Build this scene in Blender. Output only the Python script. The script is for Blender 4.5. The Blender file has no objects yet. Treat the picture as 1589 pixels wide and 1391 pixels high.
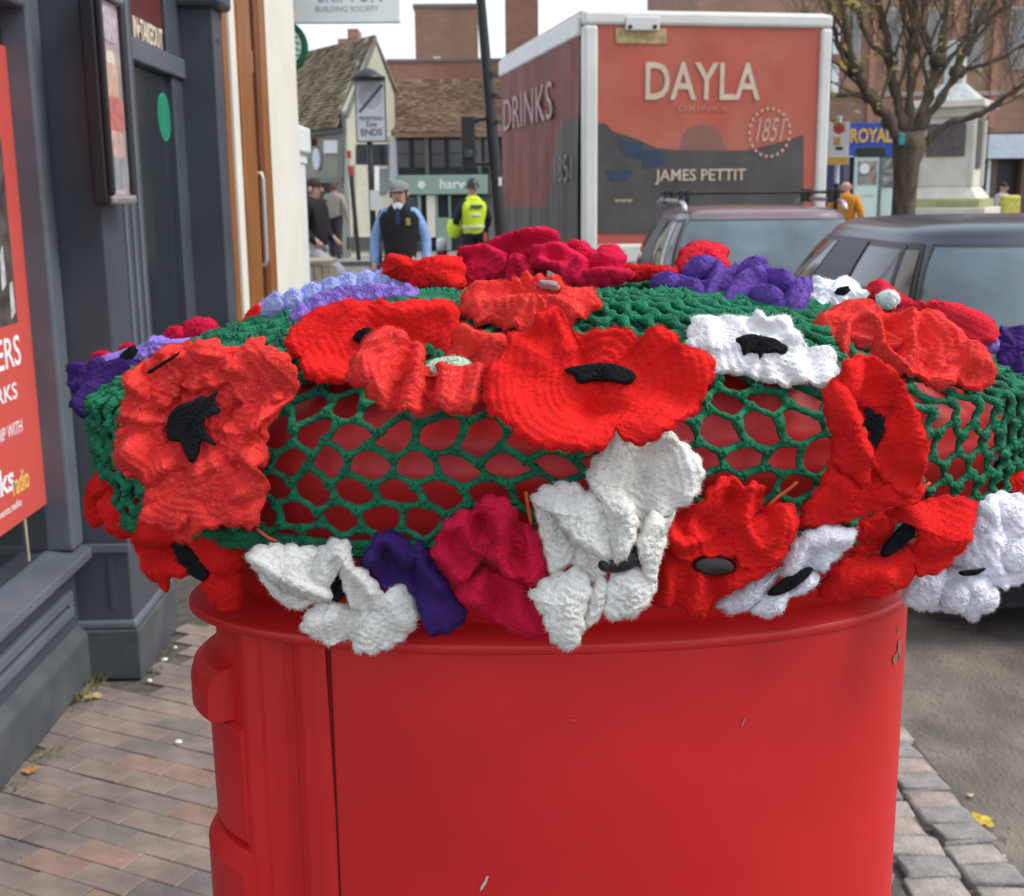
import bpy, bmesh, math, random
import numpy as np
from mathutils import Vector, Matrix, noise
random.seed(7)
S = bpy.context.scene
COL = S.collection
PI = math.pi

# ------------------------------------------------------------------ camera
CAM_H = 1.55
FPX = 1900.0                      # focal length in photograph pixels (photograph 1589 x 1391)
PITCH, YAW, ROLL = math.radians(11.74), math.radians(1.2), math.radians(-0.6)
cam_rot = Matrix.Rotation(-YAW, 3, 'Z') @ Matrix.Rotation(PI/2 - PITCH, 3, 'X') @ Matrix.Rotation(ROLL, 3, 'Z')
cd = bpy.data.cameras.new('camera'); cam = bpy.data.objects.new('camera', cd); COL.objects.link(cam)
M4 = cam_rot.to_4x4(); M4.translation = (0, 0, CAM_H); cam.matrix_world = M4
cd.sensor_width = 36; cd.sensor_fit = 'HORIZONTAL'; cd.lens = FPX/1589*36
cd.clip_start = 0.02; cd.clip_end = 2000
cd.dof.use_dof = True; cd.dof.focus_distance = 0.86; cd.dof.aperture_fstop = 20
S.camera = cam

# ------------------------------------------------------------------ sky and sun (overcast)
W = bpy.data.worlds.new('World'); S.world = W; W.use_nodes = True
nt = W.node_tree; nt.nodes.clear()
sky = nt.nodes.new('ShaderNodeTexSky'); sky.sky_type = 'NISHITA'; sky.sun_disc = False
SUN_EL, SUN_ROT = math.radians(48), math.radians(100)
sky.sun_elevation = SUN_EL; sky.sun_rotation = SUN_ROT; sky.dust_density = 3.0; sky.ozone_density = 1.5
mx = nt.nodes.new('ShaderNodeMixRGB'); mx.inputs[0].default_value = 0.72; mx.inputs[2].default_value = (8.3, 9.2, 10.6, 1)
bg = nt.nodes.new('ShaderNodeBackground'); bg.inputs[1].default_value = 0.068
wo = nt.nodes.new('ShaderNodeOutputWorld')
nt.links.new(sky.outputs[0], mx.inputs[1]); nt.links.new(mx.outputs[0], bg.inputs[0]); nt.links.new(bg.outputs[0], wo.inputs[0])
sl = bpy.data.lights.new('sun', 'SUN'); sun = bpy.data.objects.new('sun', sl); COL.objects.link(sun)
sl.energy = 1.15; sl.angle = math.radians(25); sl.color = (1.0, 0.97, 0.92)
# the soft sun stands high to the right of the view, a little behind the camera
sun.rotation_euler = (math.radians(90) - SUN_EL, 0, PI - SUN_ROT)
S.view_settings.view_transform = 'Standard'; S.view_settings.look = 'None'
S.view_settings.exposure = 1.20; S.view_settings.gamma = 1; S.view_settings.use_curve_mapping = False
S.render.engine = 'CYCLES'

# ------------------------------------------------------------------ measuring helpers: a photograph pixel to a point in the place
CO = Vector((0, 0, CAM_H))
def ray(px, py): return cam_rot @ Vector(((px-794.5)/FPX, -(py-695.5)/FPX, -1.0))
def onX(px, py, X):
    d = ray(px, py); return CO + d*(X/d.x)
def onY(px, py, Y):
    d = ray(px, py); return CO + d*(Y/d.y)
def ground(px, py, z=0.0):
    d = ray(px, py); return CO + d*((z-CAM_H)/d.z)

# ------------------------------------------------------------------ materials
MATS = {}
def mat(name, col, rough=0.6, var=0.12, scale=8.0, bump=0.0, bscale=60.0, metal=0.0, sheen=0.0, coat=0.0, spec=0.5,
        col2=None, stretch=(1, 1, 1), detail=4.0, fleck=None, fleck_scale=150, stain=0.0, rvar=0.0):
    if name in MATS: return MATS[name]
    m = bpy.data.materials.new(name); m.use_nodes = True; n = m.node_tree.nodes; l = m.node_tree.links
    b = n['Principled BSDF']
    tc = n.new('ShaderNodeTexCoord'); mp = n.new('ShaderNodeMapping'); mp.inputs['Scale'].default_value = stretch
    l.new(tc.outputs['Object'], mp.inputs[0])
    no = n.new('ShaderNodeTexNoise'); no.inputs['Scale'].default_value = scale; no.inputs['Detail'].default_value = detail
    l.new(mp.outputs[0], no.inputs['Vector'])
    r = n.new('ShaderNodeValToRGB'); r.color_ramp.elements[0].position = 0.3; r.color_ramp.elements[1].position = 0.72
    a = [max(0, c*(1-var)) for c in col]; c2 = col2 or [min(1, c*(1+var)) for c in col]
    r.color_ramp.elements[0].color = (*a, 1); r.color_ramp.elements[1].color = (*c2, 1)
    l.new(no.outputs[0], r.inputs[0]); out = r.outputs[0]
    if fleck:
        n2 = n.new('ShaderNodeTexNoise'); n2.inputs['Scale'].default_value = fleck_scale; n2.inputs['Detail'].default_value = 2
        l.new(mp.outputs[0], n2.inputs['Vector'])
        r2 = n.new('ShaderNodeValToRGB'); r2.color_ramp.elements[0].position = 0.60; r2.color_ramp.elements[1].position = 0.70
        r2.color_ramp.elements[0].color = (0, 0, 0, 1); r2.color_ramp.elements[1].color = (1, 1, 1, 1)
        l.new(n2.outputs[0], r2.inputs[0])
        mm = n.new('ShaderNodeMixRGB'); l.new(r2.outputs[0], mm.inputs[0]); l.new(out, mm.inputs[1]); mm.inputs[2].default_value = (*fleck, 1)
        out = mm.outputs[0]
    if stain:                                               # broad wear patches that run across separate pieces
        ge = n.new('ShaderNodeNewGeometry'); n3 = n.new('ShaderNodeTexNoise'); n3.inputs['Scale'].default_value = 3.2; n3.inputs['Detail'].default_value = 7
        l.new(ge.outputs['Position'], n3.inputs['Vector']); r3 = n.new('ShaderNodeValToRGB'); r3.color_ramp.elements[0].position = .35; r3.color_ramp.elements[1].position = .68
        r3.color_ramp.elements[0].color = (1-stain, 1-stain, 1-stain*.95, 1); r3.color_ramp.elements[1].color = (1, 1, 1, 1); l.new(n3.outputs[0], r3.inputs[0])
        m3 = n.new('ShaderNodeMixRGB'); m3.blend_type = 'MULTIPLY'; m3.inputs[0].default_value = 1; l.new(out, m3.inputs[1]); l.new(r3.outputs[0], m3.inputs[2]); out = m3.outputs[0]
    l.new(out, b.inputs['Base Color'])
    b.inputs['Roughness'].default_value = rough; b.inputs['Metallic'].default_value = metal
    b.inputs['Specular IOR Level'].default_value = spec
    if rvar:
        mr = n.new('ShaderNodeMapRange'); mr.inputs['To Min'].default_value = rough-rvar; mr.inputs['To Max'].default_value = rough+rvar
        l.new(no.outputs[0], mr.inputs[0]); l.new(mr.outputs[0], b.inputs['Roughness'])
    if sheen:
        b.inputs['Sheen Weight'].default_value = sheen; b.inputs['Sheen Roughness'].default_value = 0.45
        b.inputs['Sheen Tint'].default_value = (*[min(1, c*0.9+0.08) for c in col], 1)
    if coat: b.inputs['Coat Weight'].default_value = coat; b.inputs['Coat Roughness'].default_value = 0.12
    if bump:
        nb = n.new('ShaderNodeTexNoise'); nb.inputs['Scale'].default_value = bscale; nb.inputs['Detail'].default_value = 5
        l.new(mp.outputs[0], nb.inputs['Vector'])
        bp = n.new('ShaderNodeBump'); bp.inputs['Strength'].default_value = bump; bp.inputs['Distance'].default_value = 0.01
        l.new(nb.outputs[0], bp.inputs['Height']); l.new(bp.outputs[0], b.inputs['Normal'])
    MATS[name] = m; return m
def glass(name, col=(0.02, 0.025, 0.03), rough=0.06, spec=0.9, var=0.2):
    return mat(name, col, rough=rough, var=var, scale=2.0, spec=spec, coat=0.6)
def emit(name, col, s=1.0):
    m = bpy.data.materials.new(name); m.use_nodes = True; b = m.node_tree.nodes['Principled BSDF']
    b.inputs['Base Color'].default_value = (*col, 1); b.inputs['Emission Color'].default_value = (*col, 1); b.inputs['Emission Strength'].default_value = s
    return m

# ------------------------------------------------------------------ building helpers
class MB:
    """collects shapes, then links them as ONE mesh object"""
    def __init__(self): self.v = []; self.f = []
    def add(self, vs, fs):
        o = len(self.v); self.v += [tuple(p) for p in vs]; self.f += [tuple(i+o for i in q) for q in fs]; return self
    def box(self, x0, x1, y0, y1, z0, z1):
        x0, x1 = min(x0, x1), max(x0, x1); y0, y1 = min(y0, y1), max(y0, y1); z0, z1 = min(z0, z1), max(z0, z1)
        return self.add([(x0,y0,z0),(x1,y0,z0),(x1,y1,z0),(x0,y1,z0),(x0,y0,z1),(x1,y0,z1),(x1,y1,z1),(x0,y1,z1)],
                 [(3,2,1,0),(4,5,6,7),(0,1,5,4),(1,2,6,5),(2,3,7,6),(3,0,4,7)])
    def tube(self, pts, r, n=8, caps=True):
        pts = [Vector(p) for p in pts]; k = len(pts); rs = r if hasattr(r, '__len__') else [r]*k
        up = None; vs = []; fs = []
        for i in range(k):
            d = (pts[min(i+1, k-1)] - pts[max(i-1, 0)])
            if d.length < 1e-9: d = Vector((0, 0, 1))
            d.normalize()
            if up is None: up = d.orthogonal().normalized()
            a = (up - d*up.dot(d))
            a = a.normalized() if a.length > 1e-6 else d.orthogonal().normalized()
            up = a; b = d.cross(a)
            for j in range(n):
                t = 2*PI*j/n; vs.append(pts[i] + (a*math.cos(t) + b*math.sin(t))*rs[i])
        for i in range(k-1):
            for j in range(n): fs.append((i*n+j, i*n+(j+1) % n, (i+1)*n+(j+1) % n, (i+1)*n+j))
        if caps: fs.append(tuple(reversed(range(n)))); fs.append(tuple(range((k-1)*n, k*n)))
        return self.add(vs, fs)
    def lathe(self, c, prof, n=24, axis='z', sx=1.0, sy=1.0):
        vs = []; fs = []; k = len(prof)
        for (r, h) in prof:
            for j in range(n):
                t = 2*PI*j/n; a, b = r*math.cos(t)*sx, r*math.sin(t)*sy
                p = (a, b, h) if axis == 'z' else ((h, a, b) if axis == 'x' else (b, h, a))
                vs.append((c[0]+p[0], c[1]+p[1], c[2]+p[2]))
        for i in range(k-1):
            for j in range(n): fs.append((i*n+j, i*n+(j+1) % n, (i+1)*n+(j+1) % n, (i+1)*n+j))
        fs.append(tuple(reversed(range(n)))); fs.append(tuple(range((k-1)*n, k*n)))
        return self.add(vs, fs)
    def prism(self, poly, d):
        """closed slab: a 3-D polygon pushed by vector d"""
        k = len(poly); d = Vector(d); vs = [Vector(p) for p in poly] + [Vector(p)+d for p in poly]
        fs = [tuple(range(k)), tuple(reversed(range(k, 2*k)))] + [(i, i+k, (i+1) % k + k, (i+1) % k) for i in range(k)]
        return self.add(vs, fs)
    def grid(self, rows, close_u=False):
        m = len(rows[0]); vs = [p for r in rows for p in r]; fs = []
        for i in range(len(rows)-1):
            for j in range(m if close_u else m-1): fs.append((i*m+j, i*m+(j+1) % m, (i+1)*m+(j+1) % m, (i+1)*m+j))
        return self.add(vs, fs)
    def build(self, name, m, parent=None, smooth=False, bevel=0.0, world=True, fix=True, seg=2):
        me = bpy.data.meshes.new(name)
        o = Vector((0, 0, 0))
        if parent is not None and world:
            p = parent
            while p is not None: o += p.location; p = p.parent
        me.from_pydata([(a[0]-o.x, a[1]-o.y, a[2]-o.z) for a in self.v], [], self.f)
        if fix:
            bm = bmesh.new(); bm.from_mesh(me); bmesh.ops.recalc_face_normals(bm, faces=bm.faces); bm.to_mesh(me); bm.free()
        if smooth: me.polygons.foreach_set('use_smooth', [True]*len(me.polygons))
        me.materials.append(m)
        ob = bpy.data.objects.new(name, me); COL.objects.link(ob)
        if parent is not None: ob.parent = parent
        if bevel:
            b = ob.modifiers.new('bevel', 'BEVEL'); b.width = bevel; b.segments = seg; b.limit_method = 'ANGLE'; b.angle_limit = math.radians(40)
        return ob
def tag(o, label, cat, group=None, kind=None):
    if label: o['label'] = label
    if cat: o['category'] = cat
    if group: o['group'] = group
    if kind: o['kind'] = kind
    return o
def thing(name, label, cat, loc=(0, 0, 0), rz=0.0, group=None):
    o = bpy.data.objects.new(name, None); o.empty_display_size = 0.1; COL.objects.link(o)
    o.location = loc; o.rotation_euler = (0, 0, rz); return tag(o, label, cat, group)
def structure(o): o['kind'] = 'structure'; return o
def copy_tree(o, parent=None):
    c = o.copy(); COL.objects.link(c)
    if parent is not None: c.parent = parent
    for ch in list(o.children): copy_tree(ch, c)
    return c
def lettering(txt, origin, right, up, w, h, m, parent, name='lettering', depth=0.002, bold=0.0, world=True, align='L', keep=False):
    """raised letters fitted into a w x h box whose lower left corner is origin"""
    c = bpy.data.curves.new('t', 'FONT'); c.body = txt; c.size = 1.0; c.offset = bold; c.resolution_u = 3; c.align_x = 'LEFT'
    t = bpy.data.objects.new('t', c); COL.objects.link(t)
    dg = bpy.context.evaluated_depsgraph_get(); me = bpy.data.meshes.new_from_object(t.evaluated_get(dg))
    vs = np.array([v.co[:] for v in me.vertices]); fs = [tuple(p.vertices) for p in me.polygons]
    bpy.data.objects.remove(t); bpy.data.curves.remove(c); bpy.data.meshes.remove(me)
    mn = vs.min(0); mxx = vs.max(0); sc = (w/(mxx[0]-mn[0]), h/(mxx[1]-mn[1]))
    right = Vector(right).normalized(); up = Vector(up).normalized(); nn = right.cross(up); origin = Vector(origin)
    b = MB()
    top = [origin + right*((v[0]-mn[0])*sc[0]) + up*((v[1]-mn[1])*sc[1]) + nn*depth for v in vs]
    b.add(top, fs)
    # sides from boundary edges
    cnt = {}
    for f in fs:
        for i in range(len(f)):
            e = (f[i], f[(i+1) % len(f)]); k = tuple(sorted(e)); cnt.setdefault(k, []).append(e)
    n0 = len(b.v)
    b.v += [tuple(p - nn*depth) for p in top]
    for k, es in cnt.items():
        if len(es) == 1: a, c2 = es[0]; b.f.append((a, a+n0, c2+n0, c2))
    return b.build(name, m, parent, world=world, fix=False)

# ------------------------------------------------------------------ common materials
M = dict(
 slate=mat('slate_grey_paint', (0.058, 0.069, 0.083), stain=.18, rough=0.45, var=0.12, scale=3, bump=0.04, bscale=30, rvar=0.08),
 slate_light=mat('slate_grey_sill_paint', (0.120, 0.138, 0.157), stain=.2, rough=0.45, var=0.15, scale=4, bump=0.05, bscale=30),
 slate_dirty=mat('weathered_grey_plinth', (0.055, 0.063, 0.072), rough=0.65, var=0.2, scale=6, col2=(0.085, 0.092, 0.092), bump=0.15, bscale=50),
 shop_glass=glass('shop_glass', (0.012, 0.016, 0.018)),
 door_glass=glass('door_glass', (0.02, 0.028, 0.03), rough=0.12, spec=0.5),
 black=mat('black_paint', (0.012, 0.012, 0.013), rough=0.4, var=0.2, scale=6),
 black_matt=mat('black_matt', (0.01, 0.01, 0.011), rough=0.8, var=0.2, scale=6),
 white=mat('white_paint', (0.72, 0.73, 0.71), rough=0.5, var=0.06, scale=3),
 cream=mat('cream_paint', (0.74, 0.70, 0.60), rough=0.55, var=0.06, scale=2.5, bump=0.04, bscale=20),
 wood=mat('varnished_timber', (0.27, 0.095, 0.016), rough=0.4, var=0.35, scale=5, stretch=(14, 14, 0.7), detail=6, bump=0.06, bscale=12),
 wood_dark=mat('dark_varnished_timber', (0.15, 0.042, 0.009), rough=0.35, var=0.3, scale=5, stretch=(14, 14, 0.7), detail=6),
 door_panel=mat('mauve_brown_door_panel', (0.27, 0.185, 0.155), rough=0.4, var=0.15, scale=4, stretch=(4, 4, .5)),
 brass=mat('worn_brass', (0.62, 0.55, 0.38), rough=0.3, metal=0.7, var=0.1),
 steel=mat('brushed_steel', (0.50, 0.47, 0.44), rough=0.5, metal=0.5, var=0.1),
 maroon=mat('maroon_sign_panel', (0.10, 0.014, 0.013), rough=0.4, var=0.1),
 letter_cream=mat('cream_lettering', (0.72, 0.64, 0.48), rough=0.6, var=0.05),
 letter_white=mat('white_lettering', (0.8, 0.8, 0.8), rough=0.6, var=0.03),
 poster_red=mat('poster_red_print', (0.60, 0.085, 0.065), rough=0.45, var=0.06, scale=2),
)

# ================================================================== GROUND
def paver_mats():
    cols = [(0.31, 0.20, 0.155), (0.275, 0.215, 0.175), (0.335, 0.215, 0.165), (0.255, 0.205, 0.17), (0.29, 0.22, 0.178), (0.225, 0.19, 0.16)]
    return [mat('paver_%s' % w, c, rough=0.75, var=0.2, scale=14, bump=0.25, bscale=130, fleck=tuple(x*1.35 for x in c), fleck_scale=220, stain=.4)
            for w, c in zip(('red', 'brown', 'pink', 'grey', 'buff', 'dark'), cols)]
asphalt = mat('worn_road_surface', (0.165, 0.138, 0.108), rough=0.85, var=0.4, scale=3.5, bump=0.9, bscale=55, detail=8, fleck=(0.12, 0.105, 0.088), fleck_scale=26, stretch=(1.6, 1, 1))
joint = mat('sandy_joint', (0.095, 0.08, 0.066), rough=0.95, var=0.4, scale=25, bump=0.4, bscale=120)
g = MB().box(-400, 400, -30, 900, -0.6, -0.030).build('road', asphalt, None); structure(g)
# pavement bed on the left, its paving stones stand proud of it
PAV_X1 = 0.93
bed = MB().box(-1.9, PAV_X1, -2, 16, -0.25, -0.008).build('pavement', joint, None); structure(bed)
pm = paver_mats()
def paver_mesh(name, lx, ly, m, seed):
    r = random.Random(seed); b = MB(); x, y = lx/2, ly/2; c = 0.002; z0, z1 = -0.05, 0.0
    j = lambda s: r.uniform(-s, s)
    lo = [(-x, -y, z0), (x, -y, z0), (x, y, z0), (-x, y, z0)]; md = [(-x, -y, z1-c), (x, -y, z1-c), (x, y, z1-c), (-x, y, z1-c)]
    tp = [(-x+c+j(.001), -y+c+j(.001), z1), (x-c+j(.001), -y+c+j(.001), z1), (x-c, y-c+j(.001), z1), (-x+c, y-c, z1)]
    b.add(lo+md+tp, [(0,1,5,4),(1,2,6,5),(2,3,7,6),(3,0,4,7),(4,5,9,8),(5,6,10,9),(6,7,11,10),(7,4,8,11),(8,9,10,11)])
    me = bpy.data.meshes.new(name); me.from_pydata(b.v, [], b.f); me.materials.append(m); return me
pmesh = [paver_mesh('paver', 0.163, 0.0805, m, i) for i, m in enumerate(pm)]
ang = math.radians(-27); ca, sa = math.cos(ang), math.sin(ang)
rest = {}; cand = []
for j in range(-85, 150):
    for i in range(-60, 60):
        u = (i + 0.5*(j % 2))*0.165; v = j*0.0825
        x = u*ca - v*sa; y = u*sa + v*ca + 4.0
        if not (-1.34 < x < PAV_X1-0.09 and 1.6 < y < 14): continue
        if x < -1.10 and y > 3.74: continue
        nz = noise.noise(Vector((x*2.3, y*2.3, 3.1)))*2.2 + random.gauss(0, 0.9)
        k = int(max(0, min(5, round(2.5 + nz*1.5)))); k = [2, 0, 4, 1, 3, 5][k]
        q = cam_rot.transposed() @ (Vector((x, y, 0)) - CO)
        pxx, pyy = 794.5 + FPX*q.x/-q.z, 695.5 - FPX*q.y/-q.z
        vis = (-80 < pxx < 400 and 900 < pyy < 1480 and y < 6.2)
        (cand if vis else rest.setdefault(k, [])).append((x, y, k) if vis else (x, y))
cand.sort(key=lambda c: c[1])
for (x, y, k) in cand[300:]: rest.setdefault(k, []).append((x, y))
for (x, y, k) in cand[:300]:
    o = bpy.data.objects.new('paver', pmesh[k]); COL.objects.link(o); o.parent = bed
    o.location = (x, y, random.uniform(-0.002, 0.0015)); o.rotation_euler = (random.gauss(0, .008), random.gauss(0, .006), ang + random.gauss(0, .012))
rb = {}
for k, pts in rest.items():
    b = MB()
    for (x, y) in pts:
        vs = [(x + p.co.x*ca - p.co.y*sa, y + p.co.x*sa + p.co.y*ca, p.co.z) for p in pmesh[k].vertices]
        b.add(vs, [tuple(f.vertices) for f in pmesh[k].polygons])
    tag(b.build('distant_pavers', pm[k], bed, fix=False), None, None, kind='stuff')
# granite setts along the edge of the road
sm = [mat('granite_sett_%s' % w, c, rough=0.8, var=0.25, scale=20, bump=0.5, bscale=90, fleck=tuple(x*.6 for x in c), fleck_scale=120)
      for w, c in (('pale', (0.35, 0.31, 0.265)), ('grey', (0.265, 0.245, 0.22)), ('pink', (0.33, 0.26, 0.22)), ('blue', (0.22, 0.21, 0.20)))]
sb = MB().box(PAV_X1+.001, 1.225, -2, 16, -0.2, -0.016).build('sett_border', joint, None); structure(sb)
def sett_mesh(seed, m):
    bm = bmesh.new(); bmesh.ops.create_cube(bm, size=1.0); r = random.Random(seed)
    for v in bm.verts: v.co.x *= 0.128; v.co.y *= 0.086; v.co.z *= 0.08
    bmesh.ops.bevel(bm, geom=[e for e in bm.edges if e.verts[0].co.z > 0 or e.verts[1].co.z > 0], offset=0.010, segments=2, profile=0.6, affect='EDGES')
    for v in bm.verts: v.co += Vector((r.uniform(-.006, .006), r.uniform(-.005, .005), r.uniform(-.003, .003)))
    me = bpy.data.meshes.new('sett'); bm.to_mesh(me); bm.free(); me.polygons.foreach_set('use_smooth', [True]*len(me.polygons)); me.materials.append(m); return me
smesh = [sett_mesh(i, sm[i % 4]) for i in range(8)]
far = MB(); nset = 0
for j in range(-10, 120):
    for row in (0, 1):
        y = 1.6 + j*0.094 + (0.044 if row else 0); x = 1.150 - row*0.138
        me = smesh[random.choice([0, 0, 1, 1, 2, 3, 4, 5, 5, 6])]
        if y < 5.0:
            o = bpy.data.objects.new('sett', me); COL.objects.link(o); o.parent = sb
            o.location = (x + random.gauss(0, .005), y + random.gauss(0, .004), -0.04 + random.gauss(0, .003))
            o.rotation_euler = (random.gauss(0, .02), random.gauss(0, .02), random.gauss(0, .05) + (PI if random.random() < .5 else 0))
        else:
            far.add([(p.co.x+x, p.co.y+y, p.co.z-.04) for p in me.vertices], [tuple(f.vertices) for f in me.polygons])
tag(far.build('distant_setts', sm[1], sb, fix=False), None, None, kind='stuff')

# ================================================================== THE PILLAR BOX
BX, BY = 0.0643, 1.0
A_B, B_B = 0.292, 0.145
red_paint = mat('pillar_box_red', (0.64, 0.013, 0.013), rough=0.46, var=0.16, scale=4, coat=0.06, bump=0.05, bscale=18, rvar=0.10, detail=6, stain=.12)
red_dark = mat('red_box_recess', (0.06, 0.004, 0.004), rough=0.7, var=0.1)
box = thing('pillar_box', 'oval red post box with glossy paint on the pavement edge, wearing a crocheted green cover', 'post box', (BX, BY, 0))
def ell(t, a, b, p=2.05):
    c, s = math.cos(t), math.sin(t)
    return (BX + a*abs(c)**(2/p)*(1 if c >= 0 else -1), BY + b*abs(s)**(2/p)*(1 if s >= 0 else -1))
T_SEAM = next(t/1000 for t in range(3142, 4712) if ell(t/1000, A_B, B_B)[0] - BX > -0.187)     # front seam angle (towards the camera side)
def shell(t0, t1, prof, n=60, da=0.0, offf=None):
    """curved plate: prof is a list of (outward offset, z)"""
    rows = []
    for (o, z) in prof:
        r = []
        for i in range(n+1):
            t = t0 + (t1-t0)*i/n; e = offf(t) if offf else 0.0
            x, y = ell(t, A_B + o + e, B_B + o + e); r.append((x, y, z))
        rows.append(r)
    b = MB().grid(rows); m_ = n+1; k_ = len(prof)
    if k_ < 9:
        b.f.append(tuple(i*m_ for i in range(k_))); b.f.append(tuple(i*m_+n for i in reversed(range(k_))))
    return b
ZL = CAM_H - 0.325
body = shell(T_SEAM - 0.04, T_SEAM + 2*PI - 1.55, [(-.01, .06), (0, .06), (0, .3), (0, .6), (0, .9), (0, 1.1), (0, ZL-.03), (0, ZL-.006)], 140)
body.build('body', red_paint, box, smooth=True)
shell(T_SEAM - .001, T_SEAM + .0055, [(.0004, .062), (.0005, ZL-.010)], 3).build('door_seam', red_dark, box)
core = MB().lathe((BX, BY, 0), [(0.0, .05), (.94, .05), (.94, ZL-.02), (0, ZL-.02)], 64, sx=A_B, sy=B_B).build('inner_casing', red_dark, box, smooth=False)
def cas_off(t):
    x = ell(t, A_B, B_B)[0] - BX; f = 0.004
    s = lambda a, b, v: v*max(0, min(1, (x-a)/.006))*max(0, min(1, (b-x)/.006))
    return f + s(-.262, -.244, .006) + s(-.240, -.214, -.010) + s(-.212, -.187, .002)
cas = shell(T_SEAM - 1.55, T_SEAM - 0.0015, [(-.03, .06), (0, .06), (0, .5), (0, .9), (0, 1.1), (0, ZL-.03), (0, ZL-.006)], 160, offf=cas_off)
cas.build('front_casing', red_paint, box, smooth=True)
def zleft(py, px=350): return onY(px, py, 0.985).z
# posting slot hood, notice plate and its frame on the pavement side (the left in view)
z_h1, z_h0, z_p0 = zleft(1004), zleft(1082), zleft(1250)
shell(PI-.62, PI+.42, [(.0, z_h0), (.024, z_h0+.001), (.027, z_h0+.004), (.027, z_h1-.020), (.024, z_h1-.009), (.016, z_h1-.002), (.004, z_h1+.001), (.0, z_h1+.001)], 40).build('slot_hood', red_paint, box)
shell(PI-.5, PI+.52, [(.0, z_p0-.004), (.012, z_p0), (.013, z_h0-.002), (.0, z_h0+.001)], 40).build('notice_plate', red_paint, box, smooth=False)
shell(PI-.6, PI+.55, [(.0, .45), (.020, .455), (.021, z_p0-.024), (.012, z_p0-.008), (.0, z_p0-.006)], 40).build('lower_frame', red_paint, box, smooth=False)
kz = (zleft(1165)+zleft(1240))/2
MB().lathe((ell(PI-.32, A_B, B_B)[0]-.004, ell(PI-.32, A_B, B_B)[1]+.03, kz), [(0, -.014), (.017, -.012), (.018, .002), (.012, .007), (0, .008)], 20, axis='x').build('lock_boss', mat('dark_red_boss', (0.12, .012, .012), rough=.3), box, smooth=True)
# base, lip and cap
MB().lathe((BX, BY, 0), [(0, 0), (1.10, 0), (1.10, .05), (1.02, .065), (1.0, .07), (0, .07)], 64, sx=A_B, sy=B_B).build('base', M['black'], box, smooth=False)
def ring(prof, n=120, p=2.15, dx=0.0):
    rows = [[(ell(2*PI*i/n, a, b, p)[0]+dx, ell(2*PI*i/n, a, b, p)[1], z) for i in range(n)] for (a, b, z) in prof]
    return MB().grid(rows, close_u=True)
ring([(.28, .13, ZL-.009), (.303, .1458, ZL-.009), (.3045, .1465, ZL-.008), (.3045, .1465, ZL-.003), (.302, .1455, ZL-.001), (.25, .11, ZL+.006)], dx=-.012).build('lip', red_paint, box, smooth=True)
CZ = CAM_H - 0.162
ring([(.26, .115, ZL+.0), (.30, .128, ZL+.03), (.335, .138, CZ-.105), (.352, .142, CZ-.098), (.356, .146, CZ-.085), (.356, .146, CZ-.052), (.362, .149, CZ-.047), (.363, .150, CZ-.032), (.356, .146, CZ-.026),
      (.360, .148, CZ-.020), (.352, .144, CZ-.008), (.335, .137, CZ+.004), (.30, .122, CZ+.030), (.25, .10, CZ+.052), (.18, .072, CZ+.064), (.09, .036, CZ+.070), (.002, .001, CZ+.072)]).build('cap', red_paint, box, smooth=True)
# chipped paint on the right hand edge and a pale scratch low on the body
chip = mat('bare_rusty_metal', (0.25, 0.15, 0.10), rough=0.8, var=0.5, scale=60, bump=0.4, bscale=120)
def flake(px, py, w, h, m, name, rot=0.0, seed=1):
    r = random.Random(seed); best = None
    for i in range(900):                                   # nearest visible wall point of the body to this spot
        t = PI + (i/900)*PI; x, y = ell(t, A_B, B_B); d = ray(px, py); s = y/d.y
        e = abs(CO.x + d.x*s - x)
        if best is None or e < best[0]: best = (e, t, CAM_H + d.z*s)
    _, t0, z0 = best; pts = []
    for k in range(14):
        a = 2*PI*k/14; rr = r.uniform(.55, 1.0); u, v = w*rr*math.cos(a), h*rr*math.sin(a)
        u, v = u*math.cos(rot)-v*math.sin(rot), u*math.sin(rot)+v*math.cos(rot)
        x0, y0 = ell(t0, A_B+.0008, B_B+.0008); x1, y1 = ell(t0+.01, A_B+.0008, B_B+.0008); L = math.hypot(x1-x0, y1-y0)
        x, y = ell(t0 + .01*u/L, A_B+.0009, B_B+.0009); pts.append((x, y, z0+v))
    c = Vector((0, 0, 0))
    for p in pts: c += Vector(p)
    c /= len(pts); b = MB().add([c]+pts, [(0, i+1, (i+1) % 14+1) for i in range(14)])
    return b.build(name, m, box)
flake(1394, 1008, .004, .013, chip, 'paint_chip', .3, 1); flake(1388, 1022, .006, .006, chip, 'paint_chip', .6, 2)
flake(1392, 978, .0014, .005, chip, 'paint_chip', .1, 3); flake(1399, 1105, .0016, .017, chip, 'paint_chip', 0, 4)
flake(752, 1371, .0016, .0085, mat('pale_scratch', (.62, .42, .38), rough=.6), 'scratch', -.42, 5)
flake(890, 1117, .0028, .0012, mat('faint_scuff', (.50, .08, .075), rough=.5), 'scuff', 0, 6)
flake(1152, 1120, .0016, .006, mat('faint_scuff', (.50, .08, .075)), 'scuff', -.5, 7)

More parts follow.
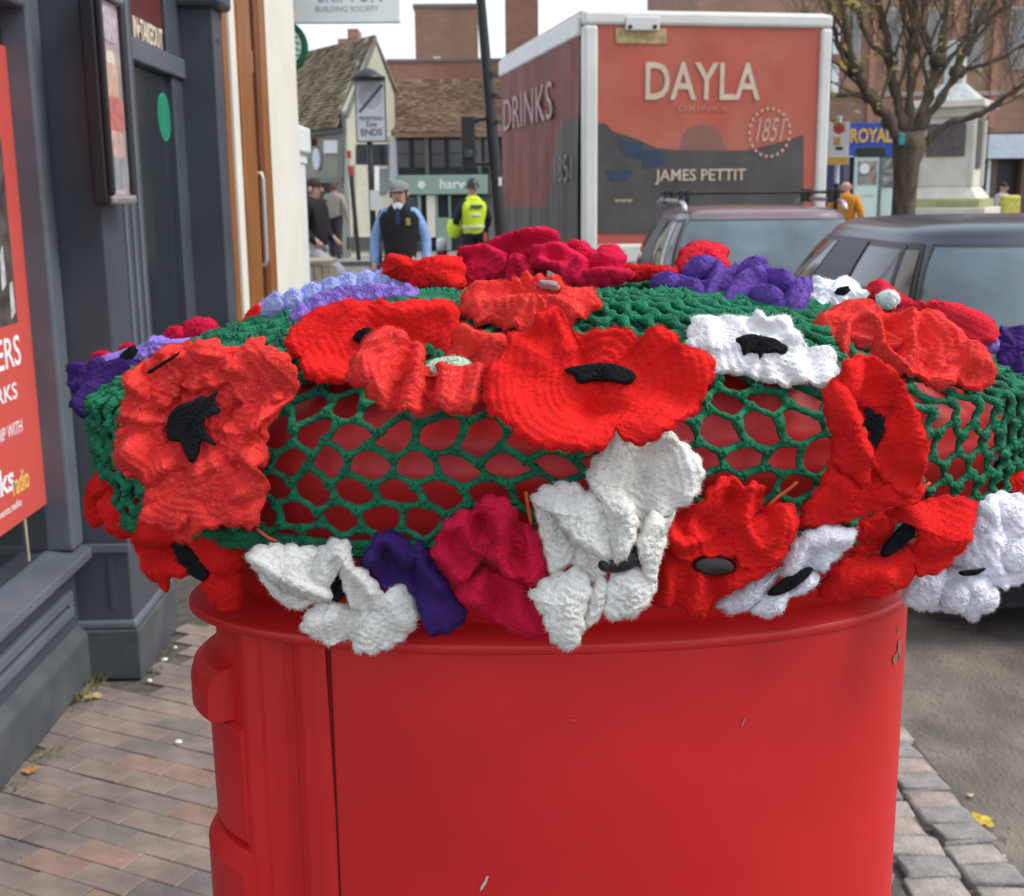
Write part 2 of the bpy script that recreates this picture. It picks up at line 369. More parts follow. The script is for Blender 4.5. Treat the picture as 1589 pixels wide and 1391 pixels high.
# ================================================================== THE CROCHETED COVER
TA, TB = 0.386, 0.170
APEX = CAM_H - 0.078
def top_z(rho): return APEX - 0.084*rho**2.7
def surf_F(p):
    e = math.sqrt(((p[0]-BX)/TA)**2 + ((p[1]-BY)/TB)**2); z = p[2]
    if z > APEX: r = -(z-APEX)*6
    elif z > CZ: r = ((APEX-z)/.084)**(1/2.7)
    elif z > CZ-.09: r = 1.0 - .02*(CZ-z)/.09
    else: r = 0.98 - (CZ-.09-z)*0.55
    return e - r
def topper_hit(px, py):
    d = ray(px, py); best = None; t = 0.55
    while t < 1.35:
        f = surf_F(CO + d*t)
        if best is None or f < best[0]: best = (f, t)
        if f < 0: break
        t += 0.002
    t = best[1]; p = CO + d*t; e = 1e-3
    n = Vector(((surf_F(p+Vector((e, 0, 0)))-surf_F(p-Vector((e, 0, 0)))), (surf_F(p+Vector((0, e, 0)))-surf_F(p-Vector((0, e, 0)))), (surf_F(p+Vector((0, 0, e)))-surf_F(p-Vector((0, 0, e))))))
    return t, p, n.normalized()
green = mat('green_yarn', (0.005, 0.170, 0.074), rough=0.85, var=0.35, scale=70, sheen=0.06, bump=0.6, bscale=380)
cover = thing('crocheted_cover', 'green crocheted net cover stretched over the cap of the red post box', 'yarn cover', (BX, BY, CZ-.09))
prof = []                                                  # (rho, z) against length down the cover
rr = 0.0
for i in range(41): r_ = i/40; prof.append((r_, top_z(r_)))
for i in range(1, 21): prof.append((1.0-.02*i/20, CZ-.09*i/20))
def cover_pt(v, t, off=0.0):
    """v = 0 at the apex, 1 at the rim, 2 at the hem"""
    k = max(0, min(59.999, v*40 if v <= 1 else 40+(v-1)*20)); i = int(k); f = k-i
    r = prof[i][0]*(1-f)+prof[i+1][0]*f; z = prof[i][1]*(1-f)+prof[i+1][1]*f
    x, y = ell(t, TA*r, TB*r, 2.0)
    return Vector((x, y, z + (off if v < 1 else off*.3)))
# the closely worked middle: a sheet with rows of raised stitches
rows = []
for i in range(71):
    v = 0.012 + 0.80*i/70; row = []
    for j in range(360):
        t = 2*PI*j/360
        h = 0.0035*math.sin(v*60*PI)*math.sin(46*t + (PI/2 if int(v*60) % 2 else 0)) + .002*math.sin(v*60*PI+1)
        row.append(cover_pt(v, t, h-.004))
    rows.append(row)
b = MB().grid(rows, close_u=True); b.build('worked_crown', green, cover, smooth=True)
# the open honeycomb net of thick yarn
net = MB(); NC = 74; rnd = random.Random(3)
vrows = [.30, .44, .56, .66, .75, .83, .905, .975, 1.16, 1.38, 1.60, 1.82, 1.97]
nodes = []
for k, v in enumerate(vrows):
    row = []
    for i in range(2*NC):
        amp = .020 if v < 1 else .046
        up = ((i + k) % 2 == 0)
        jv = rnd.gauss(0, .009 if v < 1 else .022); jt = rnd.gauss(0, .09) + .22*math.sin(i*.21+k*1.7)
        row.append((v + (-amp if up else amp)*rnd.uniform(.6, 1.25) + jv, 2*PI*(i + jt)/(2*NC)))
    nodes.append(row)
def ply_tube(pts, rs, turns, n=8):
    """a two-ply yarn: a rope whose two strands wind round each other"""
    k = len(pts); vs = []; fs = []; up = None; run = 0.0
    for i in range(k):
        d = (pts[min(i+1, k-1)]-pts[max(i-1, 0)]).normalized(); up = d.orthogonal().normalized() if up is None else (up-d*up.dot(d)).normalized(); b = d.cross(up)
        if i: run += (pts[i]-pts[i-1]).length
        for j in range(n):
            t = 2*PI*j/n; q = rs[i]*(.86 + .30*abs(math.cos(t - run*turns))); vs.append(pts[i] + (up*math.cos(t)+b*math.sin(t))*q)
    for i in range(k-1):
        for j in range(n): fs.append((i*n+j, i*n+(j+1) % n, (i+1)*n+(j+1) % n, (i+1)*n+j))
    fs.append(tuple(reversed(range(n)))); fs.append(tuple(range((k-1)*n, k*n))); net.add(vs, fs)
def strand(v0, t0, v1, t1, r, twist=.4):
    pts = []; m = 10 if v0 > .7 else 5
    for q in range(m+1):
        f = q/m; v = v0+(v1-v0)*f; t = t0+(t1-t0)*f
        p = cover_pt(v, t, .003); c = Vector((p.x-BX, (p.y-BY)*(TA/TB)**1.2, .05)).normalized()
        pts.append(p + c*(.004 - .003*math.sin(f*PI)))
    ply_tube(pts, [r*(.86 + .42*abs(2*q/m-1)**2.2) for q in range(m+1)], 330)
for k, row in enumerate(nodes):
    for i in range(2*NC):
        a = row[i]; c = row[(i+1) % (2*NC)]; t1 = c[1] + (2*PI if i == 2*NC-1 else 0)
        r = .0029 if vrows[k] > .9 else .0038
        strand(a[0], a[1], c[0], t1, r*rnd.uniform(.78, 1.12))
        if k+1 < len(nodes) and (i + k) % 2 == 1:
            d = nodes[k+1][i]; strand(a[0], a[1], d[0], d[1], r*rnd.uniform(.85, 1.2))
for v in (1.985, 2.0, 1.93):                                # hem cords
    pts = [cover_pt(v + .014*math.sin(j*.233), 2*PI*j/450, .002) for j in range(451)]
    ply_tube([p_.copy() for p_ in pts], [.0042]*len(pts), 300)
net.build('net', green, cover, smooth=True, fix=False)

# ================================================================== CROCHETED FLOWERS
REG = dict(A=(90, 400, 3.864), B=(100, 680, 3.9725), C=(420, 340, 4.0917), D=(680, 340, 3.783), E=(990, 350, 3.974),
           F=(1220, 400, 3.477), G=(380, 640, 3.3104), H=(800, 640, 3.566), I=(1080, 640, 3.1218), P=(0, 0, 1.0))
def wool(name, col, fleck=None, col2=None, sheen=0.10, fs=260):
    return mat('wool_'+name, col, rough=0.95, var=0.16, scale=38, sheen=sheen, bump=0.32, bscale=420, col2=col2, fleck=fleck, fleck_scale=fs, spec=0.15)
WO = dict(
 coral=wool('coral_red', (0.76, 0.042, 0.034), fleck=(0.76, 0.11, 0.095), fs=330),
 poppy=wool('poppy_red', (0.70, 0.015, 0.013)),
 deep=wool('deep_red', (0.62, 0.012, 0.010)),
 crimson=wool('crimson', (0.58, 0.010, 0.050)),
 pinkred=wool('pink_red', (0.66, 0.022, 0.040)),
 purple=wool('purple', (0.135, 0.068, 0.33)),
 dpurple=wool('dark_purple', (0.045, 0.018, 0.125)),
 lilac=wool('lilac_blue', (0.46, 0.50, 0.84)),
 violet=wool('violet', (0.28, 0.18, 0.55)),
 white=wool('white', (0.82, 0.82, 0.80)),
 bluewhite=wool('cool_white', (0.77, 0.77, 0.82)),
 tweed=wool('tweed_white', (0.78, 0.76, 0.69), fleck=(0.55, 0.53, 0.49), fs=420),
 black=wool('black', (0.012, 0.012, 0.014), sheen=0.08),
 mint=wool('pale_mint', (0.45, 0.60, 0.44)),
)
button_m = mat('black_button', (0.014, 0.012, 0.013), rough=0.45, var=0.2, scale=30)
button_g = mat('dark_wine_button', (0.022, 0.007, 0.007), rough=0.42, var=0.2, scale=30)

def smooth_closed(P, n):
    """closed Catmull-Rom through the outline, n evenly spaced points"""
    P = np.array(P, float); k = len(P); out = []
    for i in range(k):
        p0, p1, p2, p3 = P[(i-1) % k], P[i], P[(i+1) % k], P[(i+2) % k]
        for s in range(12):
            t = s/12; out.append(0.5*((2*p1)+(-p0+p2)*t+(2*p0-5*p1+4*p2-p3)*t*t+(-p0+3*p1-3*p2+p3)*t**3))
    out = np.array(out); out = np.vstack([out, out[:1]])
    L = np.concatenate([[0], np.cumsum(np.linalg.norm(np.diff(out, axis=0), axis=1))])
    s = np.linspace(0, L[-1], n, endpoint=False)
    return np.stack([np.interp(s, L, out[:, 0]), np.interp(s, L, out[:, 1])], 1)
def seg_dist(X, Y, pts):
    best = np.full(X.shape, 1e9)
    for (a, b) in zip(pts[:-1], pts[1:]):
        ax, ay = a; dx, dy = b[0]-a[0], b[1]-a[1]; L = dx*dx+dy*dy+1e-12
        t = np.clip(((X-ax)*dx+(Y-ay)*dy)/L, 0, 1); best = np.minimum(best, np.hypot(X-ax-t*dx, Y-ay-t*dy))
    return best
def wob(X, Y, seed, sc):
    r = np.random.RandomState(seed); o = np.zeros_like(X)
    for i in range(6):
        a = r.uniform(0, 2*PI); f = r.uniform(.6, 1.6)/sc; o += np.sin((X*math.cos(a)+Y*math.sin(a))*2*PI*f + r.uniform(0, 6.28))
    return o/6
def fast_mesh(name, V, quads, tris, m, smooth=True):
    me = bpy.data.meshes.new(name)
    nl = len(quads)*4 + len(tris)*3
    me.vertices.add(len(V)); me.vertices.foreach_set('co', np.asarray(V, np.float32).ravel())
    me.loops.add(nl); me.polygons.add(len(quads)+len(tris))
    li = np.concatenate([np.asarray(quads, np.int32).ravel(), np.asarray(tris, np.int32).ravel()]); me.loops.foreach_set('vertex_index', li)
    st = np.concatenate([np.arange(len(quads))*4, len(quads)*4 + np.arange(len(tris))*3]).astype(np.int32)
    me.polygons.foreach_set('loop_start', st)
    me.polygons.foreach_set('use_smooth', np.ones(len(quads)+len(tris), bool) if smooth else np.zeros(len(quads)+len(tris), bool))
    me.update(calc_edges=True); me.validate(); me.materials.append(m); return me

class Flower:
    n = 0
    def __init__(self, label, reg, at, lift, cat='crocheted flower', name='crocheted_flower', face=0.8, group='crocheted flowers on the post box cover', tilt=None):
        Flower.n += 1; self.reg = REG[reg]; self.seed = Flower.n*17
        px, py = self.px(at); t, p, n = topper_hit(px, py)
        d = ray(px, py); L = d.length
        self.p = CO + d*(t - .5*lift/L) + n*(.55*lift)
        tc = (-d).normalized()
        if tilt is None: n = (n + tc*face).normalized()
        else: n = (Vector((0, 0, 1))*tilt + Vector((tc.x, tc.y, tc.z))*(1-tilt)).normalized()
        self.nrm = n; self.u = n.cross(Vector((0, 0, 1))).normalized()*-1; self.v = n.cross(self.u).normalized()
        if self.v.z < 0: self.v = -self.v
        if self.u.cross(self.v).dot(n) < 0: self.u = -self.u
        self.root = thing(name, label, cat, self.p, 0, group)
    def px(self, q): return self.reg[0] + q[0]/self.reg[2], self.reg[1] + q[1]/self.reg[2]
    def plane(self, q):
        d = ray(*self.px(q)); t = (self.p-CO).dot(self.nrm)/d.dot(self.nrm); r = CO + d*t - self.p
        return (r.dot(self.u), r.dot(self.v))
    def petal(self, m, pts, c=None, lift=0.0, bulge=6, cup=0, ruf=0, k=7, ridges=(), rowp=6.2, stitch=None, fuzz=900, thick=4.5, name='petal', N=None, T=None, ph=0.0, label=None, flen=3.2, frill=1.0, rs=1.0, smoothing=True, drape=1.2):
        if stitch is None: stitch = {'coral': .55, 'tweed': .6, 'white': .5, 'crimson': .45, 'lilac': .6}.get(m, .45) if isinstance(m, str) else .45
        m = WO[m] if isinstance(m, str) else m
        poly = [self.plane(q) for q in pts]
        per = sum(math.dist(poly[i], poly[i-1]) for i in range(len(poly)))
        N = N or int(max(70, min(300, per/0.0014))); B = smooth_closed(poly, N) if smoothing else np.array(poly)
        frill *= min(1.0, per/.16)
        ns = max(5, round(per/.0115)); ii = np.arange(len(B))/len(B)*2*PI*ns
        if smoothing and frill: g0 = B.mean(0); rd = B-g0; rd = rd/(np.linalg.norm(rd, axis=1, keepdims=True)+1e-9); B = B + rd*(np.abs(np.cos(ii/2))*.0022-.0012)[:, None]*min(1, frill)
        N = len(B); area = 0.5*np.sum(B[:, 0]*np.roll(B[:, 1], -1)-np.roll(B[:, 0], -1)*B[:, 1])
        if area < 0: B = B[::-1]; area = -area
        if c is not None: c = np.array(self.plane(c))
        else:
            x, y = B[:, 0], B[:, 1]; x1, y1 = np.roll(x, -1), np.roll(y, -1); cr = x*y1-x1*y
            c = np.array([np.sum((x+x1)*cr), np.sum((y+y1)*cr)])/(6*area)
        R = math.sqrt(area/PI); T = T or int(max(14, min(60, R/0.0013)))
        tt = np.linspace(0, 1, T+1)[1:]; tt = np.concatenate([tt[:-1], [0.985, 1.0]])
        X = c[0] + tt[:, None]*(B[None, :, 0]-c[0]); Y = c[1] + tt[:, None]*(B[None, :, 1]-c[1]); Tm = np.repeat(tt[:, None], N, 1)
        mm = 1e-3
        phi = np.arctan2(B[:, 1]-c[1], B[:, 0]-c[0])[None, :]
        h = lift*mm + bulge*mm*(1-Tm**2) + cup*mm*Tm**2
        if ruf: h = h + ruf*mm*Tm**1.6*np.sin(k*phi + ph + .8*np.sin(2*phi+self.seed))
        for (rp, a, w) in ridges:
            rp = [self.plane(q) for q in rp]; h = h + 1.5*rs*a*mm*np.exp(-(seg_dist(X, Y, rp)/(w*mm))**2)
        if frill: h = h + frill*mm*Tm**6*np.sin(ii[None, :]/2 + 1.0)
        h = h + 1.0*mm*wob(X, Y, self.seed, .018)
        dd = np.hypot(X-c[0], Y-c[1]); ar = phi*dd
        if stitch:
            wv = 2*PI*(dd + 1.6*mm*np.sin(5*phi+self.seed) + 2.2*mm*wob(X, Y, self.seed+5, .03))/(rowp*mm); row = np.floor(wv/(2*PI))
            h = h + stitch*mm*(np.cos(wv) + .9*np.cos(2*PI*ar/(4.6*mm) + row*PI)*np.sin(wv/2)**2)
        h = h - drape*(X**2)                                    # follows the curve of the cover a little
        h = h - thick*0.35*mm*np.clip((Tm-.955)/.045, 0, 1)**2
        hb = h - thick*mm
        # top centre, rings, rim, under rings
        mid = (h[-1]+hb[-1])/2; ex = 1+0.0012/max(R, .004)
        Xr = c[0]+ex*(B[:, 0]-c[0]); Yr = c[1]+ex*(B[:, 1]-c[1])
        sel = [T, int(T*.66), int(T*.33)]
        ls = [np.stack([X[i], Y[i], h[i]], 1) for i in range(len(tt))] + [np.stack([Xr, Yr, mid], 1)] + [np.stack([X[min(i, len(tt)-1)], Y[min(i, len(tt)-1)], hb[min(i, len(tt)-1)]], 1) for i in sel]
        P = np.concatenate([[[c[0], c[1], h[0].mean()]]] + ls + [[[c[0], c[1], hb[0].mean()]]])
        nr = len(ls); j = np.arange(N); j1 = (j+1) % N
        quads = np.concatenate([np.stack([1+i*N+j, 1+(i+1)*N+j, 1+(i+1)*N+j1, 1+i*N+j1], 1) for i in range(nr-1)])
        tris = np.concatenate([np.stack([np.zeros(N, int), 1+j, 1+j1], 1), np.stack([np.full(N, len(P)-1), 1+(nr-1)*N+j1, 1+(nr-1)*N+j], 1)])
        U = np.array(self.u); Vv = np.array(self.v); Nn = np.array(self.nrm)
        if fuzz:
            r = np.random.RandomState(self.seed); nt_ = len(tt)*N
            idx = np.concatenate([1 + r.randint(0, nt_, fuzz), 1 + (len(tt)-2)*N + r.randint(0, 3*N, int(fuzz*.7))])
            base = P[idx]; out = base[:, :2]-c; out = out/(np.linalg.norm(out, axis=1, keepdims=True)+1e-9); rim = (idx > 1+(len(tt)-3)*N)[:, None]
            d = np.concatenate([out*np.where(rim, 1.0, .1), np.full((len(idx), 1), .55)], 1)*np.where(rim, .9, .7) + r.normal(0, .55, (len(idx), 3)); d /= np.linalg.norm(d, axis=1, keepdims=True)
            ln = r.uniform(.35, 1.0, (len(idx), 1))*flen*mm; sd = np.cross(d, r.normal(0, 1, d.shape)); sd = sd/(np.linalg.norm(sd, axis=1, keepdims=True)+1e-9)*.00016
            n0 = len(P); k_ = len(idx)
            P = np.concatenate([P, base+sd, base-sd, base+d*ln]); q = np.arange(k_)
            tris = np.concatenate([tris, np.stack([n0+q, n0+k_+q, n0+2*k_+q], 1)])
        V3 = P[:, :1]*U + P[:, 1:2]*Vv + P[:, 2:3]*Nn
        me = fast_mesh(name, V3, quads, tris, m)
        o = bpy.data.objects.new(name, me); COL.objects.link(o); o.parent = self.root; self.seed += 1
        if label: o['label'] = label
        return o
    def centre(self, pts, lift=6, m='black', name='centre', fuzz=250, **k):
        d = dict(frill=0, bulge=.8, stitch=.45, rowp=3.6, flen=2.6, smoothing=True, thick=4); d.update(k)
        return self.petal(m, pts, lift=lift, name=name, fuzz=fuzz, **d)
    def button(self, c, rx, ry, rot, m, lift=9):
        """a sewn-on round button: a domed disc with a rim"""
        pts = [(c[0]+rx*math.cos(a)*math.cos(rot)-ry*math.sin(a)*math.sin(rot), c[1]+rx*math.cos(a)*math.sin(rot)+ry*math.sin(a)*math.cos(rot)) for a in [2*PI*i/24 for i in range(24)]]
        return self.petal(m, pts, lift=lift, name='button', bulge=1.2, cup=0, stitch=0, fuzz=0, thick=3.5, T=14, frill=0)
def el(cx, cy, rx, ry=None, rot=0, n=14):
    ry = ry or rx; return [(cx+rx*math.cos(a)*math.cos(rot)-ry*math.sin(a)*math.sin(rot), cy+rx*math.cos(a)*math.sin(rot)+ry*math.sin(a)*math.cos(rot)) for a in [2*PI*i/n for i in range(n)]]

# --- left end of the cover
f = Flower('purple flower with a black centre at the far left end of the cover', 'A', (270, 690), .012, face=1.4)
f.petal('dpurple', [(60,740),(65,670),(120,640),(200,650),(230,620),(330,610),(430,620),(540,560),(540,620),(470,690),(440,720),(380,780),(250,830),(200,900),(180,945),(110,920),(75,880),(100,810),(70,780)], c=(190,740), bulge=4, ruf=3, k=6, ridges=[([(90,690),(250,650),(420,640)], 5, 7), ([(120,900),(180,800)], 4, 6)])
f.petal('violet', [(190,660),(230,622),(330,612),(440,600),(540,520),(560,480),(640,482),(720,500),(820,480),(820,520),(700,545),(560,595),(420,655),(300,665)], c=(560,545), lift=5, bulge=5, ruf=2, k=9)
f.centre([(395,630),(440,590),(475,570),(482,600),(430,645)], lift=12)
f = Flower('crimson flower behind the purple one at the left end of the cover', 'A', (560, 520), -.015, face=2.0)
for q in ([(205,640),(200,585),(240,552),(300,556),(330,590),(325,640),(260,660)], [(350,610),(352,560),(400,512),(455,518),(478,555),(450,600),(400,625)],
          [(625,490),(650,440),(690,412),(745,412),(765,450),(750,500),(690,520)], [(750,470),(752,410),(785,368),(860,350),(940,372),(942,425),(895,490),(815,505)]):
    f.petal('crimson', q, bulge=9, thick=6, fuzz=500)
f.petal('crimson', [(215,620),(420,570),(680,470),(860,450),(880,500),(700,540),(420,640),(250,670)], c=(560,560), lift=-6, bulge=4)
f = Flower('small red flower peeping out behind the lilac one on the left', 'A', (1180, 360), -.005)
f.petal('poppy', [(1100,390),(1140,330),(1190,295),(1240,278),(1275,330),(1280,380),(1200,420),(1120,420)], bulge=8)
f.petal('poppy', [(1160,400),(1200,350),(1260,330),(1330,360),(1300,430),(1200,440)], bulge=6, lift=3)

F1P = [(205,581),(235,555),(271,537),(305,532),(338,528),(351,540),(370,541),(382,529),(404,527),(411,537),(437,545),(452,560),(456,586),(450,615),(426,641),(408,659),(404,682),(413,705),(408,724),(413,748),(406,781),(399,812),(372,820),(345,812),(310,822),(294,842),(270,840),(261,816),(232,806),(226,790),(238,772),(226,748),(208,743),(188,720),(183,690),(185,660),(196,640),(192,615),(200,600)]
f = Flower('dark red poppy with a black centre hanging lowest at the left end', 'B', (760, 780), .015, name='crocheted_poppy')
f.petal('deep', [(415,620),(500,510),(640,530),(720,600),(690,660),(720,740),(790,820),(720,850),(640,860),(630,940),(560,900),(480,800),(430,720)], c=(600,690), bulge=6, ridges=[([(470,700),(660,690)], -5, 6), ([(490,600),(680,600)], 4, 8), ([(520,810),(720,820)], 4, 7)])
f.petal('deep', [(770,640),(900,600),(1000,620),(1080,700),(1085,780),(1050,850),(1070,960),(1050,1060),(960,1070),(880,1000),(840,890),(880,850),(880,780),(800,710)], c=(970,850), bulge=7, ridges=[([(980,860),(1060,850)], -6, 6), ([(950,680),(1000,820)], 3, 9)])
f.centre([(670,640),(740,650),(830,720),(885,780),(880,860),(830,865),(740,800),(700,730)], lift=4)
f = Flower('folded red petalled flower tucked under the left edge of the net', 'B', (300, 430), .004, face=1.4)
f.petal('deep', [(120,470),(130,320),(190,220),(260,190),(315,210),(320,320),(260,380),(240,500),(170,545)], bulge=8)
f.petal('poppy', [(215,390),(300,330),(380,370),(490,440),(505,560),(400,612),(300,585),(250,510)], bulge=8, lift=5)
f = Flower('big ruffled coral poppy with a jagged black centre at the left front', 'P', (310, 665), .034, name='crocheted_poppy', face=0.9)
f.petal('coral', F1P, c=(306,665), bulge=2, cup=5, ruf=7, k=11, fuzz=2600, frill=1.8, T=60, N=300,
   ridges=[([(215,600),(240,640),(215,680)], 8, 9), ([(210,700),(235,735),(262,720)], 9, 10), ([(275,800),(300,740),(330,720)], 7, 9), ([(245,640),(270,600),(330,580)], -5, 9), ([(350,800),(395,745),(398,700)], 8, 10), ([(330,770),(345,800)], -7, 7), ([(236,765),(285,735)], -7, 6),
           ([(405,660),(420,600),(440,570)], 7, 10), ([(300,545),(350,556),(420,548)], 5, 8), ([(375,650),(390,600),(370,570)], -5, 9), ([(362,790),(400,775)], -6, 5)])
for q, c_, rg in (([(196,600),(210,578),(238,560),(268,556),(286,580),(280,612),(256,634),(226,642),(200,630)], (240,600), [(212,606),(240,588),(268,584)]),
                  ([(182,690),(190,662),(214,650),(246,654),(262,680),(254,712),(232,734),(204,738),(186,716)], (222,696), [(198,690),(226,676),(246,690)]),
                  ([(226,782),(236,752),(264,728),(292,736),(300,770),(294,806),(270,824),(240,806)], (264,776), [(246,786),(268,758),(286,764)]),
                  ([(300,748),(330,722),(372,728),(404,748),(400,782),(392,808),(352,812),(312,806),(296,780)], (350,772), [(318,780),(350,756),(388,770)]),
                  ([(352,660),(372,634),(404,620),(430,636),(414,664),(410,690),(412,718),(384,724),(358,704)], (386,676), [(372,690),(386,664),(404,650)]),
                  ([(352,566),(372,546),(404,542),(436,552),(450,580),(444,610),(420,630),(388,628),(360,606)], (404,588), [(376,590),(404,572),(430,584)]),
                  ([(276,548),(306,538),(340,540),(362,556),(358,586),(330,604),(296,604),(272,580)], (318,572), [(292,578),(318,562),(344,572)])):
    f.petal('coral', q, c=c_, lift=6.5, bulge=3.5, cup=0, ruf=2.5, k=5, fuzz=450, frill=1.2, ridges=[(rg, -2.2, 7)], thick=8)
f.centre([(271,646),(287,628),(305,623),(318,615),(328,617),(342,605),(338,624),(346,639),(325,646),(326,668),(340,687),(320,681),(315,698),(305,712),(297,700),(288,682),(270,677)], lift=13, bulge=1)
f.petal('black', [(247,571),(262,562),(286,547),(278,556),(262,566),(250,574)], lift=17, bulge=1, stitch=0, fuzz=40, thick=3, name='thread')

# --- behind, along the crown
f = Flower('fluffy lilac blue flower lying along the back left edge of the crown', 'C', (430, 480), .034, face=1.0)
f.petal('lilac', [(-40,500),(0,480),(200,480),(240,450),(360,445),(390,410),(560,400),(600,365),(860,340),(885,420),(860,470),(700,480),(460,520),(330,540),(200,570),(100,625),(0,635),(-38,600)], c=(400,490), bulge=9, ruf=3, k=12, fuzz=2200, flen=4.5)
for x, y in ((40,560),(150,545),(270,510),(390,480),(500,450),(610,430),(720,410),(810,400)):
    f.petal('lilac', el(x, y, 78, 50, -.15), lift=8, bulge=8, ruf=1.5, k=5, fuzz=420, flen=4.2, thick=8)
f = Flower('violet ruffled flower under the lilac one and above the large red poppy', 'C', (520, 540), .044, face=.8)
f.petal('violet', [(120,650),(140,580),(330,510),(470,490),(640,460),(800,440),(880,440),(920,480),(935,525),(850,555),(680,565),(450,590),(330,610),(220,660),(150,695)], c=(520,545), bulge=8, ruf=3, k=13, fuzz=1500, ridges=[([(330,520),(470,500),(680,490),(860,470)], 5, 5)])
for x, y in ((200,640),(310,585),(430,560),(550,535),(670,520),(780,500),(870,495)):
    f.petal('violet', el(x, y, 74, 40, -.3), lift=9, bulge=6, ruf=1.5, k=4, fuzz=300, flen=3.6, thick=8, ridges=[([(x-40, y+12), (x+45, y-14)], -3, 4)])
f = Flower('red flower on the back of the crown left of the big crimson one', 'C', (940, 360), .008, face=1.6)
f.petal('poppy', [(670,355),(720,290),(765,240),(850,232),(885,285),(1000,268),(1190,238),(1200,420),(1000,425),(900,445),(860,390),(720,360)], c=(960,350), bulge=10, fuzz=1000, ridges=[([(760,270),(860,330)], 5, 7), ([(1000,300),(1180,300)], 4, 8)])
f = Flower('flat bright red flower behind the crimson one in front of the silver car', 'D', (1240, 300), -.02, face=2)
f.petal('poppy', [(1060,270),(1200,272),(1380,280),(1400,322),(1250,345),(1120,350)], c=(1230,310), bulge=5)
f.petal('pinkred', [(1410,245),(1420,205),(1450,160),(1500,128),(1560,118),(1640,122),(1705,150),(1715,215),(1705,280),(1560,300),(1440,300)], bulge=8, fuzz=900)
f = Flower('big crimson flower with thick folded petals on top of the crown', 'D', (600, 280), .004, face=1.8)
f.petal('crimson', [(250,170),(330,108),(480,70),(620,45),(680,68),(695,130),(670,185),(560,205),(400,225),(300,195)], c=(480,140), lift=-4, bulge=10, ridges=[([(300,160),(480,110),(660,80)], 6, 6), ([(420,175),(660,140)], -5, 6)], fuzz=700)
f.petal('crimson', [(735,160),(770,115),(850,120),(902,170),(880,225),(800,230)], lift=-2, bulge=9, fuzz=400)
f.petal('crimson', [(860,270),(900,190),(990,140),(1060,160),(1092,220),(1080,285),(1135,300),(1100,350),(960,388),(870,392)], c=(970,270), lift=2, bulge=9, ridges=[([(880,340),(1110,310)], 6, 7), ([(900,290),(1080,285)], -6, 5)], fuzz=600)
f.petal('crimson', [(112,230),(118,200),(165,165),(280,165),(380,200),(408,260),(380,320),(280,360),(200,395),(108,400)], c=(240,270), lift=4, bulge=8, ridges=[([(130,240),(270,225)], -6, 5), ([(130,205),(280,190),(390,250)], 5, 6)], fuzz=600)
f.petal('crimson', [(390,330),(405,270),(430,232),(480,222),(540,260),(555,345),(470,375),(400,360)], lift=6, bulge=8, ridges=[([(400,340),(440,300),(470,360)], -5, 5)], fuzz=300)
f.petal('crimson', [(545,280),(560,230),(600,190),(720,168),(800,195),(868,250),(885,330),(865,395),(740,388),(700,340),(600,315)], c=(740,290), lift=7, bulge=7, ridges=[([(590,220),(700,200),(840,270)], 6, 6), ([(690,250),(790,250)], -7, 6), ([(620,300),(720,330)], 5, 6)], fuzz=600)
f = Flower('small ruffled coral flower with a grey thread centre just in front of the crimson one', 'D', (560, 490), .042, face=.8)
f.petal('coral', [(130,500),(150,440),(230,360),(320,370),(430,385),(520,345),(640,345),(760,390),(890,400),(945,480),(880,500),(850,560),(760,600),(680,590),(560,640),(430,630),(340,590),(240,610),(200,560)], c=(560,470), bulge=5, ruf=4, k=11, fuzz=2200, flen=4, ridges=[([(240,390),(500,370),(720,400)], 4, 5), ([(230,520),(500,520),(780,520)], 5, 8), ([(300,440),(680,450)], -4, 5)])
f.petal(mat('grey_thread', (.30, .22, .22), rough=.9), [(600,425),(690,430),(692,456),(610,446)], lift=12, bulge=1, stitch=0, fuzz=30, name='centre')

# --- purple and white at the back right
f = Flower('white flower with a tiny dark centre behind the purple one on the right', 'E', (1180, 440), .026, face=.8)
f.petal('bluewhite', [(1000,525),(1040,430),(1050,335),(1180,325),(1280,325),(1380,360),(1410,420),(1340,470),(1200,510),(1110,570),(1010,570)], c=(1180,440), bulge=6, ruf=3, k=8, fuzz=900)
f.centre([(1215,452),(1245,440),(1290,436),(1280,450),(1240,462)], lift=10, fuzz=60)
f = Flower('purple flower with deep wavy folds near the back of the crown', 'E', (600, 390), .060, face=.9)
f.petal('purple', [(85,340),(130,310),(260,290),(300,250),(440,225),(520,265),(600,235),(700,230),(760,250),(900,265),(1010,310),(1065,320),(1050,420),(1000,520),(960,552),(840,532),(700,522),(560,545),(520,520),(400,500),(300,480),(180,440),(140,390)], c=(600,390), bulge=4, fuzz=1500, T=48, N=280, rs=.62,
  ridges=[([(100,330),(250,340),(420,410)], 7, 5), ([(440,490),(465,380),(500,280)], 9, 5), ([(545,510),(640,400),(790,290)], 10, 6), ([(760,480),(900,520),(960,400),(880,345),(760,360)], 8, 5), ([(990,500),(1040,340)], 6, 6), ([(280,290),(470,250)], 5, 5),
          ([(180,420),(340,470)], -8, 5), ([(490,460),(570,320),(680,250)], -12, 6), ([(700,520),(800,430),(900,380)], -12, 6), ([(280,300),(440,340)], -5, 4), ([(800,270),(940,290)], -6, 4)])
for x, y, rx, ry, ro in ((180,370,95,42,.25),(330,430,105,40,.35),(375,290,100,42,-.2),(470,390,120,36,-1.1),(610,420,140,36,-.85),(700,300,100,34,-.3),(800,470,110,38,.2),(880,370,105,36,.3),(960,450,90,40,-1.1)):
    f.petal('purple', el(x, y, rx, ry, ro), lift=9, bulge=8, ruf=1.5, k=3, fuzz=300, thick=8, frill=.5)
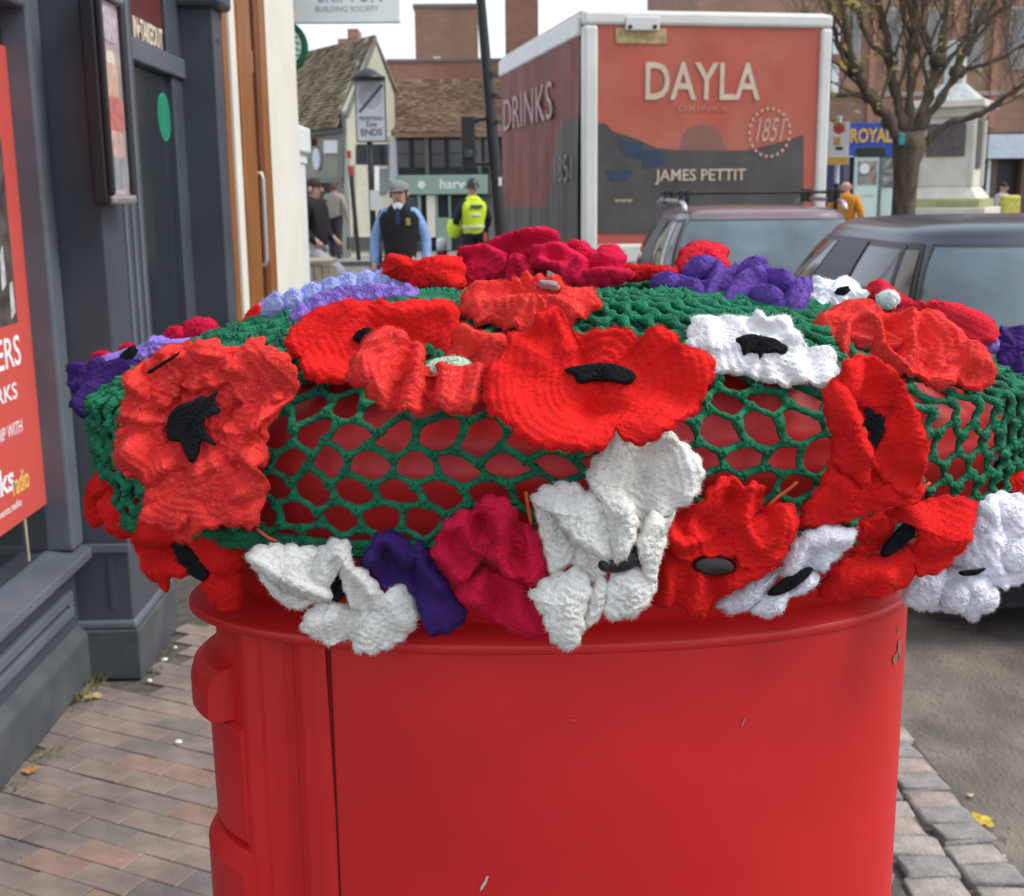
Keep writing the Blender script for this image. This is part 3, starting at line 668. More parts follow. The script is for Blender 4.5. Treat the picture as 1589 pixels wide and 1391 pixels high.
f = Flower('flat white flower with a frayed black centre on the right of the crown', 'E', (760, 760), .032, face=1.0)
f.petal('white', [(318,720),(328,630),(368,540),(500,552),(690,552),(730,530),(800,558),(930,570),(990,660),(1060,742),(1190,733),(1225,800),(1237,870),(1190,965),(1120,970),(1040,945),(920,972),(800,952),(640,902),(480,892),(440,800),(340,762)], c=(755,752), bulge=3, ruf=2.2, k=9, fuzz=1600, ridges=[([(760,600),(900,620),(960,700)], 4, 6), ([(700,620),(790,660)], -3, 5), ([(1050,760),(1100,930)], -4, 6), ([(420,580),(440,760)], 3, 7)])
f.centre([(612,715),(690,688),(790,708),(850,728),(906,762),(880,800),(850,792),(770,800),(748,832),(735,800),(670,790),(660,812),(650,775),(640,745)], lift=6)
# --- right end
f = Flower('purple flower at the far right edge of the cover', 'F', (1200, 500), .012, face=1.4)
f.petal('dpurple', [(1110,500),(1150,400),(1190,358),(1240,370),(1330,400),(1360,520),(1340,620),(1240,672),(1160,610),(1130,560)], bulge=6, ruf=4, k=7, fuzz=600)
f.petal('violet', [(1025,470),(1080,433),(1130,440),(1150,490),(1100,520),(1050,500)], bulge=5, lift=4, fuzz=300)
f = Flower('pink red flower with a small white bead behind the coral one on the right', 'F', (760, 330), .016, face=1.7)
f.petal('pinkred', [(415,185),(460,150),(510,128),(570,158),(582,208),(700,238),(900,268),(1050,300),(1132,360),(1120,430),(1020,455),(900,380),(700,330),(560,320),(470,240)], c=(740,300), bulge=7, ruf=3, k=8, fuzz=1400, ridges=[([(500,150),(520,210)], 5, 8), ([(800,290),(1090,360)], 6, 8)])
f.petal('white', el(540, 255, 58, 42), lift=13, bulge=6, fuzz=250, name='bead', stitch=.2)
f = Flower('ruffled coral flower on the right end of the crown', 'F', (640, 480), .036, face=1.0)
f.petal('coral', [(155,350),(200,300),(320,240),(430,235),(500,270),(600,300),(700,290),(800,290),(880,340),(950,410),(1030,470),(1090,500),(1128,560),(1122,630),(1080,682),(1000,687),(930,662),(850,717),(770,702),(700,642),(600,642),(530,582),(480,542),(430,542),(300,542),(270,472),(180,422)], c=(640,480), bulge=3, fuzz=2200, T=50, N=280,
  ridges=[([(200,330),(330,270),(430,250)], 5, 8), ([(290,500),(330,380),(430,340),(490,400),(540,560),(620,620),(670,540),(660,330)], 9, 6), ([(560,360),(560,480)], -10, 6), ([(390,400),(420,500)], -8, 7), ([(740,670),(860,690),(960,560),(1000,500)], 8, 8), ([(720,420),(760,640)], -6, 8), ([(780,330),(900,420)], 5, 8), ([(1020,590),(1060,540),(1100,600)], 6, 5), ([(900,560),(960,640)], -7, 7)])
f.petal(WO['tweed'], [(525,440),(550,432),(572,450),(565,490),(545,500),(528,470)], lift=2, bulge=2, stitch=0, fuzz=40, name='thread')

# --- large red pair at the left of centre
f = Flower('smooth bright red poppy with a small black centre left of the middle', 'C', (620, 760), .032, name='crocheted_poppy', face=1.0)
f.petal('poppy', [(110,790),(170,690),(300,600),(480,550),(650,535),(800,545),(920,530),(1100,530),(1165,560),(1185,650),(1182,780),(1110,870),(1000,930),(800,970),(640,1010),(450,1052),(300,1042),(220,985),(200,900),(130,850)], c=(590,760), bulge=2, cup=5, fuzz=2200, ridges=[([(150,770),(300,650),(480,600),(650,580)], 4, 10), ([(830,640),(1000,600),(1120,590)], 7, 8), ([(780,740),(900,830),(1040,860)], -8, 11), ([(640,560),(620,700)], -4, 8), ([(260,980),(420,1010)], 4, 9)])
f.centre([(538,772),(570,735),(630,722),(650,760),(620,790),(575,790)], lift=7)
f = Flower('ruffled coral flower with a pale mint centre overlapping the smooth red poppy', 'C', (950, 980), .046, face=1.0)
f.petal('coral', [(1085,930),(1110,850),(1180,700),(1230,683),(1300,718),(1350,740),(1470,735),(1520,800),(1500,900),(1440,1000),(1380,1030),(1330,960),(1270,905),(1180,890),(1120,920)], c=(1320,840), bulge=6, fuzz=900, ridges=[([(1150,800),(1290,860)], -6, 8), ([(1200,710),(1300,740),(1460,780)], 6, 8)])
f.centre([(975,965),(1050,905),(1180,888),(1268,920),(1240,985),(1190,1040),(1120,1040),(1040,1010)], lift=7, m='mint', fuzz=300, thick=8)
f.petal('black', [(1110,885),(1180,880),(1290,905),(1310,960),(1290,1010),(1200,1045),(1185,1030),(1230,1000),(1262,930),(1190,898)], lift=-1, bulge=1, stitch=0, fuzz=60, name='centre_ring')
f.petal('coral', [(505,1030),(540,930),(600,860),(620,790),(700,740),(790,733),(870,770),(890,800),(960,822),(985,900),(975,1000),(1040,985),(1060,950),(1110,952),(1150,990),(1190,1035),(1250,1032),(1300,955),(1352,940),(1348,1040),(1312,1160),(1260,1232),(1150,1242),(1060,1212),(1010,1192),(950,1242),(860,1252),(800,1222),(740,1220),(660,1180),(620,1110),(560,1092),(510,1062)], c=(850,1040), lift=7, bulge=4, fuzz=3000, T=56, N=300,
  ridges=[([(640,840),(720,780),(800,760),(860,800)], 6, 7), ([(580,950),(640,1080),(740,1190)], 6, 9), ([(790,1200),(830,1000),(900,840)], -9, 6), ([(880,1230),(930,1050),(950,880)], 8, 8), ([(1010,1190),(1040,1000)], -9, 5), ([(1080,1170),(1100,1000)], 7, 8), ([(1280,1180),(1330,980)], 6, 7), ([(720,880),(720,1080)], 5, 12), ([(540,1040),(590,960)], 4, 8)])
# --- the big middle poppy
f = Flower('largest bright red poppy with a black slit centre in the middle of the front', 'D', (930, 940), .054, name='crocheted_poppy', face=0.9)
f.petal('poppy', [(280,1050),(278,960),(318,870),(398,780),(430,692),(540,672),(578,622),(620,580),(680,552),(760,610),(812,672),(920,672),(1000,665),(1090,665),(1190,712),(1230,672),(1300,660),(1382,710),(1402,770),(1540,780),(1602,840),(1602,930),(1550,1030),(1500,1130),(1430,1180),(1380,1230),(1260,1312),(1180,1342),(1090,1312),(1040,1245),(1012,1300),(950,1372),(800,1375),(600,1345),(480,1282),(400,1192),(320,1142)], c=(945,930), bulge=-1, cup=7, fuzz=4200, T=64, N=320, stitch=.4,
  ridges=[([(610,620),(680,590),(780,760)], 8, 8), ([(790,660),(830,790)], -7, 9), ([(330,900),(420,1120),(600,1280)], 4, 14), ([(900,1110),(1000,1130),(1040,1260)], -10, 11), ([(1080,1270),(1200,1290),(1340,1200)], 7, 12), ([(820,1330),(960,1300),(1010,1200)], 6, 12), ([(1230,700),(1330,720)], 5, 9), ([(1190,720),(1150,820)], -4, 9), ([(1420,800),(1570,900)], 5, 12), ([(1250,980),(1400,1050)], -4, 14), ([(450,720),(560,820)], 4, 12)])
f.centre([(758,887),(850,866),(950,855),(1060,866),(1142,915),(1104,966),(1000,952),(920,950),(840,962),(810,920)], lift=4, bulge=1)

# --- row hanging round the hem
f = Flower('white tweedy flower with curled petals hanging at the lower left of the front', 'G', (480, 900), .020, face=1.2)
f.petal('tweed', [(60,820),(130,860),(250,930),(340,985),(240,1027),(140,962),(70,880)], bulge=5, lift=-6, fuzz=300)
f.petal('tweed', [(295,1112),(330,1030),(400,980),(550,1000),(650,1015),(730,920),(800,888),(852,960),(886,1050),(842,1140),(750,1210),(640,1247),(560,1232),(520,1185),(440,1202),(350,1162)], c=(600,1090), bulge=5, lift=-2, fuzz=900, ridges=[([(520,1180),(540,1020)], -6, 7), ([(760,960),(820,1060)], 5, 9), ([(340,1080),(460,1040)], 4, 9)])
f.centre([(430,920),(450,830),(490,840),(510,920),(470,965)], lift=2)
f.petal('tweed', [(340,850),(370,730),(430,668),(510,648),(552,690),(562,760),(640,820),(712,930),(712,985),(650,1018),(560,1005),(510,890),(485,770),(455,800),(442,890),(400,905)], c=(520,760), bulge=5, lift=6, fuzz=700, ridges=[([(400,860),(420,740),(500,680),(545,760),(640,900)], 6, 7), ([(600,900),(600,1000)], -5, 6)])
f.petal('tweed', [(28,740),(70,690),(180,680),(330,690),(385,705),(365,820),(445,895),(432,942),(360,952),(250,922),(130,852),(60,800)], c=(240,800), bulge=8, lift=8, fuzz=800, ridges=[([(60,730),(200,820),(420,920)], 5, 7)])
f = Flower('dark purple flower with folded petals between the white and crimson ones at the front', 'G', (850, 830), .012, face=1.2)
f.petal('dpurple', [(605,780),(650,690),(690,620),(760,615),(820,650),(862,680),(900,660),(952,720),(1030,850),(1080,960),(1132,1040),(1050,1122),(950,1137),(900,1050),(860,940),(780,885),(740,912),(690,892),(640,800)], c=(850,800), bulge=2, fuzz=1200, ridges=[([(640,740),(720,640),(840,760),(890,690),(930,800),(1010,890)], 9, 7), ([(720,850),(730,720)], -7, 8), ([(820,820),(900,900)], -7, 10), ([(690,870),(690,760)], 4, 6)])
f = Flower('crimson ruffled flower hanging between the dark purple and the large white one', 'G', (1260, 780), .014, face=1.2)
f.petal('crimson', [(1020,800),(1090,850),(1160,850),(1230,800),(1330,850),(1420,860),(1480,900),(1455,950),(1500,1000),(1562,1100),(1480,1167),(1380,1142),(1300,1092),(1180,1012),(1100,962),(1080,880)], c=(1290,960), bulge=2, lift=-6, fuzz=900, ridges=[([(1200,850),(1210,960)], 7, 9), ([(1380,880),(1440,930)], 6, 9), ([(1400,1060),(1480,1110)], 8, 11), ([(1300,930),(1330,1060)], -5, 8), ([(1110,900),(1140,960)], 5, 8)])
f.petal('crimson', [(972,712),(1000,640),(1050,550),(1130,500),(1180,500),(1220,440),(1290,428),(1370,470),(1412,560),(1462,578),(1522,640),(1552,780),(1562,860),(1480,890),(1400,840),(1340,835),(1290,760),(1220,740),(1180,800),(1130,860),(1050,830),(1020,790)], c=(1280,640), bulge=3, lift=5, fuzz=1600, T=44, N=260,
  ridges=[([(1040,590),(1120,560),(1180,680),(1270,700),(1300,560)], 9, 7), ([(1330,590),(1320,740),(1370,810)], 9, 7), ([(1240,470),(1350,500)], 6, 10), ([(1220,560),(1250,640)], -8, 7), ([(1390,600),(1400,760)], -8, 6), ([(1450,620),(1490,840)], 7, 8), ([(1020,720),(1120,820)], 7, 9), ([(1060,650),(1130,740)], -5, 7)])
f = Flower('largest white tweedy flower with a black button hanging at the middle of the front', 'H', (570, 760), .034, name='crocheted_flower', face=1.2)
f.petal('tweed', [(290,740),(420,760),(490,800),(500,900),(450,970),(380,930),(320,860)], bulge=3, lift=-8, fuzz=200)
f.petal('tweed', [(105,500),(180,490),(240,590),(320,700),(335,760),(292,852),(230,912),(190,892),(150,720),(118,600)], bulge=4, lift=-5, fuzz=400)
f.petal('tweed', [(408,350),(430,280),(500,180),(560,108),(605,150),(700,190),(790,150),(840,108),(878,140),(940,188),(1002,250),(1032,340),(1000,440),(930,510),(860,560),(760,640),(700,670),(640,600),(560,480),(450,440)], c=(730,380), bulge=2, cup=4, lift=0, fuzz=1500, ridges=[([(700,180),(690,420),(700,640)], -4, 9), ([(880,200),(970,320),(960,440)], 4, 9), ([(520,200),(470,330)], 4, 9)])
f.petal('tweed', [(500,1080),(520,950),(560,890),(650,870),(720,880),(772,940),(752,1030),(680,1112),(600,1142),(520,1142)], bulge=6, lift=1, fuzz=600)
f.petal('tweed', [(390,1100),(410,1000),(460,930),(505,950),(505,1060),(470,1132),(410,1192),(383,1160)], bulge=5, lift=-2, fuzz=300)
f.petal('tweed', [(88,1010),(180,920),(270,888),(350,868),(402,930),(412,1010),(382,1100),(372,1200),(332,1292),(280,1303),(208,1272),(170,1170),(120,1072)], bulge=7, lift=5, fuzz=800)
f.petal('tweed', [(665,700),(700,640),(745,555),(830,590),(870,555),(835,650),(822,740),(792,830),(772,930),(720,900),(690,800)], c=(760,720), bulge=4, lift=5, fuzz=600, ridges=[([(690,760),(720,640),(850,570)], 5, 8)])
f.button((575, 822), 108, 52, -.22, button_m, lift=7)
f.petal('tweed', [(103,480),(140,430),(230,400),(312,393),(380,430),(462,470),(520,600),(560,740),(530,800),(470,790),(400,765),(320,705),(235,585),(195,500),(130,530)], c=(350,570), bulge=7, lift=7, fuzz=900, ridges=[([(230,560),(320,680),(480,780)], 4, 8)])
f.petal('tweed', [(412,370),(470,390),(570,430),(640,500),(662,610),(645,700),(595,782),(545,800),(510,640),(470,480),(430,440)], c=(570,580), bulge=8, lift=10, fuzz=700, ridges=[([(640,530),(640,680),(580,770)], 4, 7)])
f = Flower('red ruffled flower with a dark wine button right of the large white one', 'H', (1110, 840), .026, face=1.2)
f.petal('deep', [(740,1040),(760,940),(800,780),(820,660),(900,740),(1000,860),(1210,870),(1400,700),(1520,640),(1532,700),(1482,800),(1400,880),(1270,950),(1160,1010),(1110,1030),(1072,1090),(1040,1142),(960,1112),(910,1062),(840,1082)], c=(1080,900), bulge=3, lift=-3, fuzz=1200, ridges=[([(960,1080),(1010,920)], 7, 8), ([(910,1060),(930,920)], -6, 6), ([(840,1050),(850,880)], 6, 9), ([(1110,1000),(1100,920)], -6, 6), ([(1200,960),(1380,860)], 6, 10)])
f.petal('poppy', [(812,650),(868,600),(880,550),(920,498),(1010,500),(1060,420),(1120,365),(1190,358),(1250,400),(1290,383),(1342,400),(1372,440),(1360,540),(1440,500),(1512,513),(1537,600),(1500,720),(1400,840),(1250,850),(1210,790),(1000,790),(960,820),(860,760)], c=(1150,660), bulge=0, cup=5, lift=3, fuzz=2000, T=48, N=280,
  ridges=[([(850,660),(910,720),(1000,690),(960,600)], 8, 6), ([(1000,520),(1060,440),(1130,390),(1190,390)], 6, 7), ([(1200,400),(1210,500)], -7, 7), ([(1280,410),(1260,600),(1330,720),(1400,660),(1480,560)], 9, 7), ([(1340,480),(1350,620)], -8, 7), ([(920,560),(1020,620)], -5, 8), ([(1420,760),(1510,640)], 5, 9)])
f.button((1095, 842), 108, 50, .06, button_g, lift=8)
# --- red pair on the right
f = Flower('lower red poppy with a black centre at the right corner of the hem', 'I', (950, 660), .022, name='crocheted_poppy', face=1.2)
f.petal('poppy', [(740,560),(870,490),(960,480),(960,590),(910,660),(790,690),(700,650)], bulge=5, fuzz=500, ridges=[([(760,660),(900,640)], -5, 6)])
f.petal('poppy', [(612,830),(720,710),(900,690),(1040,650),(1062,740),(1030,830),(920,880),(800,890),(700,912),(620,890)], c=(850,790), bulge=5, lift=2, fuzz=1000, ridges=[([(700,800),(900,720)], 7, 12), ([(850,880),(900,800)], 6, 9), ([(770,700),(960,700)], -5, 7)])
f.petal('poppy', [(920,490),(1000,418),(1100,428),(1200,410),(1330,430),(1352,480),(1302,600),(1242,720),(1170,772),(1080,782),(1048,700),(1050,600),(1030,530)], c=(1160,590), bulge=6, lift=6, fuzz=1300, ridges=[([(1000,460),(1060,560),(1120,620),(1290,600)], 7, 12), ([(1080,720),(1200,690)], -5, 10)])
f.centre([(895,650),(960,570),(1020,518),(1048,560),(1000,630),(912,685)], lift=9)
f = Flower('folded bright red poppy standing upright over the right edge of the net', 'F', (440, 900), .032, name='crocheted_poppy', face=1.0)
f.petal('poppy', [(90,1430),(130,1330),(180,1260),(215,1160),(250,1100),(330,1140),(410,1200),(450,1100),(520,1150),(600,1200),(690,1160),(740,1260),(700,1330),(560,1350),(450,1395),(300,1430),(150,1455)], c=(380,1290), bulge=5, fuzz=1200, ridges=[([(430,1130),(440,1380)], -5, 8), ([(220,1190),(380,1260)], 4, 10)])
f.petal('poppy', [(285,650),(290,580),(350,542),(440,535),(530,580),(600,690),(650,790),(700,900),(727,1060),(710,1180),(650,1270),(570,1240),(480,1140),(440,1060),(500,980),(512,860),(440,813),(370,860),(300,790),(255,720)], c=(540,800), bulge=4, cup=4, lift=5, fuzz=1800, ridges=[([(560,640),(660,860),(700,1060)], 6, 11), ([(440,570),(440,720)], -5, 9), ([(330,600),(330,740)], 4, 9), ([(520,1050),(600,1200)], -4, 10), ([(320,790),(400,830)], -5, 8)])
f.centre([(363,870),(400,840),(430,813),(470,845),(520,850),(505,950),(480,1000),(450,1052),(430,1000),(425,920)], lift=9)
f.petal('poppy', [(188,740),(208,690),(280,655),(330,740),(385,850),(375,900),(420,980),(442,1080),(432,1180),(402,1217),(300,1150),(240,1090),(235,960),(205,860)], c=(310,950), bulge=7, lift=10, fuzz=1000, ridges=[([(250,720),(330,880),(410,1050)], 5, 9)])
# --- whites at the right
f = Flower('small white flower with a dark wine thread centre at the right of the hem', 'I', (440, 800), .026, face=1.2)
f.petal('bluewhite', [(118,935),(220,860),(340,798),(405,770),(360,850),(290,930),(200,977),(148,967)], bulge=7, fuzz=400)
f.petal('bluewhite', [(278,962),(350,880),(440,858),(452,890),(420,962),(350,992)], bulge=7, fuzz=350)
f.petal('bluewhite', [(445,885),(540,780),(592,790),(582,840),(510,882)], bulge=6, fuzz=250)
f.petal('bluewhite', [(412,770),(440,680),(500,600),(620,548),(700,560),(752,570),(752,620),(690,690),(620,762),(540,765),(450,795)], c=(580,670), bulge=5, lift=4, fuzz=800, ridges=[([(440,740),(530,630),(640,590),(740,610)], 5, 8), ([(540,750),(560,680)], -5, 7)])
f.centre([(350,862),(420,800),(520,752),(542,770),(470,835),(400,870)], lift=10, m=WO['black'], fuzz=120)
f = Flower('large white flower with bunched petals at the far right of the hem', 'I', (1300, 720), .020, face=1.2)
f.petal('bluewhite', [(1028,930),(1030,860),(1060,780),(1130,760),(1220,770),(1215,860),(1170,955),(1100,962)], bulge=9, fuzz=500)
f.petal('bluewhite', [(1165,955),(1200,860),(1240,760),(1400,740),(1450,800),(1442,900),(1380,962),(1340,1008),(1280,972)], c=(1320,860), bulge=8, lift=2, fuzz=900, ridges=[([(1260,800),(1340,860),(1310,950)], 5, 9), ([(1210,940),(1240,800)], -5, 6)])
f.petal('bluewhite', [(1240,720),(1300,600),(1352,440),(1420,400),(1500,393),(1600,420),(1680,520),(1680,760),(1560,830),(1440,832),(1360,760)], c=(1460,620), bulge=4, lift=6, ruf=3, k=7, fuzz=1500, ridges=[([(1380,480),(1400,620),(1490,640),(1540,520)], 7, 11), ([(1300,660),(1420,740)], 6, 10), ([(1480,700),(1530,640)], -7, 9)])
for q in ([(1300,560),(1330,500),(1390,480),(1420,540),(1390,610),(1320,630)], [(1400,480),(1450,420),(1530,420),(1560,490),(1510,560),(1430,550)], [(1440,640),(1500,580),(1580,600),(1610,680),(1560,760),(1470,740)], [(1270,680),(1330,640),(1400,650),(1420,720),(1360,770),(1280,750)], [(1190,860),(1240,810),(1290,830),(1300,900),(1250,950),(1190,930)], [(1310,890),(1360,840),(1430,850),(1430,920),(1370,960),(1315,950)]):
    f.petal('bluewhite', q, lift=12, bulge=6, fuzz=420, thick=8, frill=.8)
f.centre([(1240,752),(1290,745),(1340,738),(1310,760),(1260,768)], lift=20, fuzz=60)
f = Flower('red flower half hidden at the far right behind the white one', 'I', (1520, 370), .006, face=1.4)
f.petal('deep', [(1470,390),(1530,310),(1600,290),(1680,340),(1660,430),(1560,420)], bulge=6, fuzz=300)
# loose ends of orange yarn
yarn = mat('orange_yarn_end', (0.55, 0.08, 0.02), rough=.9, var=.2, scale=40)
def yarn_end(pts, reg, r=.0013):
    P = []
    for q in pts:
        X = REG[reg]; px, py = X[0]+q[0]/X[2], X[1]+q[1]/X[2]; t, p, n = topper_hit(px, py); d = ray(px, py); P.append(CO + d*(t-.020))
    P2 = []
    for a, b in zip(P[:-1], P[1:]): P2 += [a, a.lerp(b, .5)]
    return MB().tube(P2+[P[-1]], r, 6)
for i, (pts, reg, lb) in enumerate([([(1385,530),(1450,470),(1520,420),(1560,385)], 'H', 'loose orange yarn end sticking up right of the wine button flower'),
                      ([(55,440),(70,530),(85,620)], 'H', 'loose orange yarn end hanging left of the largest white flower'),
                      ([(690,1300),(740,1240),(775,1215)], 'F', 'loose orange yarn end poking out right of the upright folded poppy'),
                      ([(1185,560),(1250,610),(1310,640)], 'B', 'red yarn tail stretched above the white tweedy flower at the left')]):
    tag(yarn_end(pts, reg).build('yarn_end', yarn, None, smooth=True), lb, 'yarn')

# ================================================================== GREY SHOP ON THE LEFT
XR, XP = -1.32, -1.161
shop = thing('grey_shopfront', 'slate grey painted timber shopfront with panelled riser, pilasters and recessed door', 'shopfront', (-1.5, 4.0, 0))
sl_, sl2, sld = M['slate'], M['slate_light'], M['slate_dirty']
Y1, Y2, Y3, Y4 = 3.83, 4.30, 5.60, 5.77
z_sill = onY(138, 838, 3.86).z
ZT = 2.75
MB().box(-2.6, XR-.02, .4, Y1-.001, 0.0, z_sill-.05).build('riser_wall', sl_, shop)
pz0, pz1 = .25, z_sill-.13
for ya, yb in ((0.5, 1.9), (2.05, 3.74)):                      # panel mouldings on the riser
    m = MB(); w = .035
    m.box(XR-.02, XR+.003, ya, yb, pz1-w, pz1).box(XR-.02, XR+.003, ya, yb, pz0, pz0+w).box(XR-.02, XR+.0031, ya, ya+w, pz0+w, pz1-w).box(XR-.02, XR+.0031, yb-w, yb, pz0+w, pz1-w)
    m.build('panel_moulding', sl2, shop, bevel=.006)
MB().box(XR-.03, XR+.012, .4, Y1, 0, .16).build('plinth', sld, shop, bevel=.01)
MB().add([(XR-.03,.4,.155),(XR-.03,Y1,.155),(XR+.012,.4,.160),(XR+.012,Y1,.160),(XR-.03,.4,.2),(XR-.03,Y1,.2)], [(2,3,5,4),(0,1,3,2),(0,2,4),(1,5,3)]).build('plinth_chamfer', sld, shop)
MB().box(-1.46, XR+.045, .4, Y1-.005, z_sill-.05, z_sill-.012).build('sill', sl2, shop, bevel=.008)
MB().add([(-1.46,.4,z_sill-.0119),(-1.46,Y1-.005,z_sill-.0119),(XR+.04,.4,z_sill-.0119),(XR+.04,Y1-.005,z_sill-.0119),(-1.46,.4,z_sill+.015),(-1.46,Y1-.005,z_sill+.015)], [(2,3,5,4),(0,4,5,1),(0,2,4),(1,5,3),(0,1,3,2)]).build('sill_slope', sl2, shop)
# big window beside the pavement
yf0, yf1 = onX(82, 600, -1.345).y, Y1-.002
zhead = onX(20, 14, -1.345).z
MB().box(-1.45, -1.300, yf1-.10, yf1, z_sill+.0, zhead+.14).build('window_frame', sl2, shop, bevel=.01)
MB().box(-1.45, -1.301, .4, yf1-.101, zhead, zhead+.14).build('window_frame', sl2, shop, bevel=.01)
MB().box(-1.385, -1.380, .4, yf1-.102, z_sill+.014, zhead-.001).build('window_pane', M['shop_glass'], shop)
MB().box(-3.4, -3.35, .2, 9, 0, 3.2).build('interior_wall', M['black_matt'], shop)
def pilaster(ya, yb, name='pilaster'):
    p = MB().box(-1.5, XP, ya, yb, 0, ZT).build(name, sl_, shop, bevel=.006)
    MB().box(-1.5, XP+.018, ya-.018, yb+.004, 0, .17).build('pilaster_base', sld, shop, bevel=.006)
    MB().box(-1.5, XP+.012, ya-.012, yb+.003, .1701, .2).build('base_moulding', sl2, shop, bevel=.01)
    return p
pilaster(Y1, Y2); pilaster(Y3, Y4)
# flutes on the street face of the first pilaster, rails on the face towards the viewer
for k in range(3):
    y = Y1+.22+k*.085
    MB().box(XP-.001, XP+.006, y, y+.03, .26, 2.5).build('flute', sl2, shop, bevel=.004)
MB().box(XR, XP+.006, Y1-.010, Y1-.0005, z_sill-.035, z_sill-.005).build('rail', sl2, shop, bevel=.004)
MB().box(XR+.09, XR+.105, Y1-.006, Y1-.0005, .24, z_sill-.05).build('rail', sl_, shop)
MB().box(-1.5, XP+.05, Y3-.05, Y4+.012, onY(300, 12, Y3).z, ZT+.1).build('capital', sl_, shop, bevel=.02)
MB().box(XP-.002, XP+.0015, Y3+.06, Y3+.13, onX(330, 58, XP).z-.012, onX(330, 58, XP).z+.006).build('vent_slot', M['black'], shop)
# recessed door with a transom and a sign over it
XD = -1.32
zt1 = onX(230, 106, XD).z; zt0 = zt1
MB().box(-1.5, XD, Y2, 4.60, 0, ZT-.2).build('door_post', sl_, shop)
MB().box(-1.42, XD+.03, Y2+.0005, Y3-.001, zt0, zt0+.085).build('transom', sl2, shop, bevel=.008)
MB().box(-1.40, XD+.012, Y2+.001, 4.699, 0, zt0-.001).build('door_stile', sl2, shop, bevel=.006)
MB().box(-1.40, XD+.012, 5.43, Y3-.001, 0, zt0-.001).build('door_stile', sl_, shop, bevel=.006)
MB().box(-1.40, XD+.010, 4.70, 5.429, 0, .34).build('door_rail', sl_, shop, bevel=.006)
MB().box(-1.38, XD-.012, 4.70, 5.429, .341, zt0-.002).build('door_pane', M['door_glass'], shop)
MB().box(-1.40, XD+.016, Y2+.001, 4.62, zt0+.086, ZT).build('sign_surround', sl_, shop, bevel=.006)
MB().box(-1.40, XD+.016, 5.36, Y3-.001, zt0+.086, ZT).build('sign_surround', sl_, shop, bevel=.006)
sp = MB().box(-1.38, XD-.001, 4.621, 5.359, zt0+.086, ZT).build('sign_panel', M['maroon'], shop)
ly0 = onX(206, 40, XD).y; ly1 = onX(252, 70, XD).y
lz0, lz1 = onX(230, 68, XD).z, onX(230, 28, XD).z
lettering('IN\u2022TAKEOUT', (XD+.0005, ly0, lz0), (0, 1, 0), (0, 0, 1), ly1-ly0, (lz1-lz0)*.8, M['letter_cream'], sp, bold=.02)
gc = onX(256, 182, XD-.008)
st = MB().lathe((XD-.0118, gc.y, gc.z), [(0, 0), (.098, 0), (.098, .002), (0, .002)], 40, axis='x').build('round_sticker', mat('green_sticker', (.012, .30, .165), rough=.5, var=.08), shop)
MB().lathe((XD-.0097, gc.y, gc.z), [(.083, 0), (.087, .0006), (.083, .001)], 40, axis='x').build('sticker_ring', mat('green_sticker_dark', (.008, .20, .11), rough=.5), st)
# upper wall over the shop
MB().box(-2.6, XP-.02, .4, Y4, ZT+.1, ZT+.65).build('fascia', sl_, shop)
brick_up = None

# red poster in the big window
XS = -1.372
py1 = onX(62, 560, XS).y; pzt = onX(15, 74, XS).z; pzb = onX(70, 780, XS).z
poster = thing('window_poster', 'red events poster with white lettering standing in the grey shop window', 'poster', (XS, py1-.4, pzb))
pt_, pb2 = onX(15, 74, XS), onX(79, 777, XS)           # it leans a little against the glass
MB().prism([(XS, pb2.y-.85, pb2.z), (XS, pb2.y, pb2.z), (XS, pt_.y, pt_.z), (XS, pt_.y-.85, pt_.z)], (-.004, 0, 0)).build('sheet', M['poster_red'], poster)
def ptxt(t, px1, ya, yb, w, m, bold=0.01):
    y1 = onX(px1, (ya+yb)/2, XS).y; za, zb = onX(px1, yb, XS).z, onX(px1, ya, XS).z
    lettering(t, (XS+.0003, y1-w, za), (0, 1, 0), (0, 0, 1), w, zb-za, m, poster, depth=.0006, bold=bold)
ptxt('DRUMMERS', 31, 518, 566, .62, M['letter_white']); ptxt('FIREWORKS', 26, 592, 618, .50, M['letter_white'])
ptxt('IN PARTNERSHIP WITH', 34, 650, 670, .46, M['letter_white'], 0); ptxt('Bucks', 21, 718, 760, .30, M['letter_white'], .02)
ptxt('radio', 44, 722, 756, .125, mat('yellow_print', (.75, .55, .12), rough=.5), .005); ptxt('www.events.radio', 33, 772, 784, .28, M['letter_white'], 0)
yb_ = onX(20, 420, XS).y; za_, zb_ = onX(20, 503, XS).z, onX(20, 215, XS).z
MB().box(XS-.002, XS+.0006, py1-.85, yb_, za_, zb_).build('photo_print', mat('dark_photo_print', (.03, .025, .028), rough=.5, var=.5, scale=12, col2=(.16, .12, .11)), poster)
for k in range(5):
    y = yb_-.012-.05*k; zz = za_ + (zb_-za_)*(.12+.16*k)
    MB().prism([(XS+.0008, y-.035, zz-.05), (XS+.0008, y, zz-.03), (XS+.0008, y-.002, zz+.06+.02*k), (XS+.0008, y-.028, zz+.05)], (.0006, 0, 0)).build('pale_print', mat('pale_photo_print', (.52, .50, .50), rough=.5, var=.3, scale=30), poster)
tag(MB().tube([(XS-.01, onX(44, 812, XS).y, z_sill+.02), (XS-.01, onX(40, 780, XS).y, pzb-.001)], .006, 8).build('poster_stick', mat('pale_stick', (.42, .36, .22), rough=.7), None), 'thin pale stick behind the red poster at the window sill', 'stick')

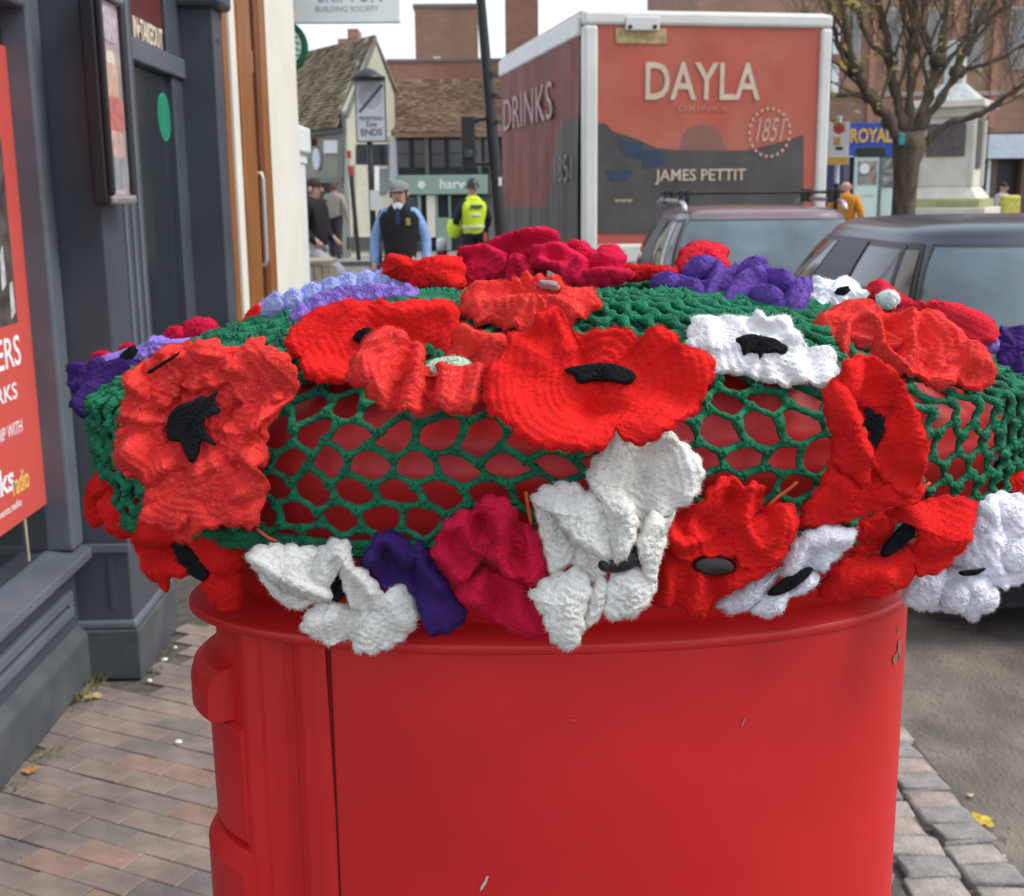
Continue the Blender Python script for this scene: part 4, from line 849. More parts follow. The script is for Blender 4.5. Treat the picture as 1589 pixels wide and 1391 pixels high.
# glazed display case hanging on the first pilaster
XC = XP+.068
cy0, cy1 = onX(179, 290, XC).y, onX(210, 290, XC).y
cz0, cz1 = onX(192, 318, XC).z, onX(160, -6, XC).z
case = thing('display_case', 'tall narrow black display case holding a pinkish poster on the grey pilaster', 'display case', (XP, cy0, cz0))
m = MB(); bw = .008
MB().box(XP+.001, XC-.02, cy0-.01, cy1+.01, cz0, cz1+.02).build('backbox', M['black'], case, bevel=.008)
m.box(XC-.0199, XC, cy0-.01, cy0+bw, cz0+.03, cz1).box(XC-.0199, XC, cy1-bw, cy1+.01, cz0+.03, cz1).build('frame', M['black'], case, bevel=.006)
MB().box(XC-.0199, XC+.004, cy0-.012, cy1+.012, cz1, cz1+.06).build('header', mat('grey_case_header', (.22, .22, .22), rough=.35), case, bevel=.015)
MB().box(XC-.0199, XC+.002, cy0-.01, cy1+.01, cz0, cz0+.0295).build('bottom_rail', mat('silver_case_rail', (.34, .31, .31), rough=.3, metal=.4), case, bevel=.01)
ps = MB().box(XC-.0195, XC-.016, cy0+bw+.0005, cy1-bw-.0005, cz0+.030, cz1-.0005).build('poster_print', mat('pale_poster_print', (.42, .33, .33), rough=.3, var=.35, scale=9, coat=.5), case)
pa, pb, H_ = cy0+bw+.004, cy1-bw-.004, cz1-cz0
SH = [0]
def shape(zf0, zf1, yf0_, yf1_, m, nm):
    n = 10; c = ((pa+pb)/2 + (pb-pa)*(yf0_+yf1_)/2, cz0+H_*(zf0+zf1)/2); ry, rz_ = (pb-pa)*(yf1_-yf0_)/2, H_*(zf1-zf0)/2
    pts = [(XC-.0158, c[0]+ry*math.copysign(abs(math.cos(a))**.6, math.cos(a)), c[1]+rz_*math.copysign(abs(math.sin(a))**.6, math.sin(a))) for a in [2*PI*i/20 for i in range(20)]]
    SH[0] += 1; MB().prism([(a_+.0003*SH[0], b_, c_) for a_, b_, c_ in pts], (-.0002, 0, 0)).build(nm, m, ps)
shape(.68, .76, -.25, .2, mat('poster_pale_figure', (.66, .58, .46), rough=.4), 'printed_head')
shape(.52, .70, -.4, .3, mat('poster_peach', (.56, .36, .28), rough=.4, var=.2, scale=25), 'printed_figure')
shape(.36, .54, -.45, .45, mat('poster_coral', (.50, .15, .13), rough=.4, var=.3, scale=30), 'printed_coat')
shape(.22, .37, -.4, .35, mat('poster_beige', (.50, .34, .30), rough=.4, var=.3, scale=30), 'printed_skirt')
shape(.08, .24, -.5, .5, mat('poster_grey_stripes', (.10, .10, .11), rough=.4, var=.7, scale=10, stretch=(1, 30, 1), col2=(.55, .55, .55)), 'printed_base')
shape(.80, .97, -.4, .48, mat('poster_mauve_title', (.46, .38, .42), rough=.4, var=.3, scale=40), 'printed_title')

# ================================================================== CREAM BUILDING WITH A TIMBER DOOR
cs = thing('cream_shopfront', 'cream painted building with varnished timber door and frames beyond the grey shop', 'building', (-1.4, 7.0, 0))
XW = -1.168
Yp = lambda px: onX(px, 250, XW).y
a0, a1, a2, a3, a4, a5, a6 = Y4+.006, Yp(359), Yp(366), Yp(374), Yp(393), Yp(404), Yp(420)
a7 = onX(466, 250, XW+.006).y
HT = 3.05
MB().box(-1.6, XW+.012, a0, a1, 0, HT).build('window_frame', M['wood'], cs, bevel=.006)
MB().box(-1.3, XW-.03, a1+.001, a2-.001, .5, HT).build('window_pane', mat('green_grey_glass', (.10, .135, .125), rough=.1, var=.3, scale=1.5, spec=.8), cs)
MB().box(-1.5, XW-.01, a1+.001, a2-.001, 0, .499).build('window_riser', M['cream'], cs)
MB().box(-1.6, XW+.006, a2, a3, 0, HT).build('mullion', M['cream'], cs, bevel=.006)
MB().box(-1.6, XW+.02, a3+.001, a4, 0, HT).build('door_post', M['wood'], cs, bevel=.008)
door = MB().box(-1.4, XW-.03, a4+.001, a5-.001, .02, HT).build('door', M['door_panel'], cs)
zr = onX(397, 95, XW).z
MB().box(-1.4, XW-.012, a4+.002, a5-.002, zr-.06, zr+.05).build('door_rail', mat('pale_door_rail', (.36, .24, .17), rough=.4, var=.15), door, bevel=.004)
hz1, hz0 = onX(403, 270, XW).z, onX(405, 412, XW).z; hy = (a4+a5)/2+.03
MB().tube([(XW-.03, hy, hz1), (XW+.015, hy, hz1+.0), (XW+.02, hy, hz1-.03), (XW+.02, hy, hz0+.03), (XW+.015, hy, hz0), (XW-.03, hy, hz0)], .012, 8).build('pull_handle', M['steel'], door, smooth=True)
MB().box(XW-.031, XW+.0, a4+.03, a4+.09, onX(397, 254, XW).z, onX(397, 240, XW).z).build('lock_plate', M['brass'], door, bevel=.003)
MB().box(-1.6, XW+.006, a5, a6, 0, HT).build('door_frame', M['wood_dark'], cs, bevel=.006)
MB().box(-1.6, XW+.016, a5+.09, a6-.05, 0, HT-.001).build('frame_moulding', M['wood'], cs, bevel=.01)
MB().box(-3.5, XW+.006, a6+.001, a7, 0, HT).build('corner_pilaster', M['cream'], cs, bevel=.008)
MB().box(-3.5, XW+.016, a6-.01, a7+.006, 0, .3).build('pilaster_base', M['cream'], cs, bevel=.01)
MB().box(-4, XW, a0, 9.0, HT+.001, 6.4).build('upper_wall', M['cream'], cs)
for yy in (6.3, 7.7):
    fr = MB().box(XW, XW+.03, yy, yy+.8, 3.8, 5.3).build('window', M['white'], cs); MB().box(XW+.0301, XW+.034, yy+.06, yy+.74, 3.86, 5.24).build('pane', M['shop_glass'], fr)
MB().box(-4, XW-.02, .4, a0-.002, ZT+.66, 6.4).build('upper_wall', mat('dark_plaster', (.30, .29, .27), rough=.8, var=.15), shop)

# green and white roundel sign
rc = onY(437, 73, 8.42); R_ = .172
rs = thing('roundel_sign', 'round green and white hanging sign half hidden by the cream corner pilaster', 'sign', rc)
MB().lathe(rc, [(0, -.03), (R_, -.03), (R_, .03), (.125, .03), (.125, .02), (0, .02)], 48, axis='y').build('ring', mat('dark_green_sign', (.006, .10, .042), rough=.4), rs, bevel=.004)
MB().lathe((rc.x, rc.y-.0305, rc.z), [(0, 0), (.132, 0), (.132, .003), (0, .003)], 40, axis='y').build('face', mat('pale_mint_sign', (.6, .78, .70), rough=.4, var=.04), rs)
for k in range(6):                                           # flowing dark lines across the pale face
    z = rc.z + .085 - .034*k; L = math.sqrt(max(.0005, .125**2-(z-rc.z)**2))
    MB().tube([(rc.x-L+2*L*t/10, rc.y-.031, z+.008*math.sin(t*1.4+k)) for t in range(11)], .0042, 6).build('wave_line', mat('dark_green_line', (.02, .14, .075), rough=.5), rs)
MB().box(rc.x-.22, rc.x-.0, rc.y-.012, rc.y+.012, rc.z+R_+.01, rc.z+R_+.035).build('bracket', M['black'], rs)
MB().box(rc.x-.01, rc.x+.01, rc.y-.01, rc.y+.01, rc.z+R_-.004, rc.z+R_+.01).build('hanger', M['black'], rs)
# building society board
hb0, hb1 = onY(456, 36, 8.9), onY(621, 34, 8.9)
hs = thing('hanging_sign', 'large white building society board hanging across the top of the view', 'sign', ((hb0.x+hb1.x)/2, 8.9, hb0.z))
MB().box(hb0.x, hb1.x, 8.9, 8.97, hb0.z, hb0.z+.46).build('board', mat('white_sign_board', (.80, .85, .84), rough=.4, var=.03), hs, bevel=.006)
def htxt(t, x0, x1, y0, y1, m):
    p = onY(x0, y1, 8.898); q = onY(x1, y0, 8.898); lettering(t, (p.x, 8.8995, p.z), (1, 0, 0), (0, 0, 1), q.x-p.x, q.z-p.z, m, hs)
htxt('SKIPTON', 494, 592, -26, 4, mat('teal_lettering', (.16, .36, .42), rough=.5)); htxt('BUILDING SOCIETY', 490, 588, 9, 18, mat('grey_lettering', (.36, .40, .40), rough=.5))
MB().tube([(XW-.02, 8.93, hb0.z+.52), (hb1.x+.03, 8.93, hb0.z+.52)], .018, 10).build('bracket', M['black'], hs)
for x in (hb0.x+.1, hb1.x-.1): MB().tube([(x, 8.93, hb0.z+.455), (x, 8.93, hb0.z+.52)], .008, 6).build('hanger', M['black'], hs)

# white porch further along
wz = onY(470, 186, 9.8).z
wp = thing('white_porch', 'narrow white rendered porch just beyond the cream corner', 'building', (-1.6, 9.4, 0))
xr = onY(473, 300, 10.9).x
MB().box(-3.5, xr, 9.3, 11, 0, wz-.3).build('wall', M['white'], wp); MB().box(-3.5, xr+.05, 9.22, 11.05, wz-.22, wz).build('canopy', M['white'], wp, bevel=.02); MB().box(-3.5, xr+.015, 9.26, 11.02, wz-.2995, wz-.2205).build('cornice', M['white'], wp)
MB().lathe((xr-.02, 9.28, onY(474, 248, 9.3).z), [(0, -.12), (.05, -.11), (.065, 0), (.05, .09), (.02, .12), (0, .12)], 16).build('wall_lamp', mat('grey_lamp', (.10, .10, .11), rough=.3), wp, smooth=True)

# ================================================================== THE FAR SIDE OF THE STREET
def brick_mat(name, c1, c2, mortar, sc=1.0, rough=.85):
    m = bpy.data.materials.new(name); m.use_nodes = True; n = m.node_tree.nodes; l = m.node_tree.links; b = n['Principled BSDF']
    tc = n.new('ShaderNodeTexCoord'); sx = n.new('ShaderNodeSeparateXYZ'); cx = n.new('ShaderNodeCombineXYZ'); ad = n.new('ShaderNodeMath')
    l.new(tc.outputs['Object'], sx.inputs[0]); l.new(sx.outputs[0], ad.inputs[0]); l.new(sx.outputs[1], ad.inputs[1]); l.new(ad.outputs[0], cx.inputs[0]); l.new(sx.outputs[2], cx.inputs[1])
    br = n.new('ShaderNodeTexBrick'); br.inputs['Color1'].default_value = (*c1, 1); br.inputs['Color2'].default_value = (*c2, 1); br.inputs['Mortar'].default_value = (*mortar, 1)
    br.inputs['Scale'].default_value = 1.0; br.inputs['Brick Width'].default_value = .225*sc; br.inputs['Row Height'].default_value = .075*sc; br.inputs['Mortar Size'].default_value = .008*sc
    l.new(cx.outputs[0], br.inputs[0])
    no = n.new('ShaderNodeTexNoise'); no.inputs['Scale'].default_value = .9; no.inputs['Detail'].default_value = 6; l.new(tc.outputs['Object'], no.inputs[0])
    mx = n.new('ShaderNodeMixRGB'); mx.blend_type = 'MULTIPLY'; mx.inputs[0].default_value = .5; l.new(br.outputs[0], mx.inputs[1]); l.new(no.outputs[0], mx.inputs[2])
    gm = n.new('ShaderNodeMixRGB'); gm.blend_type = 'MULTIPLY'; gm.inputs[0].default_value = 1; gm.inputs[2].default_value = (1.5, 1.5, 1.5, 1); l.new(mx.outputs[0], gm.inputs[1])
    l.new(gm.outputs[0], b.inputs['Base Color']); b.inputs['Roughness'].default_value = rough
    bp = n.new('ShaderNodeBump'); bp.inputs['Strength'].default_value = .5; bp.inputs['Distance'].default_value = .01; l.new(br.outputs['Fac'], bp.inputs['Height']); bp.invert = True; l.new(bp.outputs[0], b.inputs['Normal'])
    return m
red_brick = brick_mat('red_brick', (.36, .155, .09), (.29, .125, .075), (.30, .22, .16))
brown_brick = brick_mat('brown_brick', (.31, .165, .095), (.25, .135, .085), (.27, .20, .15))
tile_old = mat('old_clay_tiles', (.21, .155, .095), rough=.9, var=.5, scale=2.4, detail=10, bump=.8, bscale=14, col2=(.37, .29, .18), fleck=(.10, .07, .045), fleck_scale=9)
tile_red = mat('brown_clay_tiles', (.22, .13, .075), rough=.9, var=.35, scale=2.2, detail=10, bump=.8, bscale=14, col2=(.32, .20, .12))
sage = mat('sage_green_render', (.27, .28, .20), rough=.85, var=.1, scale=1.2)
sage_pale = mat('pale_sage_render', (.46, .46, .36), rough=.85, var=.1, scale=1.2)
mint = mat('mint_shop_paint', (.25, .36, .29), rough=.5, var=.08, scale=2)
dark_t = mat('dark_oak', (.022, .018, .016), rough=.7, var=.4, scale=6)
dark_g = glass('dark_leaded_glass', (.02, .022, .026), rough=.15)
def roof_tiles(quad, rows, cols, m, parent, th=.05):
    """courses of clay tiles: overlapping rows, each row a slightly lifted, uneven strip"""
    a, b_, c, d = [Vector(p) for p in quad]                  # eave left, eave right, ridge right, ridge left
    n = (b_-a).cross(d-a).normalized()
    if n.z < 0: n = -n
    k = MB(); r = random.Random(5)
    for i in range(rows):
        f0, f1 = i/rows, min(1, (i+1.35)/rows)
        for j in range(cols):
            g0, g1 = (j+.02)/cols, (j+.98)/cols
            P = lambda f, g: (a.lerp(b_, g)).lerp(d.lerp(c, g), f)
            l0 = th*(1+r.uniform(-.35, .5)); v = [P(f0, g0)+n*l0, P(f0, g1)+n*l0*r.uniform(.8, 1.2), P(f1, g1)+n*.01, P(f1, g0)+n*.01]
            k.add(v + [v[0]-n*.04, v[1]-n*.04], [(0, 1, 2, 3), (0, 4, 5, 1)])
    return tag(k.build('roof_tiles', m, parent, fix=False), None, None, kind='stuff')

# sage gabled house on the left
A = onY(537, 172, 30); Lf = onY(430, 172, 33.5); Bk = onY(611, 132, 33.2); AP = onY(581, 58, 31.7)
hs_ = thing('gabled_house', 'sage green gabled house with a mossy clay tiled roof', 'house', (A.x, A.y, 0))
eL = Vector((Lf.x, Lf.y, A.z)); d = eL - Vector((A.x, A.y, A.z)); rL = AP + d
MB().prism([(A.x, A.y, 0), (Lf.x, Lf.y, 0), (Lf.x, Lf.y, A.z), (A.x, A.y, A.z)], (-.05, .3, 0)).build('front_wall', sage, hs_)
gv = [(A.x, A.y, 0), (Bk.x, Bk.y, 0), (Bk.x, Bk.y, Bk.z), (AP.x, AP.y, AP.z), (A.x, A.y, A.z)]
MB().prism(gv, (-.22, .18, 0)).build('gable_wall', sage_pale, hs_)
ov = Vector((d.y, -d.x, 0)).normalized()
if ov.y > 0: ov = -ov
q = [eL + ov*.25 - Vector((0, 0, .28)), Vector((A.x, A.y, A.z)) + ov*.25 - Vector((0, 0, .28)), AP + Vector((0, 0, .05)), rL + Vector((0, 0, .05))]
MB().prism(q, (0, .02, -.10)).build('roof', tile_old, hs_)
roof_tiles(q, 26, 22, tile_old, hs_)
q2 = [AP+Vector((.02, 0, .06)), Vector((Bk.x+.08, Bk.y, Bk.z-.05)), Vector((Bk.x+.08, Bk.y, Bk.z-.05))+d, rL+Vector((0, 0, .06))]
MB().prism(q2, (0, 0, -.12)).build('back_roof', tile_old, hs_)
MB().prism([(A.x+.02, A.y-.05, A.z-.02), (AP.x+.03, AP.y-.05, AP.z+.02), (AP.x+.03, AP.y-.05, AP.z-.10), (A.x+.02, A.y-.05, A.z-.16)], (.03, .1, 0)).build('bargeboard', mat('grey_trim', (.17, .17, .15), rough=.7), hs_)
MB().prism([eL+ov*.1-Vector((0, 0, .50)), Vector((A.x, A.y, A.z))+ov*.1-Vector((0, 0, .50)), Vector((A.x, A.y, A.z))+ov*.1-Vector((0, 0, .27)), eL+ov*.1-Vector((0, 0, .27))], ov*.05).build('eaves_board', M['black'], hs_)
def onwall(px, py, off=.03):                                  # a point on the house's front wall
    n = Vector((d.y, -d.x, 0)).normalized()
    if n.y > 0: n = -n
    r = ray(px, py); t = (Vector((A.x, A.y, A.z))+n*off-CO).dot(n)/r.dot(n); return CO + r*t, n
def wallrect(x0, y0, x1, y1, name, m, depth=.04, par=None, bev=0):
    ps_ = [onwall(*q)[0] for q in ((x0, y1), (x1, y1), (x1, y0), (x0, y0))]; n = onwall(x0, y0)[1]
    return MB().prism(ps_, n*depth).build(name, m, par or hs_, bevel=bev)
wallrect(470, 284, 531, 392, 'doorway', mat('dark_doorway', (.02, .016, .014), rough=.8)); wallrect(466, 276, 535, 284, 'lintel', mat('grey_trim', (.17, .17, .15)), .08)
wallrect(504, 218, 527, 238, 'notice', M['white'], .03)
wallrect(527, 176, 535, 390, 'corner_pipe', mat('grey_trim', (.17, .17, .15)), .06)
n_ = onwall(493, 247)[1]; c_ = onwall(493, 247)[0]; u_ = Vector((0, 0, 1)).cross(n_)
MB().prism([c_ + (u_*math.cos(t) + Vector((0, 0, 1))*math.sin(t)*1.25)*.21 for t in [2*PI*i/28 for i in range(28)]], n_*.05).build('round_plate', mat('pale_blue_plate', (.62, .66, .74), rough=.5), hs_)
c_ = onwall(488, 221)[0]
MB().prism([c_ + (u_*math.cos(t) + Vector((0, 0, 1))*math.sin(t))*.09 for t in [2*PI*i/16 for i in range(16)]], n_*.12).build('alarm_bell', mat('dull_red', (.20, .035, .02), rough=.6), hs_)
def gab(x0, y0, x1, y1, name, m, depth=.05, off=.02):
    g = Vector((Bk.x-A.x, Bk.y-A.y, 0)).normalized(); n = Vector((g.y, -g.x, 0)); A0 = Vector((A.x, A.y, 0)) + n*off
    ps_ = []
    for (x, y) in ((x0, y1), (x1, y1), (x1, y0), (x0, y0)):
        r = ray(x, y); ps_.append(CO + r*((A0-CO).dot(n)/r.dot(n)))
    return MB().prism(ps_, n*depth).build(name, m, hs_)
gab(553, 224, 601, 256, 'window', dark_g); gab(549, 256, 577, 368, 'panel', mat('pale_cream_panel', (.50, .49, .38), rough=.7)); gab(538, 368, 612, 388, 'plinth', mat('dark_plinth', (.06, .065, .06), rough=.8)); gab(600, 212, 613, 282, 'downpipe', mat('pale_grey_pipe', (.36, .39, .41), rough=.5), .09)
gab(578, 258, 585, 300, 'post', M['white'], .06); gab(586, 262, 600, 300, 'side_window', mat('grey_blue_glass', (.16, .18, .20), rough=.2))
# chimney stack behind the sage roof
cx_ = onY(522, 70, 36); ch = thing('chimney_stack', 'stepped brick chimney behind the sage house roof', 'chimney', (cx_.x, 36, cx_.z-2))
xa, xb = onY(524, 60, 36).x, onY(556, 60, 36).x; zt = onY(535, 52, 36).z
MB().box(xa, xb, 36, 37, zt-4.5, zt-.14).build('stack', red_brick, ch); MB().box(xa+.28, xb, 35.97, 37.03, zt-.1395, zt+.12).build('cap', red_brick, ch)
# tall brick block behind, its roof line and chimneys
bt = thing('brick_block', 'plain flat topped brown brick block behind the tiled shop roof', 'building', (onY(690, 60, 46).x, 46, 0))
p0, p1 = onY(643, 12, 46), onY(741, 13, 46)
MB().box(p0.x, p1.x, 46, 50, 0, p0.z).build('wall', brown_brick, bt); MB().box(p0.x-.06, p1.x+.06, 45.95, 50, p0.z+.001, p0.z+.12).build('coping', mat('grey_coping', (.20, .18, .16), rough=.8), bt)
vp = onY(678, 94, 45.9); MB().box(vp.x-.12, vp.x+.12, 45.88, 46, vp.z-.1, vp.z+.12).build('vent', M['white'], bt)
bw_ = thing('brick_parapet', 'long low red brick wall showing above the tiled shop roof', 'wall', (onY(680, 110, 43).x, 43, 0))
p0, p1 = onY(600, 97, 43), onY(900, 97, 43)
MB().box(p0.x, p1.x, 43, 44, 0, p0.z).build('wall', red_brick, bw_); MB().box(p0.x, p1.x, 42.95, 44.05, p0.z+.001, p0.z+.1).build('coping', mat('grey_coping', (.20, .18, .16), rough=.8), bw_)
c2 = thing('brick_chimney', 'square orange brick chimney showing left of the lorry roof', 'chimney', (onY(808, 40, 42).x, 42, 6))
p0, p1 = onY(784, -22, 42), onY(835, -22, 42)
MB().box(p0.x, p1.x, 42, 42.95, 4, p0.z).build('stack', red_brick, c2); MB().box(p0.x-.1, p1.x+.1, 41.92, 42.94, p0.z+.001, p0.z+.2).build('cap', red_brick, c2)
# jettied timber shop with a mint fascia
ts = thing('timber_shop', 'old dark timbered shop with brown tiled roof and mint green fascia', 'shop', (onY(690, 380, 33).x, 33, 0))
Yt = 33.0; X = lambda px: onY(px, 300, Yt).x; Z = lambda py, Y=Yt: onY(690, py, Y).z
x0, x1 = X(605), X(880)
MB().box(x0, x1, Yt+.4, Yt+5, 0, Z(203)).build('wall', mat('pale_plaster', (.35, .34, .30), rough=.9), ts)
q = [(x0-.2, Yt-.15, Z(206)), (x1, Yt-.15, Z(206)), (x1, Yt+3.2, Z(124, Yt+3.2)), (x0-.2, Yt+3.2, Z(124, Yt+3.2))]
MB().prism(q, (0, 0, -.12)).build('roof', tile_red, ts); roof_tiles(q, 22, 40, tile_red, ts)
MB().box(x0, x1, Yt, Yt+.39, Z(271), Z(207)).build('upper_storey', dark_t, ts)
for i, px in enumerate(range(616, 860, 27)):
    w_ = MB().box(X(px), X(px+22), Yt-.03, Yt-.001, Z(262), Z(216)).build('window', mat('dark_oak_frame', (.05, .042, .036), rough=.7), ts)
    MB().box(X(px+2), X(px+20), Yt-.045, Yt-.031, Z(238), Z(218)).build('pane', dark_g, w_); MB().box(X(px+2), X(px+20), Yt-.045, Yt-.031, Z(260), Z(240)).build('pane', dark_g, w_)
for px in (664, 612, 745): MB().box(X(px)-.05, X(px)+.05, Yt-.08, Yt-.046, Z(271), Z(208)).build('post', mat('grey_oak', (.12, .11, .10), rough=.8), ts)
fa = MB().box(X(606), X(757), Yt-.2, Yt+.38, Z(302), Z(272)).build('fascia', mint, ts, bevel=.02)
MB().box(X(757)+.001, x1, Yt-.15, Yt+.38, Z(302), Z(272)).build('side_fascia', mat('dark_fascia', (.06, .055, .05), rough=.6), ts)
pq = onY(683, 298, Yt-.2); pr = onY(741, 277, Yt-.2)
lettering('harvey', (pq.x, Yt-.2005, pq.z), (1, 0, 0), (0, 0, 1), pr.x-pq.x, pr.z-pq.z, M['letter_white'], fa, bold=.01)
pq = onY(654, 287, Yt-.2); MB().lathe((pq.x, Yt-.2, pq.z), [(0, -.01), (.1, -.01), (.1, .0), (0, .0)], 20, axis='y').build('badge', M['white'], fa)
MB().box(X(606), X(757), Yt+.1, Yt+.39, 0, Z(303)).build('shop_recess', mat('dark_shop', (.018, .018, .018), rough=.6), ts)
for (xa, xb, ya, yb, nm, m_) in ((606, 616, 303, 388, 'pilaster', mint), (648, 653, 303, 372, 'mullion', mint), (662, 675, 303, 368, 'panel', M['cream']), (676, 699, 338, 388, 'door', mint), (676, 679, 303, 337.5, 'mullion', mint), (696, 699, 303, 337.5, 'mullion', mint), (616.5, 661.5, 366, 388, 'stall_riser', mat('dark_plinth', (.06, .065, .06))), (748, 757, 303, 388, 'pilaster', mat('dark_fascia', (.06, .055, .05)))):
    MB().box(X(xa), X(xb), Yt-.1, Yt+.099, Z(yb), Z(ya)).build(nm, m_, ts)
MB().box(X(617), X(647), Yt-.02, Yt, Z(364), Z(305)).build('shop_window', dark_g, ts)

# pavement on the far side
fp = MB().box(-14, 60, 28.3, 60, -.2, .07).build('far_pavement', mat('far_paving', (.26, .235, .215), rough=.85, var=.12, scale=1.5), None); structure(fp)
fk = MB().box(-14, 60, 28.15, 28.298, -.2, .075).build('far_kerb', mat('dark_kerb', (.10, .095, .09), rough=.8), None); structure(fk)
mp = MB().box(-12, -.6, 14.2, 24, -.2, -.006).build('crossing_paving', mat('pinkish_paving', (.33, .29, .27), rough=.85, var=.1, scale=1.5), None); structure(mp)

# big brick building on the right
rb = thing('corner_brick_building', 'large brown brick building filling the background on the right behind the tree', 'building', (14, 32, 0))
Yb = 32.0; X = lambda px, Y=Yb: onY(px, 300, Y).x; Z = lambda py, Y=Yb: onY(1400, py, Y).z
MB().box(X(1079), X(2000), Yb, Yb+10, Z(208), Z(-420)).build('wall', brown_brick, rb)
for px in range(1300, 1980, 62):                              # tall narrow brick pilasters and windows high on the front
    w = MB().box(X(px), X(px+24), Yb-.06, Yb-.001, Z(110), Z(12)).build('window', mat('stone_window_frame', (.36, .32, .27), rough=.8), rb)
    MB().box(X(px+3), X(px+21), Yb-.075, Yb-.061, Z(105), Z(17)).build('pane', mat('sky_reflecting_pane', (.18, .16, .15), rough=.12, var=.5, scale=1.2, spec=.8), w)
    MB().box(X(px+38), X(px+48), Yb-.10, Yb-.001, Z(200), Z(-420)).build('pier', red_brick, rb)
MB().box(X(1079), X(2000), Yb-.12, Yb-.101, Z(150), Z(143)).build('string_course', mat('stone_band', (.33, .28, .22), rough=.8), rb)
MB().box(X(1520), X(2000), Yb-.4, Yb-.13, Z(248), Z(211)).build('pale_fascia', mat('pale_blue_fascia', (.52, .57, .62), rough=.5), rb)
MB().box(X(1519), X(2000), Yb+.3, Yb+9, 0, Z(209)).build('dark_shop', mat('dark_shop_front', (.03, .024, .022), rough=.5, var=.3, scale=1), rb)
for (xa, xb, nm, m_) in ((1521, 1529, 'teal_pilaster', mat('teal_paint', (.012, .075, .09), rough=.5)), (1530, 1535, 'pale_jamb', M['white']), (1536, 1545, 'brown_jamb', mat('brown_jamb', (.14, .08, .06), rough=.6)), (1583, 1590, 'brown_jamb', mat('brown_jamb', (.14, .08, .06)))):
    MB().box(X(xa), X(xb), Yb, Yb+.29, 0, Z(249)).build(nm, m_, rb)
# blue shop under the brick building
blue = mat('royal_blue_paint', (.016, .055, .32), rough=.45, var=.15)
bs = thing('blue_shop', 'royal blue shopfront with yellow fascia letters behind the notice board', 'shop', (X(1340), Yb-.5, 0))
MB().box(X(1270), X(1440), Yb-.5, Yb-.001, Z(242), Z(192)).build('fascia', blue, bs)
for (xa, xb) in ((1278, 1300), (1318, 1328), (1384, 1392), (1425, 1440)): MB().box(X(xa), X(xb), Yb-.45, Yb-.001, 0, Z(243)).build('pilaster', blue if xa != 1278 else mat('navy_paint', (.015, .02, .085), rough=.5), bs)
MB().box(X(1300), X(1425), Yb-.2, Yb-.0015, 0, Z(2430/10)).build('shop_window', dark_g, bs)
pq = onY(1319, 222, Yb-.5); pr = onY(1385, 199, Yb-.5)
lettering('ROYAL', (pq.x, Yb-.5005, pq.z), (1, 0, 0), (0, 0, 1), pr.x-pq.x, pr.z-pq.z, mat('yellow_lettering', (.62, .36, .03), rough=.5), bs, bold=.03, depth=.02)
# vertical white projecting sign beside the lorry
Yv = 27.0; vx0, vx1 = onY(1292, 80, Yv).x, onY(1303, 80, Yv).x
vs = thing('projecting_sign', 'tall thin white sign with stacked panels beside the lorry roof', 'sign', ((vx0+vx1)/2, Yv, onY(1297, 150, Yv).z))
zz = lambda py: onY(1297, py, Yv).z
MB().box(vx0-.02, vx0-.001, Yv+.02, Yv+.08, zz(152), zz(30)).build('rail', M['black'], vs)
for (ya, yb) in ((34, 50), (56, 84), (100, 128), (130, 144)): MB().box(vx0, vx1, Yv, Yv+.1, zz(yb), zz(ya)).build('panel', M['white'], vs, bevel=.01)
MB().box(vx0-.01, vx1+.2, Yv+.1005, Yb, zz(40), zz(38)).build('bracket', M['black'], vs)
ob = thing('orange_hanging_sign', 'blurred orange yellow hanging sign behind the tree limbs', 'sign', onY(1312, 85, 29))
p = onY(1305, 108, 29); q = onY(1318, 66, 29); MB().box(p.x, q.x, 29, 29.1, p.z, q.z).build('board', mat('orange_sign', (.55, .30, .04), rough=.5, var=.25, scale=6), ob, bevel=.02); MB().box(p.x+.05, q.x+.02, 29.02, Yb, q.z+.001, q.z+.04).build('bracket', M['black'], ob)
# war memorial plinth
mo = thing('stone_monument', 'cream stone monument plinth with dark plaques behind the tree', 'monument', (onY(1488, 320, 24).x, 24.6, 0), math.radians(-32))
stone = mat('cream_limestone', (.62, .58, .48), rough=.8, var=.12, scale=2.5, bump=.1, bscale=20)
moss = mat('mossy_stone', (.33, .33, .16), rough=.9, var=.35, scale=3)
zm = lambda py: onY(1488, py, 24.2).z
def slab(w0, w1, za, zb, nm, m_, bev=.02):
    MB().add([(-w0,-w0,za),(w0,-w0,za),(w0,w0,za),(-w0,w0,za),(-w1,-w1,zb),(w1,-w1,zb),(w1,w1,zb),(-w1,w1,zb)], [(3,2,1,0),(4,5,6,7),(0,1,5,4),(1,2,6,5),(2,3,7,6),(3,0,4,7)]).build(nm, m_, mo, world=False, bevel=bev)
slab(.86, .86, 0, zm(322), 'step', stone); slab(.74, .74, zm(322)+.001, zm(309), 'step', moss); slab(.68, .52, zm(309)+.001, zm(290), 'base', stone); slab(.505, .49, zm(290)+.001, zm(183), 'pedestal', stone)
slab(.52, .60, zm(183)+.001, zm(168), 'cornice', stone); slab(.72, .70, zm(168)+.001, zm(156), 'cornice', stone); slab(.55, .20, zm(156)+.001, zm(128), 'cap', mat('weathered_cap', (.46, .48, .44), rough=.8, var=.2)); slab(.18, .15, zm(128)+.001, zm(60), 'column', mat('weathered_cap', (.46, .48, .44)))
plq = mat('bronze_plaque', (.07, .07, .062), rough=.45, metal=.3, var=.3, scale=20)
